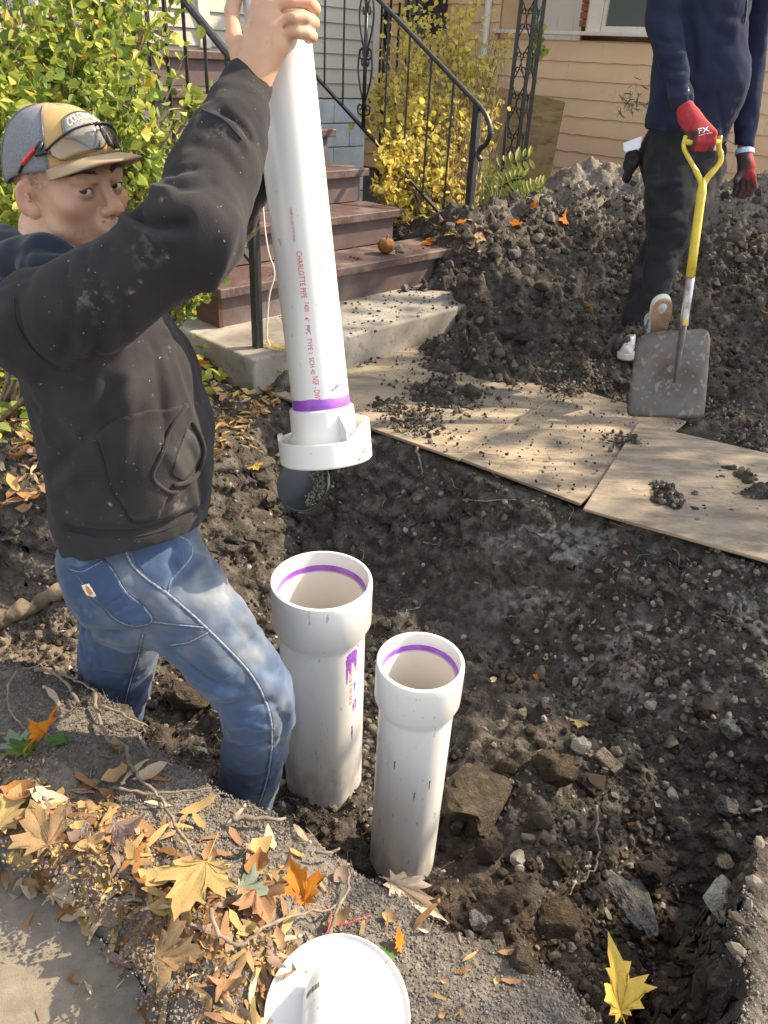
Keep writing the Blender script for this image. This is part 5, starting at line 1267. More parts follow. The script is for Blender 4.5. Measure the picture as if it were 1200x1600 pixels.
mud = np.maximum(mud, lowz * np.clip(.6 + 1.6 * nzj, 0, 1) * .8); mud = np.maximum(mud, .28 * np.clip(.4 + 2.2 * vn3(Vj * 12), 0, 1))
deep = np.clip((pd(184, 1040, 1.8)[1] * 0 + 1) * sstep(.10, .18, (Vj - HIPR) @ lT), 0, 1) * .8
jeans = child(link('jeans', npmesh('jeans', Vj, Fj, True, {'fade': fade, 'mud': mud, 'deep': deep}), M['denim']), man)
def seam2(pxs, w_=.0022, mt=M['denim_seam'], double=True, off=.0006, nm='seam'):
    P_ = smooth_path([np.array([a, b, 0.]) for a, b in pxs], 6)
    L3 = on_surf(bj, [(q[0], q[1]) for q in P_], off)
    if len(L3) < 3: return
    child(MB().tube(L3, w_, 6, flat=.5).build(nm, mt, smooth=True), man)
    if double:
        for dy in (-3.4, 3.4):
            L4 = []
            for i, q in enumerate(P_):
                t = P_[min(i + 1, len(P_) - 1)] - P_[max(i - 1, 0)]; t = t / (np.hypot(t[0], t[1]) + 1e-9); L4.append((q[0] - t[1] * dy, q[1] + t[0] * dy))
            L4 = on_surf(bj, L4, .0008)
            if len(L4) > 3: child(MB().tube(L4, .0006, 4).build('stitching', M['thread'], smooth=True), man)
seam2([(194, 852), (204, 878), (224, 900), (262, 928), (300, 960), (345, 1003), (385, 1045), (408, 1080), (422, 1120), (424, 1170), (416, 1220), (402, 1262)], .0030)
seam2([(262, 928), (266, 908), (284, 888), (299, 868), (296, 848), (272, 834)], .0024, double=False)
pf = patch('front_pocket', bj, [(206, 858), (240, 846), (266, 840), (288, 862), (284, 880), (262, 905), (256, 922), (228, 900), (212, 882)], M['denim'], .0008, 4, .0006)
if pf: child(pf, man)
bp1 = patch('back_pocket', bj, [(107, 884), (128, 888), (162, 874), (176, 892), (196, 924), (162, 948), (144, 930), (126, 905)], M['denim'], .0032, 4, .002); child(bp1, man)
bp2 = patch('tool_pocket', bj, [(162, 948), (196, 924), (222, 944), (236, 966), (228, 974), (205, 974), (182, 966)], M['denim'], .0032, 4, .002); child(bp2, man)
seam2([(110, 888), (130, 892), (161, 876)], .0034); seam2([(161, 876), (177, 893), (197, 925), (224, 948), (237, 966), (230, 975), (205, 977), (182, 968), (160, 946), (143, 930), (125, 905)], .0026, double=True); seam2([(163, 948), (196, 926)], .0018)
seam2([(238, 971), (270, 975), (318, 980)], .0020); seam2([(265, 1008), (296, 1003), (325, 988)], .0020); seam2([(265, 1010), (300, 1040), (330, 1062), (360, 1058), (378, 1045)], .0008, M['thread'], False)
tg = patch('leather_label', bj, [(129, 914), (140, 911), (151, 929), (148, 931), (137, 928)], M['trim'], .0052, 2, .001); tg and child(tg, man)
M['orange_label'] = mat('orange_label', col=(.45, .17, .04), rough=.7)
tg = patch('label_emblem', bj, [(135, 914), (140, 916), (147, 925), (144, 928), (138, 924)], M['orange_label'], .0062, 1.5, .0005); tg and child(tg, man)
seam2([(224, 990), (214, 1030), (202, 1070), (192, 1110)], .0022)
# boots in the dirt
bt = SDF()
for an2, dr2 in ((AR, fT * .9 + np.array([.1, -.3, 0])), (AL, fT)):
    dr2 = unit(dr2 * np.array([1, 1, 0])); b0 = an2 + up * -.045
    bt.cap(an2 + up * .03, b0, .052, .052, .02); bt.cap(b0 + up * -.02, b0 + dr2 * .16 + up * -.03, .048, .042, .03)
Vt_, Ft_ = bt.mesh(np.minimum(AR, AL) - .3, np.maximum(AR, AL) + .3, .007)
M['boot'] = mat('work_boot', [(.3, (.12, .07, .035)), (.7, (.20, .12, .06))], scale=20, rough=.8, bump=.4, bscale=80)
child(link('boots', npmesh('boots', relax(Vt_, Ft_, 2), Ft_, True), M['boot']), man)
# ================= the worker with the shovel =================
M['navy'] = mat('navy_sweater', [(.3, (.016, .020, .040)), (.7, (.026, .031, .058))], scale=6, rough=.95, bump=.4, bscale=250, bdist=.002, sheen=.05, spec=.03)
M['sweats'] = mat('black_sweatpants', [(.3, (.015, .016, .018)), (.7, (.028, .029, .032))], scale=8, rough=.95, bump=.3, bscale=400, bdist=.001, sheen=.05, spec=.03, extra=[('n', 8, .58, .75, (.085, .078, .068), .5), ('n', 150, .70, .74, (.3, .28, .25), .5)])
M['glove_red'] = mat('red_glove_knit', [(.3, (.27, .018, .024)), (.7, (.38, .035, .04))], scale=60, rough=.9, bump=.5, bscale=500, bdist=.001,
                     extra=[('attr', 'coat', 0, 1, (.035, .033, .034), .95)])
M['shoe'] = mat('white_sneaker', [(.3, (.40, .39, .37)), (.7, (.56, .55, .53))], scale=20, rough=.6, extra=[('n', 14, .52, .7, (.24, .2, .16), .6)])
M['sole'] = mat('shoe_sole', [(.3, (.22, .13, .08)), (.7, (.36, .25, .16))], scale=25, rough=.85)
M['sole_edge'] = mat('shoe_midsole', [(.3, (.46, .44, .38)), (.7, (.60, .58, .52))], scale=25, rough=.7)
M['shoe_blue'] = mat('shoe_blue', col=(.03, .10, .42), rough=.5); M['shoe_green'] = mat('shoe_green', col=(.03, .32, .24), rough=.5)
M['paper'] = mat('paper_towel', [(.3, (.66, .68, .70)), (.7, (.76, .78, .80))], scale=20, rough=.9)
M['lav'] = mat('lavender_shirt', col=(.32, .28, .38), rough=.9)
M['watch'] = mat('watch_band', [(.4, (.20, .42, .55)), (.6, (.62, .74, .80))], scale=120, rough=.4)
wk = root_at('person', (1.25, 3.9, .05)); tag(wk, 'worker in navy sweater and black sweatpants, one foot on the shovel', 'person')
def wy(px, py, Y): r = ray(px, py); return CAM + r * (Y / r[1])
wF = unit([.88, -.48, 0]); wL = np.array([-wF[1], wF[0], 0])         # facing, and his left
YH = 3.88
bd2 = SDF()
GR = GRIP + np.array([-.005, .0, .012])
wrR = wy(1072, 172, 3.60); elR = wy(1035, 30, 3.80); shR = wy(1050, -95, 3.82); shL = wy(1190, -100, 4.05)
wrL = wy(1163, 240, 3.95); elL = wy(1172, 90, 4.14)
hipR = wy(1052, 232, 3.86); hipL = wy(1096, 240, 4.02); knR = wy(1042, 372, 3.66); anR = wy(1022, 470, 3.52); knL = wy(1004, 420, 4.10); _g = gpt(985, 562)[0]; anL = _g + np.array([.03, .17, .11])
nk = wy(1135, -120, 3.92)
bd2.loft([(wy(1072, 235, 3.94), .10, .14), (wy(1085, 120, 3.93), .11, .145), (wy(1110, -20, 3.93), .11, .16), (wy(1125, -90, 3.93), .08, .15)], wF, .04)
bd2.cap(wy(1125, -80, 3.93), wy(1140, -125, 3.92), .06, .055, .02)
bd2.ell(wy(1150, -182, 3.90), (.082, .098, .115), None, .02); bd2.ell(wy(1168, -172, 3.82), (.02, .03, .02), None, .015)
bd2.chain([(shR, .055), (elR, .045), (wrR, .030)]); bd2.chain([(shL, .055), (elL, .045), (wrL, .03)])
for a, b, c in ((hipR, knR, anR), (hipL, knL, anL)): bd2.chain([(a, .05), (b, .034), (c, .028)], .03)
Vw, Fw = bd2.mesh((.5, 3.1, -.1), (2.4, 4.6, 2.3), .009)
zz = np.zeros(len(Vw)); child(link('body', npmesh('body', relax(Vw, Fw, 1), Fw, True, {'stub': zz, 'rosy': zz, 'shade': zz}), M['skin']), wk)
# gloves
def glove_mesh(sd_, lo, hi, coatf, nm='glove'):
    V, F = sd_.mesh(lo, hi, .0035); V = relax(V, F, 1, .4)
    child(link(nm, npmesh(nm, V, F, True, {'coat': coatf(V)}), M['glove_red']), wk); return bvh_of(V, F)
g1 = SDF(); gd = GRIP_D; gdn = unit(GRIP - wrR)
pc = lerp(wrR, GRIP, .55) + np.array([0, -.012, 0])
g1.cap(lerp(wrR, GRIP, -.02), lerp(wrR, GRIP, .25), .036, .039, .015)
fr_ = np.array([0, -1., 0]) - np.dot(np.array([0, -1., 0]), gd) * gd
for i, s_ in enumerate((-.030, -.010, .011, .031)):
    k0 = GRIP + gd * s_ + up * .034 + fr_ * .018; k1 = GRIP + gd * (s_ * 1.05) + up * .004 + fr_ * .030; k2 = GRIP + gd * (s_ * 1.08) - up * .022 + fr_ * .020; k3 = GRIP + gd * s_ * 1.05 - up * .026 - fr_ * .002
    g1.cap(lerp(wrR, GRIP, .2) + gd * s_ * .5, k0, .026, .0155, .018)
    for a, b, r0, r1 in ((k0, k1, .0145, .0135), (k1, k2, .0135, .0125), (k2, k3, .0125, .0115)): g1.cap(a, b, r0, r1, .004)
g1.cap(lerp(wrR, GRIP, .3) - gd * .03, GRIP - gd * .045 + up * .01 - fr_ * .006, .019, .014, .012); g1.cap(GRIP - gd * .045 + up * .01 - fr_ * .006, GRIP - gd * .03 - up * .02, .014, .012, .006)
def coat1(V): q = V - GRIP; return np.clip(sstep(-.006, -.022, q[:, 2]) * sstep(.004, .02, q @ gd) + sstep(-.028, -.040, q @ gd) * sstep(.05, .03, q[:, 2]) + .3 * vn3(V * 60), 0, 1)
gb = glove_mesh(g1, np.minimum(wrR, GRIP) - .1, np.maximum(wrR, GRIP) + .1, coat1)
t = surf_text('lettering', gb, 'FX', (1091, 209), (1109, 205), 11, M['paper'], .0012, wk)
for ln in (((1092, 212), (1102, 209)), ((1104, 209), (1113, 207))):
    L3 = on_surf(gb, [lerp(np.array(ln[0]), np.array(ln[1]), q) for q in np.linspace(0, 1, 5)], .001)
    if len(L3) > 2: child(MB().tube(L3, .0012, 5).build('glove_mark', M['paper']), wk)
g2_ = SDF(); ht = wy(1166, 262, 3.90)
g2_.cap(wrL, ht, .034, .036, .02); g2_.ell(ht, (.030, .038, .042), None, .015)
for i, (a, b, c) in enumerate((((1176, 275), (1179, 292), (1172, 304)), ((1169, 278), (1170, 298), (1162, 309)), ((1160, 278), (1160, 298), (1154, 306)), ((1153, 276), (1151, 292), (1148, 301)))):
    P_ = [wy(*q, 3.86 + .012 * i) for q in (a, b, c)]; g2_.cap(ht, P_[0], .018, .014, .01); g2_.cap(P_[0], P_[1], .0135, .0125, .004); g2_.cap(P_[1], P_[2], .0125, .011, .004)
g2_.cap(ht, wy(1150, 282, 3.84), .018, .013, .008)
g2b = glove_mesh(g2_, ht - .13, ht + .13, lambda V: np.clip(sstep(.004, -.014, (V - ht) @ np.array([1, .1, -.15]) + .0) + sstep(-.03, -.06, (V - ht)[:, 2]) * .9 + .4 * vn3(V * 50), 0, 1))
child(MB().lathe([(.037, -.012), (.041, -.008), (.041, .008), (.037, .012), (.035, .0)], 24, close=True).build('watch', M['watch']), wk)
wo = wk.children[-1]; wo.data.transform(Matrix.Translation(Vector(wk.location))); wo.data.transform(frame_mat(wrL + up * .005, *frame_from(unit(elL - wrL)))); wo.data.transform(Matrix.Translation(-Vector(wk.location)))
# sweater
sw = SDF()
sw.loft([(wy(1072, 214, 3.93), .178, .190), (wy(1080, 175, 3.93), .186, .20), (wy(1090, 100, 3.93), .185, .205), (wy(1106, 0, 3.93), .170, .21), (wy(1122, -80, 3.93), .11, .18), (wy(1134, -112, 3.93), .06, .08)], wF, .04)
sw.ell(wy(1124, 130, 3.86), (.13, .13, .16), None, .06)
sw.chain([(shR, .082), (lerp(shR, elR, .5), .077), (elR, .070), (lerp(elR, wrR, .55), .058), (lerp(elR, wrR, .88), .048)], .025)
sw.chain([(shL, .08), (elL, .066), (lerp(elL, wrL, .9), .046)], .025)
ha, hb2, hc2 = wy(1000, 198, 3.95), wy(1068, 214, 3.72), wy(1140, 226, 3.88); hn2 = unit(np.cross(hb2 - ha, hc2 - ha)); hn2 = hn2 if hn2[2] < 0 else -hn2
def hemcut(P): return np.where(np.linalg.norm((P - wrL)[:, :2], axis=1) < .10, -1, np.where(np.linalg.norm((P - lerp(elR, wrR, .9)), axis=1) < .09, -1, (P - ha) @ hn2))
# cut the torso before the sleeves are joined
nt_ = len(sw.p); tors = sw.p[:6]; sle = sw.p[6:]; sw.p = tors + [(lambda P: (P - ha) @ hn2, np.full(3, -9.), np.full(3, 9.), .01, 'i')] + sle
Vs, Fs = sw.mesh((.6, 3.2, .6), (2.3, 4.6, 2.0), .008); Vs = relax(Vs, Fs, 1, .5); ns = vnormals(Vs, Fs); bs = bvh_of(Vs, Fs)
for pxs, a_, r_ in (([(1030, 60), (1045, 66), (1062, 62)], -.010, .010), ([(1028, 84), (1048, 90), (1070, 84)], .007, .012), ([(1032, 105), (1052, 112), (1072, 108)], -.008, .009), ([(1038, 130), (1060, 134), (1078, 128)], -.008, .009), ([(1046, 150), (1066, 152), (1084, 144)], .006, .009), ([(1012, 160), (1030, 190), (1050, 205)], -.008, .015), ([(1078, 40), (1086, 90), (1080, 150)], -.012, .016), ([(1094, 0), (1110, 40), (1140, 60)], -.007, .018), ([(1130, 20), (1160, 30), (1190, 20)], -.006, .015), ([(1000, 196), (1030, 200), (1068, 212)], -.008, .010), ([(1060, -20), (1045, 20), (1040, 60)], .007, .02),
                    ([(1180, 110), (1195, 116)], -.008, .010), ([(1178, 140), (1194, 146)], -.008, .010), ([(1174, 170), (1190, 174)], -.008, .010), ([(1168, 200), (1184, 204)], -.008, .010), ([(1160, 222), (1180, 226)], .006, .008), ([(1120, 150), (1128, 190), (1135, 215)], -.006, .012)):
    Vs = fold(Vs, ns, bs, pxs, a_, r_)
Vs = cloth_noise(Vs, ns, .008, 9, (1, 1, .6)); Vs = cloth_noise(Vs, ns, .003, 30); Vs = ridged(Vs, ns, .012, 6, (1, 1, .6)); Vs = ridged(Vs, ns, .006, 14, (1, 1, .8))
child(link('sweater', npmesh('sweater', relax(Vs, Fs, 1, .3), Fs, True), M['navy']), wk)
zl = on_surf(bs, [(1166, -20), (1166, 0), (1165, 20), (1163, 36)], .002)
if len(zl) > 2: child(MB().tube(zl, .004, 6).build('zip', M['black_plastic']), wk)
# undershirt tail
ls = SDF(); ls.loft([(wy(1108, 235, 3.80), .04, .06), (wy(1122, 248, 3.80), .022, .05)], wF, .02)
Vl, Fl = ls.mesh(wy(1115, 242, 3.8) - .18, wy(1115, 242, 3.8) + .18, .008); child(link('shirt_tail', npmesh('shirt_tail', Vl, Fl, True), M['lav']), wk)
# trousers
tr_ = SDF()
tr_.loft([(wy(1070, 200, 3.93), .150, .165), (wy(1060, 240, 3.94), .170, .175), (wy(1064, 270, 3.94), .165, .17)], wF, .04)
tr_.chain([(hipR, .112), (lerp(hipR, knR, .5) + np.array([-.01, 0, 0]), .105), (knR, .086), (lerp(knR, anR, .6), .074), (lerp(knR, anR, .95), .060)], .03)
tr_.chain([(wy(1085, 262, 3.86), .13), (wy(1066, 320, 3.78), .125), (knR + np.array([.01, 0, .03]), .092)], .04)
tr_.chain([(hipL, .11), (wy(1060, 330, 4.05), .10), (knL + np.array([.03, 0, 0]), .08), (lerp(knL, anL, .9), .058)], .03)
Vt, Ft = tr_.mesh((.6, 3.2, -.05), (2.2, 4.6, 1.25), .008); Vt = relax(Vt, Ft, 1, .5); nt3 = vnormals(Vt, Ft); bt3 = bvh_of(Vt, Ft)
for pxs, a_, r_ in (([(1005, 290), (1030, 300), (1060, 290)], -.009, .012), ([(1010, 350), (1035, 362), (1065, 352)], -.010, .012), ([(1012, 330), (1035, 342), (1060, 334)], .008, .014), ([(1005, 400), (1030, 410), (1055, 402)], -.006, .012), ([(1000, 450), (1022, 460), (1046, 452)], -.009, .009), ([(1000, 466), (1022, 472), (1045, 466)], .008, .008), ([(1100, 270), (1090, 310), (1078, 340)], -.008, .012), ([(1006, 250), (1012, 290), (1028, 330)], .006, .02)):
    Vt = fold(Vt, nt3, bt3, pxs, a_, r_)
Vt = cloth_noise(Vt, nt3, .007, 11, (1, 1, .7)); Vt = ridged(Vt, nt3, .013, 6, (1, 1, 1.2)); Vt = ridged(Vt, nt3, .006, 15); child(link('sweatpants', npmesh('sweatpants', relax(Vt, Ft, 1, .3), Ft, True), M['sweats']), wk)
sl3 = on_surf(bt3, [(1012, 300), (1016, 340), (1012, 380), (1006, 430), (1002, 465)], .001)
if len(sl3) > 2: child(MB().tube(smooth_path(sl3, 4), .0025, 5).build('seam', M['sweats']), wk)
# paper towel in the back pocket
pt0 = wy(974, 236, 3.93); v = []; f = []
cor = [wy(973, 224, 3.92), wy(1004, 212, 3.90), wy(1000, 232, 3.88), wy(975, 238, 3.90)]
b = MB(); th_ = np.array([0, .02, 0]); b.add([c + th_ * s for s in (-.5, .5) for c in cor], [(0, 1, 2, 3), (7, 6, 5, 4), (0, 4, 5, 1), (1, 5, 6, 2), (2, 6, 7, 3), (3, 7, 4, 0)])
pt4 = b.build('paper_towel', M['paper'], bevel=.006); pt4.data.transform(Matrix.Translation(Vector(tuple(-pt0)))); pt4.location = tuple(pt0); tag(pt4, "folded white paper towel sticking out of the worker's back pocket", 'paper towel')
gp = SDF(); gc = wy(988, 250, 3.90); gp.ell(gc, (.035, .03, .05), None, .02); gp.cap(gc, gc + np.array([-.01, 0, -.08]), .025, .018, .02)
Vg, Fg = gp.mesh(gc - .15, gc + .15, .008); o = link('spare_glove', npmesh('spare_glove', cloth_noise(Vg, vnormals(Vg, Fg), .01, 40), Fg, True), M['sweats']); o.data.transform(Matrix.Translation(Vector(tuple(-gc)))); o.location = tuple(gc); tag(o, "crumpled black glove hanging from the worker's back pocket", 'glove')
# shoes
def shoe(c, d, upv, ln, parent_name='shoe', flip=1):
    d = unit(d); s_ = unit(np.cross(d, upv)); u_ = np.cross(s_, d); SM = np.stack([s_, d, u_], 1); L = lambda x, y, z: c + SM @ np.array([x, y, z])
    q = SDF(); q.cap(L(0, -.09, .030), L(0, .11, .016), .036, .034, .02); q.cap(L(0, -.085, .05), L(0, -.08, .085), .034, .036, .02); q.cap(L(0, -.07, .085), L(0, .03, .045), .034, .03, .025)
    lo = c - .2; hi = c + .2; V, F = q.mesh(lo, hi, .006); V = relax(V, F, 1)
    root = empty('shoe_tmp'); bpy.data.objects.remove(root)
    o = child(link('shoe', npmesh('shoe', V, F, True), M['shoe']), wk)
    prof = [(-.034, -.09), (-.038, 0), (-.044, .08), (-.034, .135), (0, .155), (.034, .135), (.044, .08), (.038, 0), (.034, -.09), (0, -.125)]
    PP = smooth_path([np.array([a, b, 0.]) for a, b in prof + prof[:1]], 4)[:-1]; n = len(PP)
    def band(nm, z0, z1, sc, mt, zc=0):
        v = [L(p[0] * sc, p[1] * sc, z0 + (.012 * max(0, p[1] - .06) / .1)) for p in PP] + [L(p[0] * sc, p[1] * sc, z1 + (.010 * max(0, p[1] - .06) / .1)) for p in PP]
        f = [(i, (i + 1) % n, n + (i + 1) % n, n + i) for i in range(n)] + [tuple(range(n - 1, -1, -1)), tuple(range(n, 2 * n))]
        m2 = link(nm, mesh(nm, v, f), mt); m2.data.transform(Matrix.Translation(-Vector(wk.location))); m2.parent = o
    band('midsole', -.010, .016, 1.0, M['sole_edge']); band('outsole', -.018, -.010, .97, M['sole'])
    for sg in (1, -1):
        for a, b, mt in ((-.10, .0, M['shoe_green'] if flip > 0 else M['shoe_blue']), (-.085, -.055, M['shoe_blue'])):
            L0 = [L(sg * .0385, lerp(a, b, t), .030 + .03 * math.sin(t * 3.1) * (.6 if b > -.05 else 1)) for t in np.linspace(0, 1, 6)]
            m3 = MB().tube(L0, .0028, 5).build('stripe', mt); m3.data.transform(Matrix.Translation(-Vector(wk.location))); m3.parent = o
    for k in range(4):
        y_ = .0 + k * .022; m3 = MB().tube([L(-.02, y_, .071 - k * .006), L(0, y_ + .006, .078 - k * .0062), L(.02, y_, .071 - k * .006)], .0022, 5).build('lace', M['paper']); m3.data.transform(Matrix.Translation(-Vector(wk.location))); m3.parent = o
sh_c = wy(1030, 505, 3.40)
shoe(sh_c + np.array([0, .0, .0]), unit(np.array([-.22, -.5, .80])), unit(np.array([-.1, .9, .5])), .28)
gp_, _ = gpt(985, 562)
shoe(gp_ + np.array([0, .09, .02]), unit(np.array([-.55, -.83, 0])) * -1 if False else unit(np.array([-.3, -.95, -.02])), up, .28, flip=-1)
# ================= soil crumbs, clods, stones =================
import bmesh
def ico(sub, seed, rough_=.22, squash=(1, 1, .75)):
    b = bmesh.new(); bmesh.ops.create_icosphere(b, subdivisions=sub, radius=1); v = np.array([q.co[:] for q in b.verts]); f = np.array([[q.index for q in p.verts] for p in b.faces]); b.free()
    d = vn3(v * 1.3 + seed * 7.1) * rough_ * 2.6 + vn3(v * 3.1 + seed * 3.3) * rough_ * 1.2 + (vn3(v * 7 + seed) * rough_ * .5 if sub > 2 else 0)
    v = v * (1 + d)[:, None]
    d2 = (vn3(v * 6.5 + seed * 1.7) * .16 + vn3(v * 13 + seed) * .08) if sub > 2 else vn3(v * 4 + seed) * .12
    v = v * (1 + d2)[:, None]
    # a few flat broken faces
    rs_ = np.random.RandomState(seed)
    for _ in range(9): n = unit(rs_.normal(size=3)); t = rs_.uniform(.5, .85); k = np.maximum(0, v @ n - t); v = v - n * k[:, None] * .85
    return v * np.array(squash), f
SMALL = [ico(1, i) for i in range(6)]; MID = [ico(3, 20 + i, .30, (1, 1, .8)) for i in range(8)]; BIG = [ico(4, 40 + i, .30) for i in range(6)]
OCT = (np.array([(1, 0, 0), (-1, 0, 0), (0, 1, 0), (0, -1, 0), (0, 0, 1), (0, 0, -1)], float), np.array([(0, 2, 4), (2, 1, 4), (1, 3, 4), (3, 0, 4), (2, 0, 5), (1, 2, 5), (3, 1, 5), (0, 3, 5)]))
def rand_rots(n):
    q = rng.normal(size=(n, 4)); q /= np.linalg.norm(q, axis=1)[:, None]; w_, x, y, z = q.T
    return np.stack([1 - 2 * (y * y + z * z), 2 * (x * y - z * w_), 2 * (x * z + y * w_), 2 * (x * y + z * w_), 1 - 2 * (x * x + z * z), 2 * (y * z - x * w_), 2 * (x * z - y * w_), 2 * (y * z + x * w_), 1 - 2 * (x * x + y * y)], -1).reshape(-1, 3, 3)
def yaw_rots(n, tilt=.3):
    a = rng.uniform(0, 6.283, n); t = rng.normal(size=(n, 2)) * tilt; out = np.zeros((n, 3, 3))
    for i in range(n): out[i] = rotmat(t[i, 0], t[i, 1], a[i])
    return out
def scatter(name, variants, pos, size, mt, rots=None, rnd=None, smooth=False, aniso=.25):
    n = len(pos); vi = rng.randint(0, len(variants), n); R_ = rand_rots(n) if rots is None else rots; rnd = rng.rand(n) if rnd is None else rnd
    VV, FF, AA = [], [], []; off = 0
    an = 1 + rng.uniform(-aniso, aniso, (n, 3)) if aniso else np.ones((n, 3))
    for k, (bv, bf) in enumerate(variants):
        m_ = vi == k
        if not m_.any(): continue
        sv = bv[None] * an[m_][:, None, :] * size[m_][:, None, None]; sv = np.einsum('nij,nvj->nvi', R_[m_], sv) + pos[m_][:, None, :]
        c = m_.sum(); VV.append(sv.reshape(-1, 3)); FF.append((bf[None] + (np.arange(c) * len(bv))[:, None, None] + off).reshape(-1, bf.shape[1])); AA.append(np.repeat(rnd[m_], len(bv))); off += c * len(bv)
    return link(name, npmesh(name, np.concatenate(VV), np.concatenate(FF), smooth, {'rnd': np.concatenate(AA)}), mt)
def onground(x, y, up_=0.): return np.stack([x, y, height(x, y) + up_], -1)
def sample(n, x0, x1, y0, y1, dens, tries=14):
    xs, ys = [], []; got = 0
    while got < n and tries > 0:
        x = rng.uniform(x0, x1, n); y = rng.uniform(y0, y1, n); k = rng.rand(n) < dens(x, y); xs.append(x[k]); ys.append(y[k]); got += k.sum(); tries -= 1
    return np.concatenate(xs)[:n], np.concatenate(ys)[:n]
def sizes(n, lo, hi, p=3.0): return lo + (hi - lo) * rng.rand(n) ** p
psd = lambda x, y: poly_sd(x, y, pit)
def cl(n_, f, p=6): return 1 * np.clip(.5 + 1.5 * fbm2(n_[0], n_[1], f, 3), .05, 1) ** p
# pit floor and banks
x, y = sample(15000, -1.3, 1.9, .7, 2.9, lambda x, y: (psd(x, y) > .0) * np.clip(.55 + 1.3 * fbm2(x, y, 3, 3), .08, 1) * np.where(y > 2.2, .45, 1))
s = sizes(len(x), .0018, .019, 3.2); tag(scatter('soil_crumbs', SMALL, onground(x, y, .001), s, M['clod']), kind='stuff')
# far heap
x, y = sample(9000, -.1, 3.4, 3.2, 5.9, lambda x, y: (ridge_h(x, y, ridge, .5) > .04) * np.clip(.6 + 1.3 * fbm2(x, y, 3, 3), .1, 1))
s = sizes(len(x), .005, .034, 3.2); tag(scatter('heap_crumbs', SMALL, onground(x, y, .002), s, M['clod'], rnd=np.clip(rng.rand(len(x)) * .8 + .25 * sstep(.45, .7, ridge_h(x, y, ridge, .5)), 0, 1)), kind='stuff')
# spilled earth on and behind the plywood
hp = np.array([c for c, r, h in HEAPS]); hr = np.array([r for c, r, h in HEAPS])
i = rng.randint(0, len(hp), 5200); x = hp[i, 0] + rng.normal(size=5200) * hr[i] * .62; y = hp[i, 1] + rng.normal(size=5200) * hr[i] * .62
pos = onground(x, y); pos[:, 2] = np.maximum(pos[:, 2], np.where(poly_sd(x, y, PLYZ) > 0, .036, -9)) + .002
tag(scatter('spilled_earth', SMALL, pos, sizes(len(x), .0025, .016, 2.6), M['clod'], rnd=rng.rand(len(x)) * .95), kind='stuff')
x, y = sample(3600, .0, 2.1, 2.1, 4.0, lambda x, y: (psd(x, y) < -.02) * .9)
pos = onground(x, y); pos[:, 2] = np.maximum(pos[:, 2], np.where(poly_sd(x, y, PLYZ) > 0, .040, -9)) + .001
tag(scatter('scattered_crumbs', SMALL, pos, sizes(len(x), .0015, .009, 3.5), M['clod']), kind='stuff')
# fine grit on the near ground
x, y = sample(42000, -1.1, .75, .52, 1.5, lambda x, y: (psd(x, y) < .03) * (poly_sd(x, y, WPOLY) < rng.uniform(-.02, .03, x.shape)) * np.clip(.75 + .9 * fbm2(x, y, 6, 3), .15, 1))
tag(scatter('grit', [OCT], onground(x, y, .0006), sizes(len(x), .0011, .0042, 3), M['gravelly']), kind='stuff')
x, y = sample(2600, -1.6, -.2, 2.0, 3.3, lambda x, y: (psd(x, y) < .03) * 1.0)
tag(scatter('bank_crumbs', SMALL, onground(x, y, .0006), sizes(len(x), .003, .014, 3), M['clod']), kind='stuff')

# single clods: the larger ones, each on its own
clod_me = []
for k, (v, f) in enumerate(MID): clod_me.append(npmesh('earth_clod', v, f, False, {'rnd': np.full(len(v), .15 + .1 * k)}))
stone_me = [npmesh('stone', v, f, False) for v, f in MID[:5]]
def put(me, name, px, py, r, mt, label=None, cat=None, group=None, sink=.35, rot=None, scale=(1, 1, 1)):
    p, n = gpt(px, py); d = np.dot(p - CAM, fw); rr = r * d / FPX
    o = bpy.data.objects.new(name, me); C.objects.link(o)
    if len(me.materials) == 0: me.materials.append(mt)
    elif me.materials[0] is not mt:
        o.material_slots[0].link = 'OBJECT'; o.material_slots[0].material = mt
    o.location = tuple(p + np.array([0, 0, rr * (1 - sink) * .6])); o.scale = tuple(rr * q for q in scale); o.rotation_euler = rot or (rng.uniform(-.4, .4), rng.uniform(-.4, .4), rng.uniform(0, 6.28))
    tag(o, label, cat, group); return o
big_me = [npmesh('stone', v, f, False, {'rnd': np.full(len(v), .4)}) for v, f in BIG]
put(big_me[0], 'earth_clod', 745, 1265, 62, M['loam'], 'biggest earth clod, leaning on the smaller white pipe', 'earth clod', rot=(0, .1, .4), scale=(1.05, .9, .8))
put(big_me[1], 'earth_clod', 868, 1212, 40, M['loam'], 'upright blocky clod above the middle of the pit', 'earth clod', rot=(.5, .4, 1), scale=(.8, .8, 1.1))
put(big_me[2], 'stone', 1125, 1412, 42, M['pale'], 'large pale stone at the lower right of the pit', 'stone', rot=(.1, .2, .5), scale=(1.05, .9, .8))
put(big_me[3], 'stone', 988, 1415, 50, M['chalk'], 'whitish crumbling slab left of the large pale stone', 'stone', rot=(.3, -.2, 2), scale=(1.2, .8, .5))
put(big_me[4], 'earth_clod', 872, 1448, 40, M['loam'], 'lit tan clod on the near bank of the pit', 'earth clod', rot=(.1, .5, 3), scale=(1, .9, .8))
put(big_me[5], 'earth_clod', 285, 1098, 36, M['loam'], "tan clod in the dark between the man's legs", 'earth clod', scale=(1.1, .8, .6))
put(big_me[1], 'stone', 603, 978, 13, M['stone'], 'small tan stone between the two pipe stubs', 'stone', rot=(0, 0, 1))
bx = MB().box((0, 0, 0), (1, 0, 0), (0, .52, 0), (0, 0, .4)); me_b = mesh('broken_brick', bx.v, bx.f)
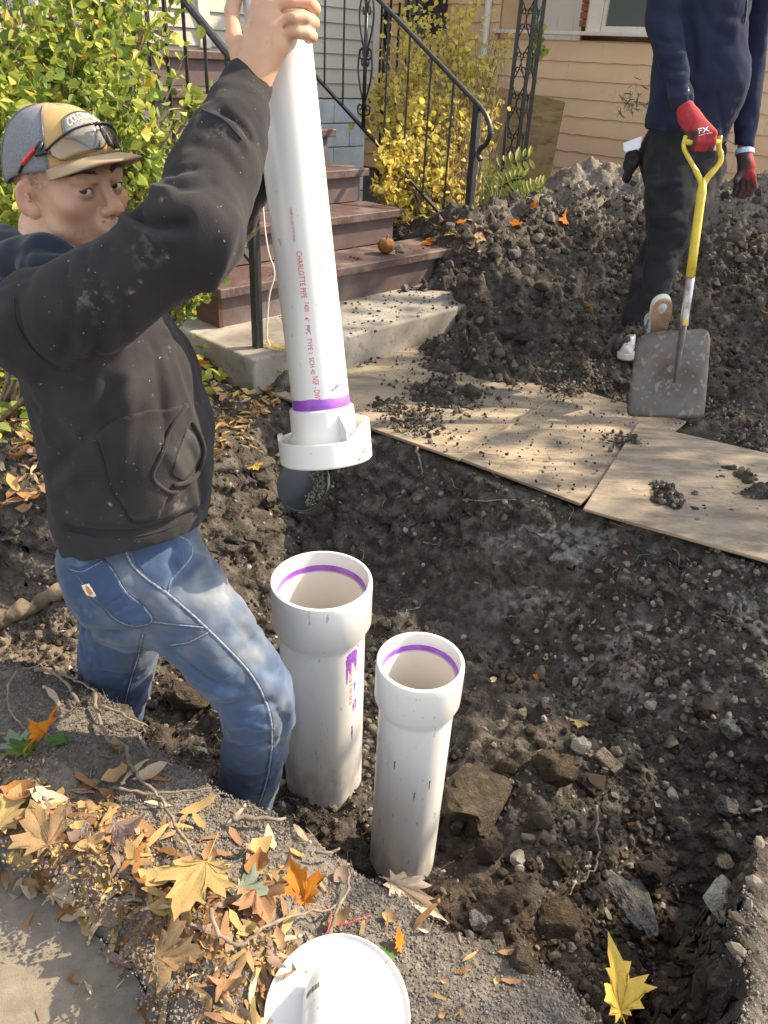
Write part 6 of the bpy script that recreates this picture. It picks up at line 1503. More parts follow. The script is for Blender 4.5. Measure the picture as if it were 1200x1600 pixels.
o = put(me_b, 'broken_brick', 949, 1196, 21, M['stone'], 'oblong grey-tan brick fragment lying in the pit', 'brick fragment', rot=(.35, .15, -.9)); bb = o.modifiers.new('b', 'BEVEL'); bb.width = .12; bb.segments = 2
one = [(1015, 1105, 12, 'pale', 'small white lump below the trench wall'), (895, 1045, 9, 'chalk', 'white chip near the orange leaf'), (1100, 1105, 22, 'clod', 'dark clod on the right of the pit floor'), (1137, 1145, 18, 'chalk', 'grey-white crumbly lump at the right edge'), (1130, 1265, 20, 'chalk', 'flat whitish lump at the right with roots on it'),
       (960, 1120, 18, 'clod', 'dark round clod right of the yellow leaf'), (1050, 1245, 12, 'pale', 'rounded tan pebble in the right half of the pit'), (808, 1345, 15, 'pale', 'tan stone below the big clod'), (888, 1296, 14, 'stone', 'tan stone above the pale root'), (845, 1285, 18, 'clod', 'dark clod beside the tan stone'),
       (760, 1335, 26, 'clod', 'dark clod under the biggest clod'), (925, 1230, 24, 'clod', 'brown clod under the brick fragment'), (812, 1195, 20, 'loam', 'tan crumbly clod left of the upright clod'), (795, 1205, 18, 'loam', 'rough tan clod above the biggest clod'), (905, 1170, 17, 'pale', 'pale knobbly stone left of the brick fragment'), (962, 1178, 12, 'stone', 'tan stone touching the top of the brick fragment'),
       (880, 1350, 18, 'loam', 'tan clod right of the pale root'), (1130, 1350, 17, 'stone', 'tan stone just above the large pale stone'), (1015, 1365, 26, 'clod', 'dark clod above the whitish slab'), (745, 1445, 17, 'pale', 'pale stone at the lip of the near bank'), (775, 1475, 18, 'stone', 'olive-tan stone on the near bank'), (815, 1505, 22, 'loam', 'tan lump below the olive stone'),
       (1100, 1530, 14, 'clod', 'dark stone in the deepest corner'), (1060, 1470, 22, 'clod', 'dark clod below the large pale stone'), (700, 1130, 10, 'stone', 'pebble by the shoulder of the smaller pipe'), (815, 1120, 12, 'stone', 'round tan pebble right of the smaller pipe'), (715, 1290, 10, 'chalk', 'flat whitish chip beside the smaller pipe'), (1080, 1100, 12, 'stone', 'grey pebble near the right edge'),
       (805, 402, 12, 'chalk', 'pale stone on the far heap'), (775, 545, 11, 'stone', 'pale stone at the front of the spilled earth'), (970, 600, 9, 'stone', 'stone on the plywood left of the shovel'), (1140, 738, 12, 'clod', 'dark clod alone on the right plywood sheet'), (622, 622, 9, 'clod', 'dark clod alone on the left plywood sheet'), (735, 622, 17, 'clod', 'dark clod on the edge of the spill'), (1015, 735, 8, 'clod', 'small clod near the gap between plywood sheets'),
       (942, 636, 12, 'clod', 'dark clod on the bright plywood patch'), (652, 780, 10, 'stone', 'tan stone stuck in the trench wall'), (1045, 1040, 12, 'loam', 'brown clod under the ash-grey wall'), (610, 375, 0, '', '')]
for i, (a, b, r, k, lb_) in enumerate(one):
    if r: put((stone_me if k in ('stone', 'chalk', 'pale') else clod_me)[i % 5], 'earth_clod' if k in ('clod', 'loam') else 'stone', a, b, r, M[k], lb_, 'earth clod' if k in ('clod', 'loam') else 'stone')
for i in range(120):
    a, b = rng.uniform(690, 1190), rng.uniform(1040, 1560)
    if a < 760 and b > 1380: continue
    p, n = gpt(a, b)
    if psd(np.array([p[0]]), np.array([p[1]]))[0] < .02: continue
    put(clod_me[i % 8] if i % 3 else stone_me[i % 5], 'earth_clod', a, b, rng.uniform(5, 13), M['clod'] if i % 3 else M['loam'], 'crumbly clod among many on the pit floor', 'earth clod', 'clods on the pit floor')
for i in range(70):
    a, b = rng.uniform(700, 1190), rng.uniform(300, 590); p, n = gpt(a, b)
    if not (3.3 < p[1] < 5.9): continue
    put(clod_me[i % 8], 'earth_clod', a, b, rng.uniform(5, 12), M['clod'], 'clod among many on the heap behind the worker', 'earth clod', 'clods on the far heap')
for i in range(40):
    a, b = [(rng.normal(690, 35), rng.normal(640, 22)), (rng.normal(740, 30), rng.normal(585, 25)), (rng.normal(1055, 22), rng.normal(790, 14)), (rng.normal(1180, 18), rng.normal(770, 40))][i % 4]
    put(clod_me[i % 8], 'earth_clod', a, b, rng.uniform(4, 9), M['clod'], 'clod among many spilled on the plywood', 'earth clod', 'clods on the plywood')

# ================= leaves =================
def leaf_mat(name, stops, tr=.35, rough=.6):
    return mat(name, [(.3, stops[0]), (.7, stops[1])], scale=30, rough=rough, bump=.35, bscale=120, bdist=.0015, trans=tr, spec=.3, extra=[('n', 90, .62, .72, tuple(c * .45 for c in stops[0]), .6)])
LM = {'yellow': leaf_mat('yellow_leaf', ((.52, .34, .05), (.66, .47, .10))), 'orange': leaf_mat('orange_leaf', ((.48, .15, .012), (.60, .24, .025))), 'rust': leaf_mat('rust_leaf', ((.24, .10, .03), (.38, .18, .06)), .2), 'tan': leaf_mat('tan_leaf', ((.27, .165, .075), (.40, .27, .135)), .2), 'brown': leaf_mat('brown_leaf', ((.20, .10, .05), (.32, .18, .09)), .15),
      'gold': leaf_mat('golden_leaf', ((.33, .225, .085), (.44, .325, .14)), .25), 'green': leaf_mat('green_leaf', ((.06, .14, .025), (.12, .24, .05)), .3), 'paleg': leaf_mat('pale_green_leaf', ((.20, .24, .16), (.30, .34, .24)), .2), 'mauve': leaf_mat('mauve_leaf', ((.17, .115, .09), (.28, .205, .16)), .15), 'buff': leaf_mat('pale_buff_leaf', ((.48, .36, .24), (.62, .50, .36)), .25)}
MAPLE = [(0, -.50), (.06, -.33), (.30, -.42), (.24, -.27), (.50, -.22), (.40, -.10), (.62, .06), (.78, .12), (.60, .18), (.62, .34), (.44, .28), (.28, .22), (.30, .40), (.36, .52), (.20, .50), (.16, .66), (.06, .78), (0, .98)]
MAPLE = MAPLE + [(-a, b) for a, b in MAPLE[-2:0:-1]]
def maple_mesh(seed, curl=.25, fold_=.2, petiole=.6):
    r_ = random.Random(seed); P = [(a * (1 + r_.uniform(-.08, .08)), b * (1 + r_.uniform(-.08, .08))) for a, b in MAPLE]; n = len(P); v = [(0, -.30, 0)]; f = []
    for s_ in (.35, .68, 1):
        v += [(a * s_, (b + .30) * s_ - .30, 0) for a, b in P]
    f += [(0, 1 + i, 1 + (i + 1) % n) for i in range(n)]
    f = [tuple(q) for q in f]; f4 = [(1 + k * n + i, 1 + (k + 1) * n + i, 1 + (k + 1) * n + (i + 1) % n, 1 + k * n + (i + 1) % n) for k in (0, 1) for i in range(n)]
    a1, a2, a3 = r_.uniform(-1, 1), r_.uniform(-1, 1), r_.uniform(0, 6)
    out = []
    for x, y, z in v:
        z = fold_ * abs(x) + curl * (a1 * x * x + a2 * y * y) + .05 * math.sin(x * 9 + a3) * math.cos(y * 8 + a3) + .10 * curl * math.sin(4 * math.atan2(y, x) + a3) * (x * x + y * y) ** .5 * 2
        out.append((x, y, z))
    mb = MB(); mb.v = out; mb.f = f + f4
    # veins, slightly proud, and the stalk
    for tip in ((0, .92), (.70, .12), (-.70, .12), (.46, -.2), (-.46, -.2), (.33, .46), (-.33, .46)):
        pts = []
        for t in (0, .35, .7, .95):
            x = tip[0] * t; y = -.30 + (tip[1] + .30) * t; z = fold_ * abs(x) + curl * (a1 * x * x + a2 * y * y) + .05 * math.sin(x * 9 + a3) * math.cos(y * 8 + a3) + .006; pts.append((x, y, z))
        mb.tube(pts, [.012, .009, .007, .004], 3, cap=False)
    if petiole: mb.tube([(0, -.30, 0), (.03, -.30 - petiole * .4, .05), (.10, -.30 - petiole, .02)], [.014, .012, .016], 4)
    return mesh('maple_leaf', mb.v, mb.f, True)
MPM = [maple_mesh(i, c_, f_, p_) for i, (c_, f_, p_) in enumerate([(.22, .12, .7), (.45, .35, .5), (.3, .05, .5), (.6, .5, .3), (.25, .25, .8), (.5, -.3, .4)])]
def oval_mesh(seed, ln=1, wd=.42, curl=.5, fold_=.3):
    r_ = random.Random(seed); v = []; n = 7
    for i in range(n + 1):
        t = i / n; w_ = wd * math.sin(math.pi * t ** .85) ** .8 * (1 + r_.uniform(-.28, .28)); b = curl * (t - .5) ** 2 * 2
        for sg in (-1, 0, 1): v.append((sg * w_ * (1 - .1 * b), (t - .5) * 2 * ln, b + fold_ * abs(sg) * w_ + .03 * math.sin(t * 9 + sg)))
    f = [(i * 3 + k, i * 3 + k + 1, (i + 1) * 3 + k + 1, (i + 1) * 3 + k) for i in range(n) for k in (0, 1)]; mb = MB(); mb.v = v; mb.f = f; mb.tube([v[1], (0, -ln * 1.25, .05)], .018, 3)
    return mesh('dry_leaf', mb.v, mb.f, True)
OV = [oval_mesh(i, 1, .30 + .10 * (i % 3), .3 + .5 * (i % 4), -.3 + .45 * (i % 3)) for i in range(6)]
def key_mesh(seed):
    """maple key: round seed, papery wing bent like a blade"""
    r_ = random.Random(seed); v = []; n = 7; bend = r_.uniform(.2, .5)
    for i in range(n + 1):
        t = i / n; x0 = bend * t * t; w_ = .10 + .22 * math.sin(math.pi * min(1, t * 1.05) ** 1.2); v += [(x0 - w_ * .35, t * 2 - 1, .12 * math.sin(t * 3)), (x0 + w_, t * 2 - 1, .12 * math.sin(t * 3) + .06 * math.sin(t * 11))]
    f = [(2 * i, 2 * i + 1, 2 * i + 3, 2 * i + 2) for i in range(n)]; mb = MB(); mb.v = v; mb.f = f; mb.add([(q[0] * .17 + .05, q[1] * .22 - 1.05, q[2] * .12 + .02) for q in OCT[0]], [tuple(q) for q in OCT[1]])
    return mesh('maple_key', mb.v, mb.f, True)
KM = [key_mesh(i) for i in range(5)]
def lay(me, name, px, py, r, mt, label, cat, group=None, rot=None, lift=.35, stand=None):
    p, n = gpt(px, py); d = np.dot(p - CAM, fw); rr = r * d / FPX; o = bpy.data.objects.new(name, me); C.objects.link(o)
    if len(me.materials) == 0: me.materials.append(mt)
    o.material_slots[0].link = 'OBJECT'; o.material_slots[0].material = mt
    n = unit(n * .35 + np.array([0, 0, 1.])); q = Vector(n).to_track_quat('Z', 'Y').to_matrix()
    e_ = rot or (rng.uniform(-.35, .35), rng.uniform(-.35, .35), rng.uniform(0, 6.28))
    o.matrix_world = Matrix.Translation(Vector(tuple(p + n * rr * lift))) @ (q @ Matrix(rotmat(*e_).tolist())).to_4x4() @ Matrix.Scale(rr, 4)
    tag(o, label, cat, group); return o
ml = [(315, 1400, 68, 'gold', 0, 'big golden maple leaf lying flat, stalk pointing to the fitting', (.15, .05, 5.2)), (465, 1398, 62, 'orange', 1, 'bright orange maple leaf, standing folded on the near ground', (.9, .2, .25)), (278, 1512, 58, 'tan', 4, 'tan maple leaf below the big golden one', (.2, .1, 5.6)),
      (82, 1318, 52, 'tan', 2, 'tan maple leaf at the left edge of the walk', (.25, -.1, 1.0)), (18, 1290, 44, 'gold', 0, 'golden maple leaf cut by the left frame edge', (.2, .2, .3)), (75, 1172, 44, 'orange', 3, 'dry orange-tan leaf beside the green ivy leaves', (.9, .5, .8)), (405, 1420, 44, 'brown', 1, 'brown leaf lying under the bright orange leaf', (.1, .1, 2)),
      (195, 1312, 40, 'mauve', 5, 'greyish mauve curled leaf above the golden one', (.3, .1, 1.5)), (385, 1405, 34, 'paleg', 4, 'pale grey-green leaf between the golden and orange leaves', (.1, .2, 3)), (968, 1548, 72, 'yellow', 4, 'tall yellow leaf standing at the bottom edge of the pit', (1.25, .1, .1)), (985, 1582, 26, 'orange', 3, 'small orange leaf behind the tall yellow leaf', (1, .3, 1)),
      (399, 732, 17, 'yellow', 0, "bright yellow leaf on the bank beside the man's pocket", (.4, .2, 3.4)), (840, 1062, 12, 'orange', 2, 'small orange leaf on the trench floor', (.2, .1, .2)), (902, 1133, 17, 'gold', 0, 'small yellow leaf on the trench floor', (.3, .2, 1.6)), (806, 356, 14, 'orange', 2, 'orange maple leaf on the heap, left one', (1.1, .1, 3.3)),
      (884, 350, 17, 'orange', 5, 'orange-brown leaf on the heap, right one', (.9, .4, 1.3)), (921, 482, 14, 'orange', 1, "orange leaf on the heap left of the worker's shin", (.7, .1, 2.3)), (1195, 492, 10, 'yellow', 2, 'yellow leaf on the heap at the right frame edge', (.6, .1, 2.3)), (762, 367, 12, 'brown', 1, 'curled brown leaf near the railing foot', None), (720, 352, 14, 'orange', 0, 'orange leaf at the railing foot', None), (700, 372, 14, 'yellow', 1, 'yellow leaf left of the railing foot', None),
      (656, 443, 16, 'yellow', 0, 'yellow leaf on the concrete step among stones', (.4, .1, 2.4)), (598, 482, 16, 'gold', 3, 'dry yellow leaf on the concrete step by the held pipe', (.2, .2, 1)), (438, 527, 10, 'orange', 1, 'small orange leaf on the concrete step left of the held pipe', None), (320, 575, 18, 'orange', 3, 'brown-orange leaf against the concrete step', None), (345, 595, 20, 'yellow', 1, "yellow leaf by the man's elbow side of the step", None), (348, 622, 22, 'brown', 5, 'curled brown leaf below the concrete step', None),
      (833, 325, 10, 'orange', 3, 'orange leaf standing on the heap crest', (1.4, .1, 0)), (522, 330, 8, 'yellow', 2, 'yellow leaf on the third step', None), (670, 385, 16, 'orange', 3, 'orange-brown leaves on the second step end', None), (40, 1180, 30, 'green', 2, 'green ivy leaf at the left edge', (.2, .1, 4)), (97, 1163, 22, 'green', 0, 'glossy green ivy leaf beside the dry orange-tan leaf', (.1, .3, 2)), (28, 1170, 26, 'paleg', 2, 'pale ivy leaf above the left green one', None), (35, 652, 34, 'green', 0, "bright green leaf behind the man's back", (.6, .2, .5)),
      (598, 1495, 22, 'green', 0, 'small green leaf right of the flanged fitting', (.4, .1, 1)), (620, 1480, 22, 'orange', 3, 'orange-brown leaf beside the small green leaf', (.9, .4, 5.6)), (100, 1400, 34, 'buff', 5, 'buff curled leaf on the edge of the walk', None)]
for a, b, r, c, k, lb_, rt in ml:
    if lb_.startswith('tall yellow'):
        o = bpy.data.objects.new('maple_leaf', maple_mesh(31, .2, .38, .3)); C.objects.link(o); o.data.materials.append(LM['yellow']); q = pd(966, 1552, 1.27); X_ = unit(R2 + .35 * fw); Y_ = unit(U2 + .25 * fw + .10 * R2); Z_ = unit(np.cross(X_, Y_)); Y_ = np.cross(Z_, X_)
        o.matrix_world = frame_mat(q, X_ * .066, Y_ * .090, Z_ * .09); tag(o, lb_, 'leaf'); continue
    if lb_.startswith('bright orange maple'):
        o = bpy.data.objects.new('maple_leaf', maple_mesh(37, .25, .30, .45)); C.objects.link(o); o.data.materials.append(LM['orange']); q = pd(470, 1392, 1.40); X_ = unit(R2 * .95 + .3 * U2 + .25 * fw); Y_ = unit(U2 - R2 * .3 + .45 * fw); Z_ = unit(np.cross(X_, Y_)); Y_ = np.cross(Z_, X_)
        o.matrix_world = frame_mat(q, X_ * .064, Y_ * .066, Z_ * .066); tag(o, lb_, 'leaf'); continue
    lay(MPM[k], 'maple_leaf', a, b, r * (1.32 if b > 1100 else 1.1), LM[c], lb_, 'leaf', rot=rt, lift=.55 if r > 30 else .35)
# curled pale leaf on the lip, right beside the smaller pipe
o = bpy.data.objects.new('curled_leaf', maple_mesh(77, .35, .55, .25)); C.objects.link(o); o.data.materials.append(LM['buff'])
Y_ = unit(pd(700, 1448, 1.47) - pd(572, 1358, 1.50)); X_ = unit(np.cross(Y_, unit(CAM - pd(640, 1400, 1.49)) + up * .2)); Z_ = np.cross(X_, Y_)
o.matrix_world = frame_mat(pd(632, 1392, 1.475), X_ * .052, Y_ * .10, Z_ * .11); tag(o, 'rolled pale leaf on the trench lip in front of the smaller pipe', 'leaf')
def litter_px(n, fn, mk):
    k = 0
    while k < n:
        a, b = fn()
        p, nn = gpt(a, b)
        if psd(np.array([p[0]]), np.array([p[1]]))[0] > -.01 and b > 900: continue
        mk(a, b, k); k += 1
cols = ['tan', 'brown', 'gold', 'tan', 'brown', 'buff', 'tan', 'rust', 'gold', 'mauve']
def near_band():
    t = rng.rand(); cx = lerp(20, 420, t); cy = lerp(1290, 1560, t); return cx + rng.normal() * 95 + 20, min(1597, cy + rng.normal() * 85 + 5)
litter_px(235, near_band, lambda a, b, k: lay(KM[k % 5], 'maple_key', a, b, rng.uniform(16, 30), LM[cols[k % 10]], 'tan maple key among many in the near leaf litter', 'maple key', 'maple keys on the near ground', lift=.18 + .3 * rng.rand()))
litter_px(185, near_band, lambda a, b, k: lay(OV[k % 6], 'dry_leaf', a, b, rng.uniform(14, 32), LM[cols[(k * 3) % 10]], 'dry curled leaf among many in the near leaf litter', 'leaf', 'dry leaves on the near ground', lift=.2 + .3 * rng.rand()))
litter_px(26, lambda: (rng.uniform(400, 900), rng.uniform(1330, 1590)), lambda a, b, k: lay((OV + KM)[k % 11], 'dry_leaf', a, b, rng.uniform(8, 18), LM[cols[k % 10]], 'small dry leaf scattered on the gritty near bank', 'leaf', 'small leaves on the gritty bank'))
litter_px(60, lambda: (rng.uniform(-30, 90), rng.uniform(560, 800)), lambda a, b, k: lay((KM + OV)[k % 11], 'dry_leaf', a, b, rng.uniform(10, 24), LM[cols[k % 10]], "dry leaf in the litter behind the man's back", 'leaf', 'leaf litter behind the man'))
litter_px(36, lambda: (rng.uniform(300, 440), rng.uniform(570, 720)), lambda a, b, k: lay((OV + KM)[k % 11], 'dry_leaf', a, b, rng.uniform(6, 14), LM[cols[k % 10]], 'dry leaf on the bank below the concrete step', 'leaf', 'leaves below the concrete step'))
litter_px(30, lambda: (rng.uniform(580, 760), rng.uniform(340, 400)), lambda a, b, k: lay((OV + MPM)[k % 12], 'dry_leaf', a, b, rng.uniform(6, 12), LM[cols[k % 10]], 'dry leaf among many at the foot of the railing', 'leaf', 'leaves at the railing foot'))
for i in range(26):
    a, b = rng.uniform(700, 1180), rng.uniform(820, 1300); lay(OV[i % 6], 'dry_leaf', a, b, rng.uniform(4, 8), LM[cols[i % 10]], 'tiny leaf fragment on the trench wall or floor', 'leaf', 'leaf fragments in the trench')

# ================= roots, twigs and sticks =================
def groundline(pxs, lift=.004, jit=0, dense=5):
    out = []
    for q in smooth_path([np.array([a, b, 0.]) for a, b in pxs], dense):
        p, n = gpt(q[0] + rng.normal() * jit, q[1] + rng.normal() * jit); out.append(p + up * lift + n * lift)
    P = [out[0]]
    for q in out[1:]:
        if np.linalg.norm(q - P[-1]) < .25: P.append(q)
    return P
def stick(name, label, cat, pxs, w0, w1, mt, lift=.004, jit=.8, group=None, kinds=None):
    P = groundline(pxs, lift, jit); n = len(P); d = np.dot(P[0] - CAM, fw); r0, r1 = w0 * d / FPX / 2, w1 * d / FPX / 2
    if n < 3: return
    r0 *= .62 if cat != 'branch' else 1; r1 *= .5 if cat != 'branch' else 1
    rr_ = [lerp(r0, r1, i / (n - 1)) * (1 + .22 * math.sin(i * 2.1) + rng.uniform(-.1, .1)) for i in range(n)]
    c = P[n // 2]; o = MB().tube([p - c for p in P], rr_, 7).build(name, mt, smooth=True, loc=c); tag(o, label, cat, group); return o
stick('log', "thick bare branch sticking out of the bank behind the man's legs", 'branch', [(-30, 985), (20, 965), (70, 942), (110, 922), (150, 905)], 30, 22, M['bark'], .012, 0)
stick('root', 'looping grey root at the left edge of the near bank', 'root', [(120, 1110), (100, 1075), (60, 1055), (28, 1062), (16, 1090), (22, 1120), (45, 1150)], 9, 5, M['root'], .012)
stick('root', 'root running from the looping root to the trench edge', 'root', [(55, 1057), (90, 1062), (120, 1075), (150, 1092)], 8, 5, M['root'], .012)
stick('root', 'long crooked root down the middle of the near bank', 'root', [(148, 1092), (156, 1130), (168, 1165), (196, 1178), (204, 1205), (222, 1230), (252, 1260), (270, 1300), (300, 1345), (312, 1378)], 10, 7, M['root'], .010)
stick('root', 'forked root reaching over the trench edge', 'root', [(160, 1120), (200, 1135), (245, 1158), (290, 1172), (312, 1185), (318, 1200), (300, 1202)], 8, 5, M['root'], .016)
stick('twig', 'straight twig crossing the bank toward the jeans cuff', 'twig', [(180, 1240), (240, 1250), (300, 1246), (350, 1240), (388, 1243)], 9, 5, M['root'], .010)
stick('stick', 'rough stick lying along the trench lip under the jeans cuff', 'stick', [(362, 1292), (400, 1290), (440, 1293), (470, 1290), (500, 1295)], 18, 9, M['root'], .012)
stick('twig', 'twig beside the orange leaf above the flanged fitting', 'twig', [(512, 1478), (525, 1440), (540, 1400), (544, 1370)], 12, 8, M['root'], .012)
stick('twig', 'grey twig tangled under the golden leaf', 'twig', [(332, 1440), (345, 1480), (372, 1488), (420, 1462), (470, 1440), (520, 1430)], 12, 8, M['root'], .014)
stick('twig', 'short root hooking up at the trench lip', 'twig', [(490, 1345), (515, 1348), (530, 1335), (522, 1322)], 10, 7, M['root'], .014)
stick('twig', 'thin twig on the upper bank', 'twig', [(215, 1140), (224, 1165), (236, 1195)], 7, 5, M['root'], .012)
M['redstem'] = mat('red_stalk', col=(.34, .03, .035), rough=.5)
stick('stalk', 'red leaf stalk right of the orange leaf', 'stalk', [(525, 1458), (550, 1452), (580, 1442)], 4, 3, M['redstem'], .010, .2)
stick('stalk', 'red stalk rising from the flanged fitting rim', 'stalk', [(495, 1480), (510, 1468), (515, 1445), (505, 1425)], 5, 4, M['redstem'], .014, .2)
stick('stalk', 'long thin yellow stalk on the concrete walk', 'stalk', [(-5, 1532), (35, 1505), (78, 1480)], 3.5, 3, M['root'], .006, .2)
stick('root', 'pale wiry root hanging in the middle of the pit', 'root', [(928, 1262), (930, 1300), (932, 1340), (918, 1368), (900, 1385), (884, 1402)], 7, 4, M['root'], .010)
stick('twig', 'pale straw on the trench wall under the plywood', 'twig', [(724, 783), (760, 784), (806, 783)], 5, 3, M['root'], .004, .2)
stick('twig', 'split pale stem hanging at the plywood corner', 'twig', [(652, 703), (657, 722), (660, 745)], 8, 4, M['root'], .010)
stick('twig', 'forked pale twig on the wall under the right sheet', 'twig', [(1052, 858), (1062, 870), (1058, 890)], 4, 3, M['root'], .004, .2)
stick('twig', 'twig at the far right edge of the pit', 'twig', [(1168, 1275), (1185, 1268), (1205, 1264)], 9, 8, M['root'], .010)
for i in range(86):
    if i < 26: a, b = rng.uniform(560, 1190), rng.uniform(730, 980)
    else: a, b = rng.uniform(20, 560), rng.uniform(1110, 1400)
    an = rng.uniform(0, 6.28); l = rng.uniform(15, 38); pts = [(a + math.cos(an + .5 * math.sin(t * 3)) * l * t, b + math.sin(an + .5 * math.sin(t * 3)) * l * t * .7) for t in (0, .33, .66, 1)]
    stick('rootlet', 'fine rootlet among many in the dug soil' if i < 26 else 'fine rootlet among many on the near bank', 'root', pts, 3, 1.4, M['root'], .003, .6, 'rootlets in the trench wall' if i < 26 else 'rootlets on the near bank')
# hair roots fringing the lip and hanging from the wall
mb = MB()
for i in range(620):
    if i < 430: t = rng.rand(); a, b = lerp(130, 640, t) + rng.normal() * 22, lerp(1090, 1370, t) + rng.normal() * 16
    else: a, b = rng.normal(650, 40), rng.normal(790, 45)
    p, n = gpt(a, b); d_ = unit(rng.normal(size=3) + n * 1.2 + (np.array([0, -.2, -1]) * 1.5 if i >= 430 else np.array([.3, .3, .2]))); l = rng.uniform(.008, .03); bend = rng.normal(size=3) * l * .35
    mb.tube([p, p + d_ * l * .5 + bend * .5, p + d_ * l + bend], [.0008, .0006, .0003], 3, cap=False)
tag(mb.build('root_hairs', M['root']), kind='stuff')

# ================= the concrete walk at the lower left =================
wp = [np.array([a, b, -.030]) for a, b in WPOLY]
n = len(wp); v = [tuple(p) for p in wp] + [tuple(p - up * .1) for p in wp]
zt = max(hz(p[0], p[1]) for p in wp) ; 
o = link('walkway', mesh('walkway', v, [tuple(range(n))[::-1] if False else tuple(range(n)), tuple(range(2 * n - 1, n - 1, -1))] + [(i, n + i, n + (i + 1) % n, (i + 1) % n) for i in range(n)]), M['aggregate']); tag(o, kind='structure')
# ================= things on the steps =================
def pumpkin(c, r):
    v = []; f = []; nt_, np2 = 28, 12
    for j in range(np2 + 1):
        ph = math.pi * j / np2
        for i in range(nt_):
            th = 2 * math.pi * i / nt_; q = r * (1 - .07 * abs(math.sin(th * 4.5)) ** .6) * (math.sin(ph)) * (1 + .05 * math.sin(th * 2)); v.append((q * math.cos(th), q * math.sin(th), r * .86 * math.cos(ph) * (1 - .25 * math.exp(-(ph / .4) ** 2))))
    f = [(j * nt_ + i, (j + 1) * nt_ + i, (j + 1) * nt_ + (i + 1) % nt_, j * nt_ + (i + 1) % nt_) for j in range(np2) for i in range(nt_)]
    t = root_at('pumpkin', c); o = link('gourd', mesh('gourd', v, f, True), mat('brown_pumpkin', [(.35, (.14, .05, .015)), (.65, (.30, .12, .025))], scale=30, rough=.8, bump=.4, bscale=90), t); MB().tube([(0, 0, r * .6), (.004, 0, r * .9), (.01, 0, r * 1.1)], [.006, .005, .006], 6).build('stem', M['bark'], t); tag(t, 'small shrivelled brown pumpkin on the right end of a step', 'pumpkin')
pc_ = pplane(604, 374, S(0, .12, 0), SN); pumpkin((pc_[0], pc_[1], .38 + .045), .052)
for px, py, r, mt, lb_ in ((622, 386, .035, 'chalk', 'grey stone beside the shrivelled pumpkin'), (626, 392, .022, 'stone', 'small tan stone at the edge of the step'), (566, 458, .045, 'chalk', 'grey rubble lump at the back of the concrete step'), (633, 452, .03, 'chalk', 'grey lump on the concrete step near the yellow leaf'), (670, 445, .035, 'clod', 'dark clod at the right end of the concrete step'), (562, 574, .02, 'chalk', 'white stone in front of the concrete step')):
    z_ = .38 if py < 400 else (.19 if py < 500 else 0.02); q = pz(px, py, z_ + .01); o = bpy.data.objects.new('stone', stone_me[int(px) % 5]); C.objects.link(o); o.location = tuple(q); o.scale = (r,) * 3; o.rotation_euler = (.2, .3, px); o.material_slots[0].link = 'OBJECT'; o.material_slots[0].material = M[mt]; tag(o, lb_, 'stone')
n_ = 900; ss, nn = rng.uniform(.3, 2.0, n_), rng.choice([-.35, -.2, -.05, .03, .05], n_) + rng.normal(size=n_) * .05
pos = np.array([S(a, b, .19 if b < .03 else .38) for a, b in zip(ss, nn)]); keepm = (nn < .02) | (nn > .06)
tag(scatter('step_crumbs', SMALL, pos[keepm], sizes(keepm.sum(), .002, .014, 3), M['clod'], rnd=rng.rand(keepm.sum())), kind='stuff')
# yellow frond on the concrete step
mb = MB(); L0 = [pz(a, b, .20) for a, b in ((412, 530), (425, 540), (440, 545), (455, 544))]; LL = smooth_path(L0, 5); mb.tube(LL, .0015, 4)
for i, q in enumerate(LL[1:]):
    t = unit(LL[min(i + 2, len(LL) - 1)] - LL[i]); s2 = unit(np.cross(t, up))
    for sg in (-1, 1): mb.add([q, q + s2 * sg * .018 + t * .006, q + s2 * sg * .034 + t * .004 + up * .002, q + s2 * sg * .018 - t * .004], [(0, 1, 2, 3)])
tag(mb.build('frond', LM['yellow']), 'small yellow compound leaf lying on the concrete step by the post', 'leaf')
# ================= shrubs and ground cover =================
def fol_mat(name, stops, tr=.45): 
    return mat(name, col=stops[0][1], rough=.5, attr='rnd', attr_stops=stops, attr_mix=1.0, trans=tr, spec=.35)
M['leaf_green'] = fol_mat('shrub_leaf', [(0, (.07, .13, .025)), (.35, (.19, .26, .045)), (.65, (.38, .40, .07)), (.88, (.46, .43, .08)), (1, (.50, .36, .05))])
M['leaf_yellow'] = fol_mat('yellow_shrub_leaf', [(0, (.38, .32, .09)), (.4, (.58, .49, .11)), (.8, (.68, .55, .11)), (1, (.64, .38, .09))])
M['leaf_lime'] = fol_mat('lime_leaf', [(0, (.22, .28, .05)), (1, (.40, .40, .08))])
M['ivy'] = fol_mat('ivy_leaf', [(0, (.015, .035, .015)), (.6, (.035, .07, .03)), (1, (.08, .12, .06))], .15)
M['conifer'] = fol_mat('conifer_needles', [(0, (.03, .07, .02)), (1, (.10, .16, .05))], .2)
M['twig'] = mat('shrub_twig', [(.3, (.10, .07, .045)), (.7, (.24, .18, .12))], scale=40, rough=.9)
def leafv(w_=.42, fold_=.18, tip=1.0):
    v = np.array([(0, -1, 0), (w_ * .8, -.45, fold_), (w_, .1, fold_), (w_ * .55, .62, fold_ * .6), (0, tip, -.05), (-w_ * .55, .62, fold_ * .6), (-w_, .1, fold_), (-w_ * .8, -.45, fold_), (0, 0, 0)], float)
    f = np.array([(8, 0, 1), (8, 1, 2), (8, 2, 3), (8, 3, 4), (8, 4, 5), (8, 5, 6), (8, 6, 7), (8, 7, 0)]); return v, f
LV = [leafv(.62, .2), leafv(.75, .12), leafv(.55, .3)]
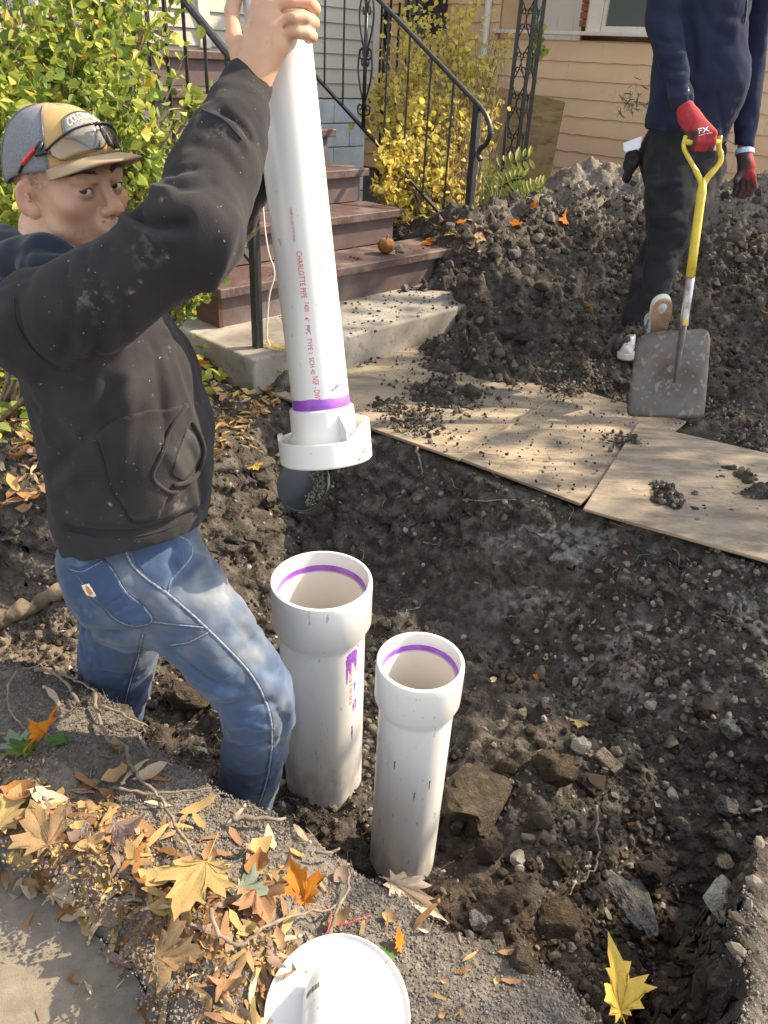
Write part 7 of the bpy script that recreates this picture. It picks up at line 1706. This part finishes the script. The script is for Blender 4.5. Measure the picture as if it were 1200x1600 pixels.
def shrub(name, label, base, anchors, nleaf, lsize, lmat, cat='shrub', leafvar=LV, stem_r=.008, spread=.11, tilt=1.1, subs=4, group=None):
    """anchors: (point, radius of the clump, weight). Stems run from the base to every clump and fork into twigs that carry the leaves"""
    root = root_at(name, base); tag(root, label, cat, group); base = np.array(base, float); st_ = MB(); P = []; wts = np.array([a[2] for a in anchors], float); wts /= wts.sum()
    for (a, r, w_) in anchors:
        a = np.array(a); mid = lerp(base, a, .5) + rng.normal(size=3) * r * .35; path = smooth_path([base + rng.normal(size=3) * np.array([.05, .05, 0]), mid, a], 5)
        st_.tube(path, [lerp(stem_r, stem_r * .4, i / (len(path) - 1)) for i in range(len(path))], 5)
        for k in range(subs):
            s0 = path[rng.randint(len(path) // 2, len(path))]; e_ = a + unit(rng.normal(size=3)) * r * rng.uniform(.6, 1.1); m_ = lerp(s0, e_, .5) + rng.normal(size=3) * r * .15
            tw = smooth_path([s0, m_, e_], 4); st_.tube(tw, [lerp(stem_r * .4, .0012, i / (len(tw) - 1)) for i in range(len(tw))], 3); 
            cnt = int(nleaf * w_ / wts.sum() / sum(q[2] for q in anchors) / subs * 1.0)
            for _ in range(cnt): q = tw[rng.randint(0, len(tw))]; P.append(q + rng.normal(size=3) * r * spread * 2.2)
    P = np.array(P); n = len(P)
    o = scatter('foliage', leafvar, P, lsize * rng.uniform(.6, 1.25, n), lmat, rots=rand_rots(n) if tilt > 1 else yaw_rots(n, tilt), rnd=np.clip(rng.normal(.45, .27, n), 0, 1), smooth=False, aniso=.15); child(o, root); tag(o, kind='stuff')
    child(st_.build('stems', M['twig']), root); return root
# big green shrub left, in front of the steps
an = []
for px, py, d, r, w_ in ((20, 20, 2.9, .22, 1.3), (90, 30, 2.8, .22, 1.3), (160, 20, 2.9, .2, 1.2), (225, 40, 2.9, .16, .4), (30, 100, 2.7, .2, 1.2), (100, 110, 2.8, .2, 1.2), (180, 100, 2.8, .18, 1.0), (250, 120, 2.8, .14, .3), (20, 170, 2.6, .18, 1), (200, 170, 2.7, .18, 1.1), (275, 190, 2.7, .10, .22),
                        (240, 225, 2.7, .15, .55), (10, 240, 2.6, .18, 1), (300, 170, 2.8, .08, .2), (20, 320, 2.6, .16, .9), (5, 400, 2.6, .16, .8), (220, 280, 2.8, .14, .8), (260, 290, 2.7, .12, .6), (60, -60, 3.0, .3, 1.4), (190, -50, 3.0, .25, 1.0), (-60, 100, 2.8, .3, 1.5), (-60, 300, 2.7, .3, 1.5), (140, 190, 3.0, .2, 1.0), (130, 290, 3.0, .2, .9), (200, 340, 2.9, .15, .6), (15, 470, 2.5, .13, .5), (12, 520, 2.4, .1, .3)):
    an.append((pd(px, py, d), r, w_))
gbase = (-1.55, 2.95, 0.0)
shrub('green_shrub', 'tall green and yellow leafy shrub behind the man, in front of the steps', gbase, an, 8200, .0215, M['leaf_green'], stem_r=.012, subs=6)
an = [(pd(px, py, d), r, w_) for px, py, d, r, w_ in ((395, 315, 2.75, .03, .4), (375, 340, 2.75, .045, .8), (350, 360, 2.7, .05, 1), (330, 385, 2.7, .06, 1.2), (345, 405, 2.7, .045, .9), (310, 430, 2.7, .06, 1.2), (300, 455, 2.65, .05, 1), (285, 400, 2.7, .06, .9), (405, 355, 2.75, .02, .2))]
shrub('shrub_branch', "pale green leafy branch hanging over the steps under the man's raised arm", (-.95, 2.75, .25), an, 520, .0155, M['leaf_green'], stem_r=.006, subs=5)
# yellow shrub behind the railing
an = []
for px, py, d, r, w_ in ((640, 90, 5.7, .25, .8), (690, 60, 5.9, .3, .8), (725, 30, 6.0, .22, .4), (660, 150, 5.6, .28, 1.3), (720, 130, 5.8, .28, 1.2), (752, 105, 5.9, .18, .6), (620, 190, 5.4, .22, 1.1), (680, 220, 5.5, .26, 1.2), (722, 200, 5.7, .2, .7), (600, 240, 5.2, .16, .9), (650, 280, 5.3, .2, .9), (700, 290, 5.4, .2, .8), (722, 285, 5.6, .13, .3), (610, 130, 5.5, .15, .7), (775, 70, 6.0, .12, .25), (640, 20, 6.1, .2, .35), (595, 290, 5.1, .08, .25), (765, 170, 5.8, .10, .2), (690, 330, 5.3, .10, .3)):
    an.append((pd(px, py, d), r, w_))
shrub('yellow_shrub', 'twiggy shrub with small yellow leaves behind the stair railing', (.35, 5.35, .05), an, 7400, .0245, M['leaf_yellow'], stem_r=.011, subs=7)
mb = MB()
for i in range(240):
    a = np.array([.35, 5.35, .05]) + rng.normal(size=3) * np.array([.14, .12, .02]); b = pd(rng.uniform(590, 790), rng.uniform(20, 330), rng.uniform(5.2, 5.9)); mb.tube(smooth_path([a, lerp(a, b, .5) + rng.normal(size=3) * .07, b], 3), [.004, .0036, .003, .0026, .002, .0016, .0012], 3, cap=False)
o = mb.build('bare_twigs', M['twig']); tag(o, kind='stuff'); ys = [q for q in C.objects if q.name.startswith('yellow_shrub')][0]; child(o, ys)
# vine on the iron column
an = [(pd(px, py, 6.15), r, w_) for px, py, r, w_ in ((843, 40, .05, 1), (838, 62, .06, 1.2), (846, 75, .05, .8), (832, 100, .03, .3), (836, 20, .04, .4))]
shrub('vine', 'yellow-green vine leaves on the iron column', pd(835, 130, 6.2), an, 90, .04, M['leaf_lime'], cat='vine', stem_r=.003, subs=3)
# young plant with drooping compound leaves
yp = root_at('young_plant', pd(775, 318, 5.6)); tag(yp, 'young lime green plant with compound leaves at the foot of the column', 'plant'); mb = MB(); P = []; R_ = []
for pts in (((772, 318), (768, 280), (790, 258), (826, 246)), ((772, 318), (762, 290), (750, 268), (746, 250)), ((770, 318), (776, 296), (800, 280), (816, 278)), ((775, 320), (762, 305), (750, 300), (742, 302)), ((800, 322), (820, 308), (838, 296), (848, 292)), ((800, 322), (815, 316), (836, 312), (850, 312)), ((772, 318), (752, 306), (740, 318), (736, 332)), ((775, 318), (755, 292), (738, 290), (728, 300))):
    L3 = smooth_path([pd(*q, 5.55) for q in pts], 4); mb.tube(L3, .004, 4)
    for i in range(3, len(L3)):
        t = unit(L3[i] - L3[i - 1]); s2 = unit(np.cross(t, np.array([0, -1, .4])))
        for sg in (-1, 1):
            dd = unit(s2 * sg + t * .5 + np.array([0, 0, -.45])); x_ = unit(np.cross(dd, np.array([.1, -.9, .5]))); P.append(L3[i] + dd * .05); R_.append(np.stack([x_, dd, np.cross(x_, dd)], 1))
o = scatter('leaflets', [leafv(.36, .12)], np.array(P), np.full(len(P), .052) * rng.uniform(.7, 1.1, len(P)), M['leaf_lime'], rots=np.array(R_)); child(o, yp); tag(o, kind='stuff'); child(mb.build('stems', M['leaf_lime']), yp)
# ivy by the steps, and a few plants under the left shrub
x, y = sample(1500, -.2, .72, 4.55, 6.2, lambda x, y: (ridge_h(x, y, ridge, .5) < .22) * 1.0)
xy = [(a, b) for a, b in zip(x, y) if ((np.array([a, b, 0]) - SO) @ SE) > 1.62 or ((np.array([a, b, 0]) - SO) @ SN) < -.5]
x = np.array([q[0] for q in xy]); y = np.array([q[1] for q in xy])
tag(scatter('ivy', [leafv(.8, .15)], onground(x, y, .0) + np.stack([0 * x, 0 * x, rng.uniform(.02, .13, len(x))], -1), rng.uniform(.02, .045, len(x)), M['ivy'], rots=yaw_rots(len(x), .5)), kind='stuff')
x, y = sample(900, -2.2, -.75, 2.5, 4.0, lambda x, y: 1.0 + 0 * x)
k_ = (((np.stack([x, y, 0 * x], -1) - SO) @ SE) < -.05)
x, y = x[k_], y[k_]
tag(scatter('ground_ivy', [leafv(.8, .15)], onground(x, y, .0) + np.stack([0 * x, 0 * x, rng.uniform(.01, .10, len(x))], -1), rng.uniform(.015, .032, len(x)), M['leaf_green'], rots=yaw_rots(len(x), .5)), kind='stuff')
x, y = sample(2200, -2.6, -.5, 2.15, 3.3, lambda x, y: (psd(x, y) < -.02) * np.clip(.5 + 1.5 * fbm2(x, y, 4, 2), 0, 1))
k_ = (((np.stack([x, y, 0 * x], -1) - SO) @ SE) < -.16) | (((np.stack([x, y, 0 * x], -1) - SO) @ SN) < -.45); x, y = x[k_], y[k_]
M['litter'] = fol_mat('leaf_litter', [(0, (.16, .09, .04)), (.5, (.34, .21, .09)), (.85, (.48, .33, .14)), (1, (.55, .40, .08))], .2)
tag(scatter('leaf_litter', [leafv(.4, .25), leafv(.25, .3)], onground(x, y, .008), rng.uniform(.012, .03, len(x)), M['litter'], rots=yaw_rots(len(x), .35)), kind='stuff')
x, y = sample(1500, -1.0, .35, .6, 1.25, lambda x, y: (psd(x, y) < -.05) * sstep(.12, .05, line_d(x, y, [P2(-40, 1270, -.03), P2(120, 1330, -.03), P2(280, 1450, -.03), P2(420, 1590, -.03)])))
tag(scatter('leaf_fragments', [leafv(.4, .25), leafv(.22, .3)], onground(x, y, .005), rng.uniform(.003, .009, len(x)), M['litter'], rots=yaw_rots(len(x), .5)), kind='stuff')
# unseen tree added towards the sun to dapple the pit and the boards with shade
an = []
for i in range(34):
    q = rng.normal(size=3); q = unit(q) * rng.rand() ** .45; an.append((np.array([6.4, 3.95, 4.05]) + q * np.array([1.5, 1.9, 1.0]), .28, .45))
for i in range(30):
    q = rng.normal(size=3); q = unit(q) * rng.rand() ** .45; an.append((np.array([6.5, 6.0, 4.75]) + q * np.array([1.4, 1.7, .9]), .28, 1))
shrub('unseen_tree', 'unseen thin-crowned tree added to cast dappled shade, out of frame to the right', (6.6, 4.1, 0), an, 2900, .07, M['leaf_yellow'], cat='tree', stem_r=.05, subs=3, spread=.2)
# conifer at the right
cf = root_at('conifer', (3.05, 5.9, 0)); tag(cf, 'green feathery conifer at the right edge behind the worker', 'conifer'); P = []; R_ = []; mb = MB(); mb.tube([(3.05, 5.9, 0), (3.05, 5.9, 1.0), (3.03, 5.9, 2.1)], [.03, .022, .008], 6)
for i in range(75):
    z0 = rng.uniform(.55, 2.0); an_ = rng.uniform(0, 6.28); ln = .62 * (1 - (z0 - .4) / 2.6) * rng.uniform(.7, 1.1); d_ = np.array([math.cos(an_), math.sin(an_), .15]); L3 = [np.array([3.05, 5.9, z0]) + d_ * ln * t + up * (-.12 * t * t) for t in np.linspace(0, 1, 7)]; mb.tube(L3, .004, 3)
    for q in L3[1:]:
        for _ in range(10):
            dd = unit(d_ + rng.normal(size=3) * .6); x_ = unit(np.cross(dd, rng.normal(size=3))); P.append(q + dd * .035); R_.append(np.stack([x_, dd, np.cross(x_, dd)], 1))
for q0 in [pd(990, 158, 6.6)]:
    for _ in range(60): dd = unit(rng.normal(size=3) + np.array([-.8, 0, .3])); x_ = unit(np.cross(dd, rng.normal(size=3))); P.append(q0 + rng.normal(size=3) * .06 + dd * .03); R_.append(np.stack([x_, dd, np.cross(x_, dd)], 1))
    mb.tube([q0 + np.array([1.0, -.3, -.35]), q0 + np.array([.4, -.1, -.05]), q0], .005, 4)
o = scatter('needles', [leafv(.10, .02)], np.array(P), rng.uniform(.03, .06, len(P)), M['conifer'], rots=np.array(R_)); child(o, cf); tag(o, kind='stuff'); child(mb.build('trunk', M['twig']), cf)
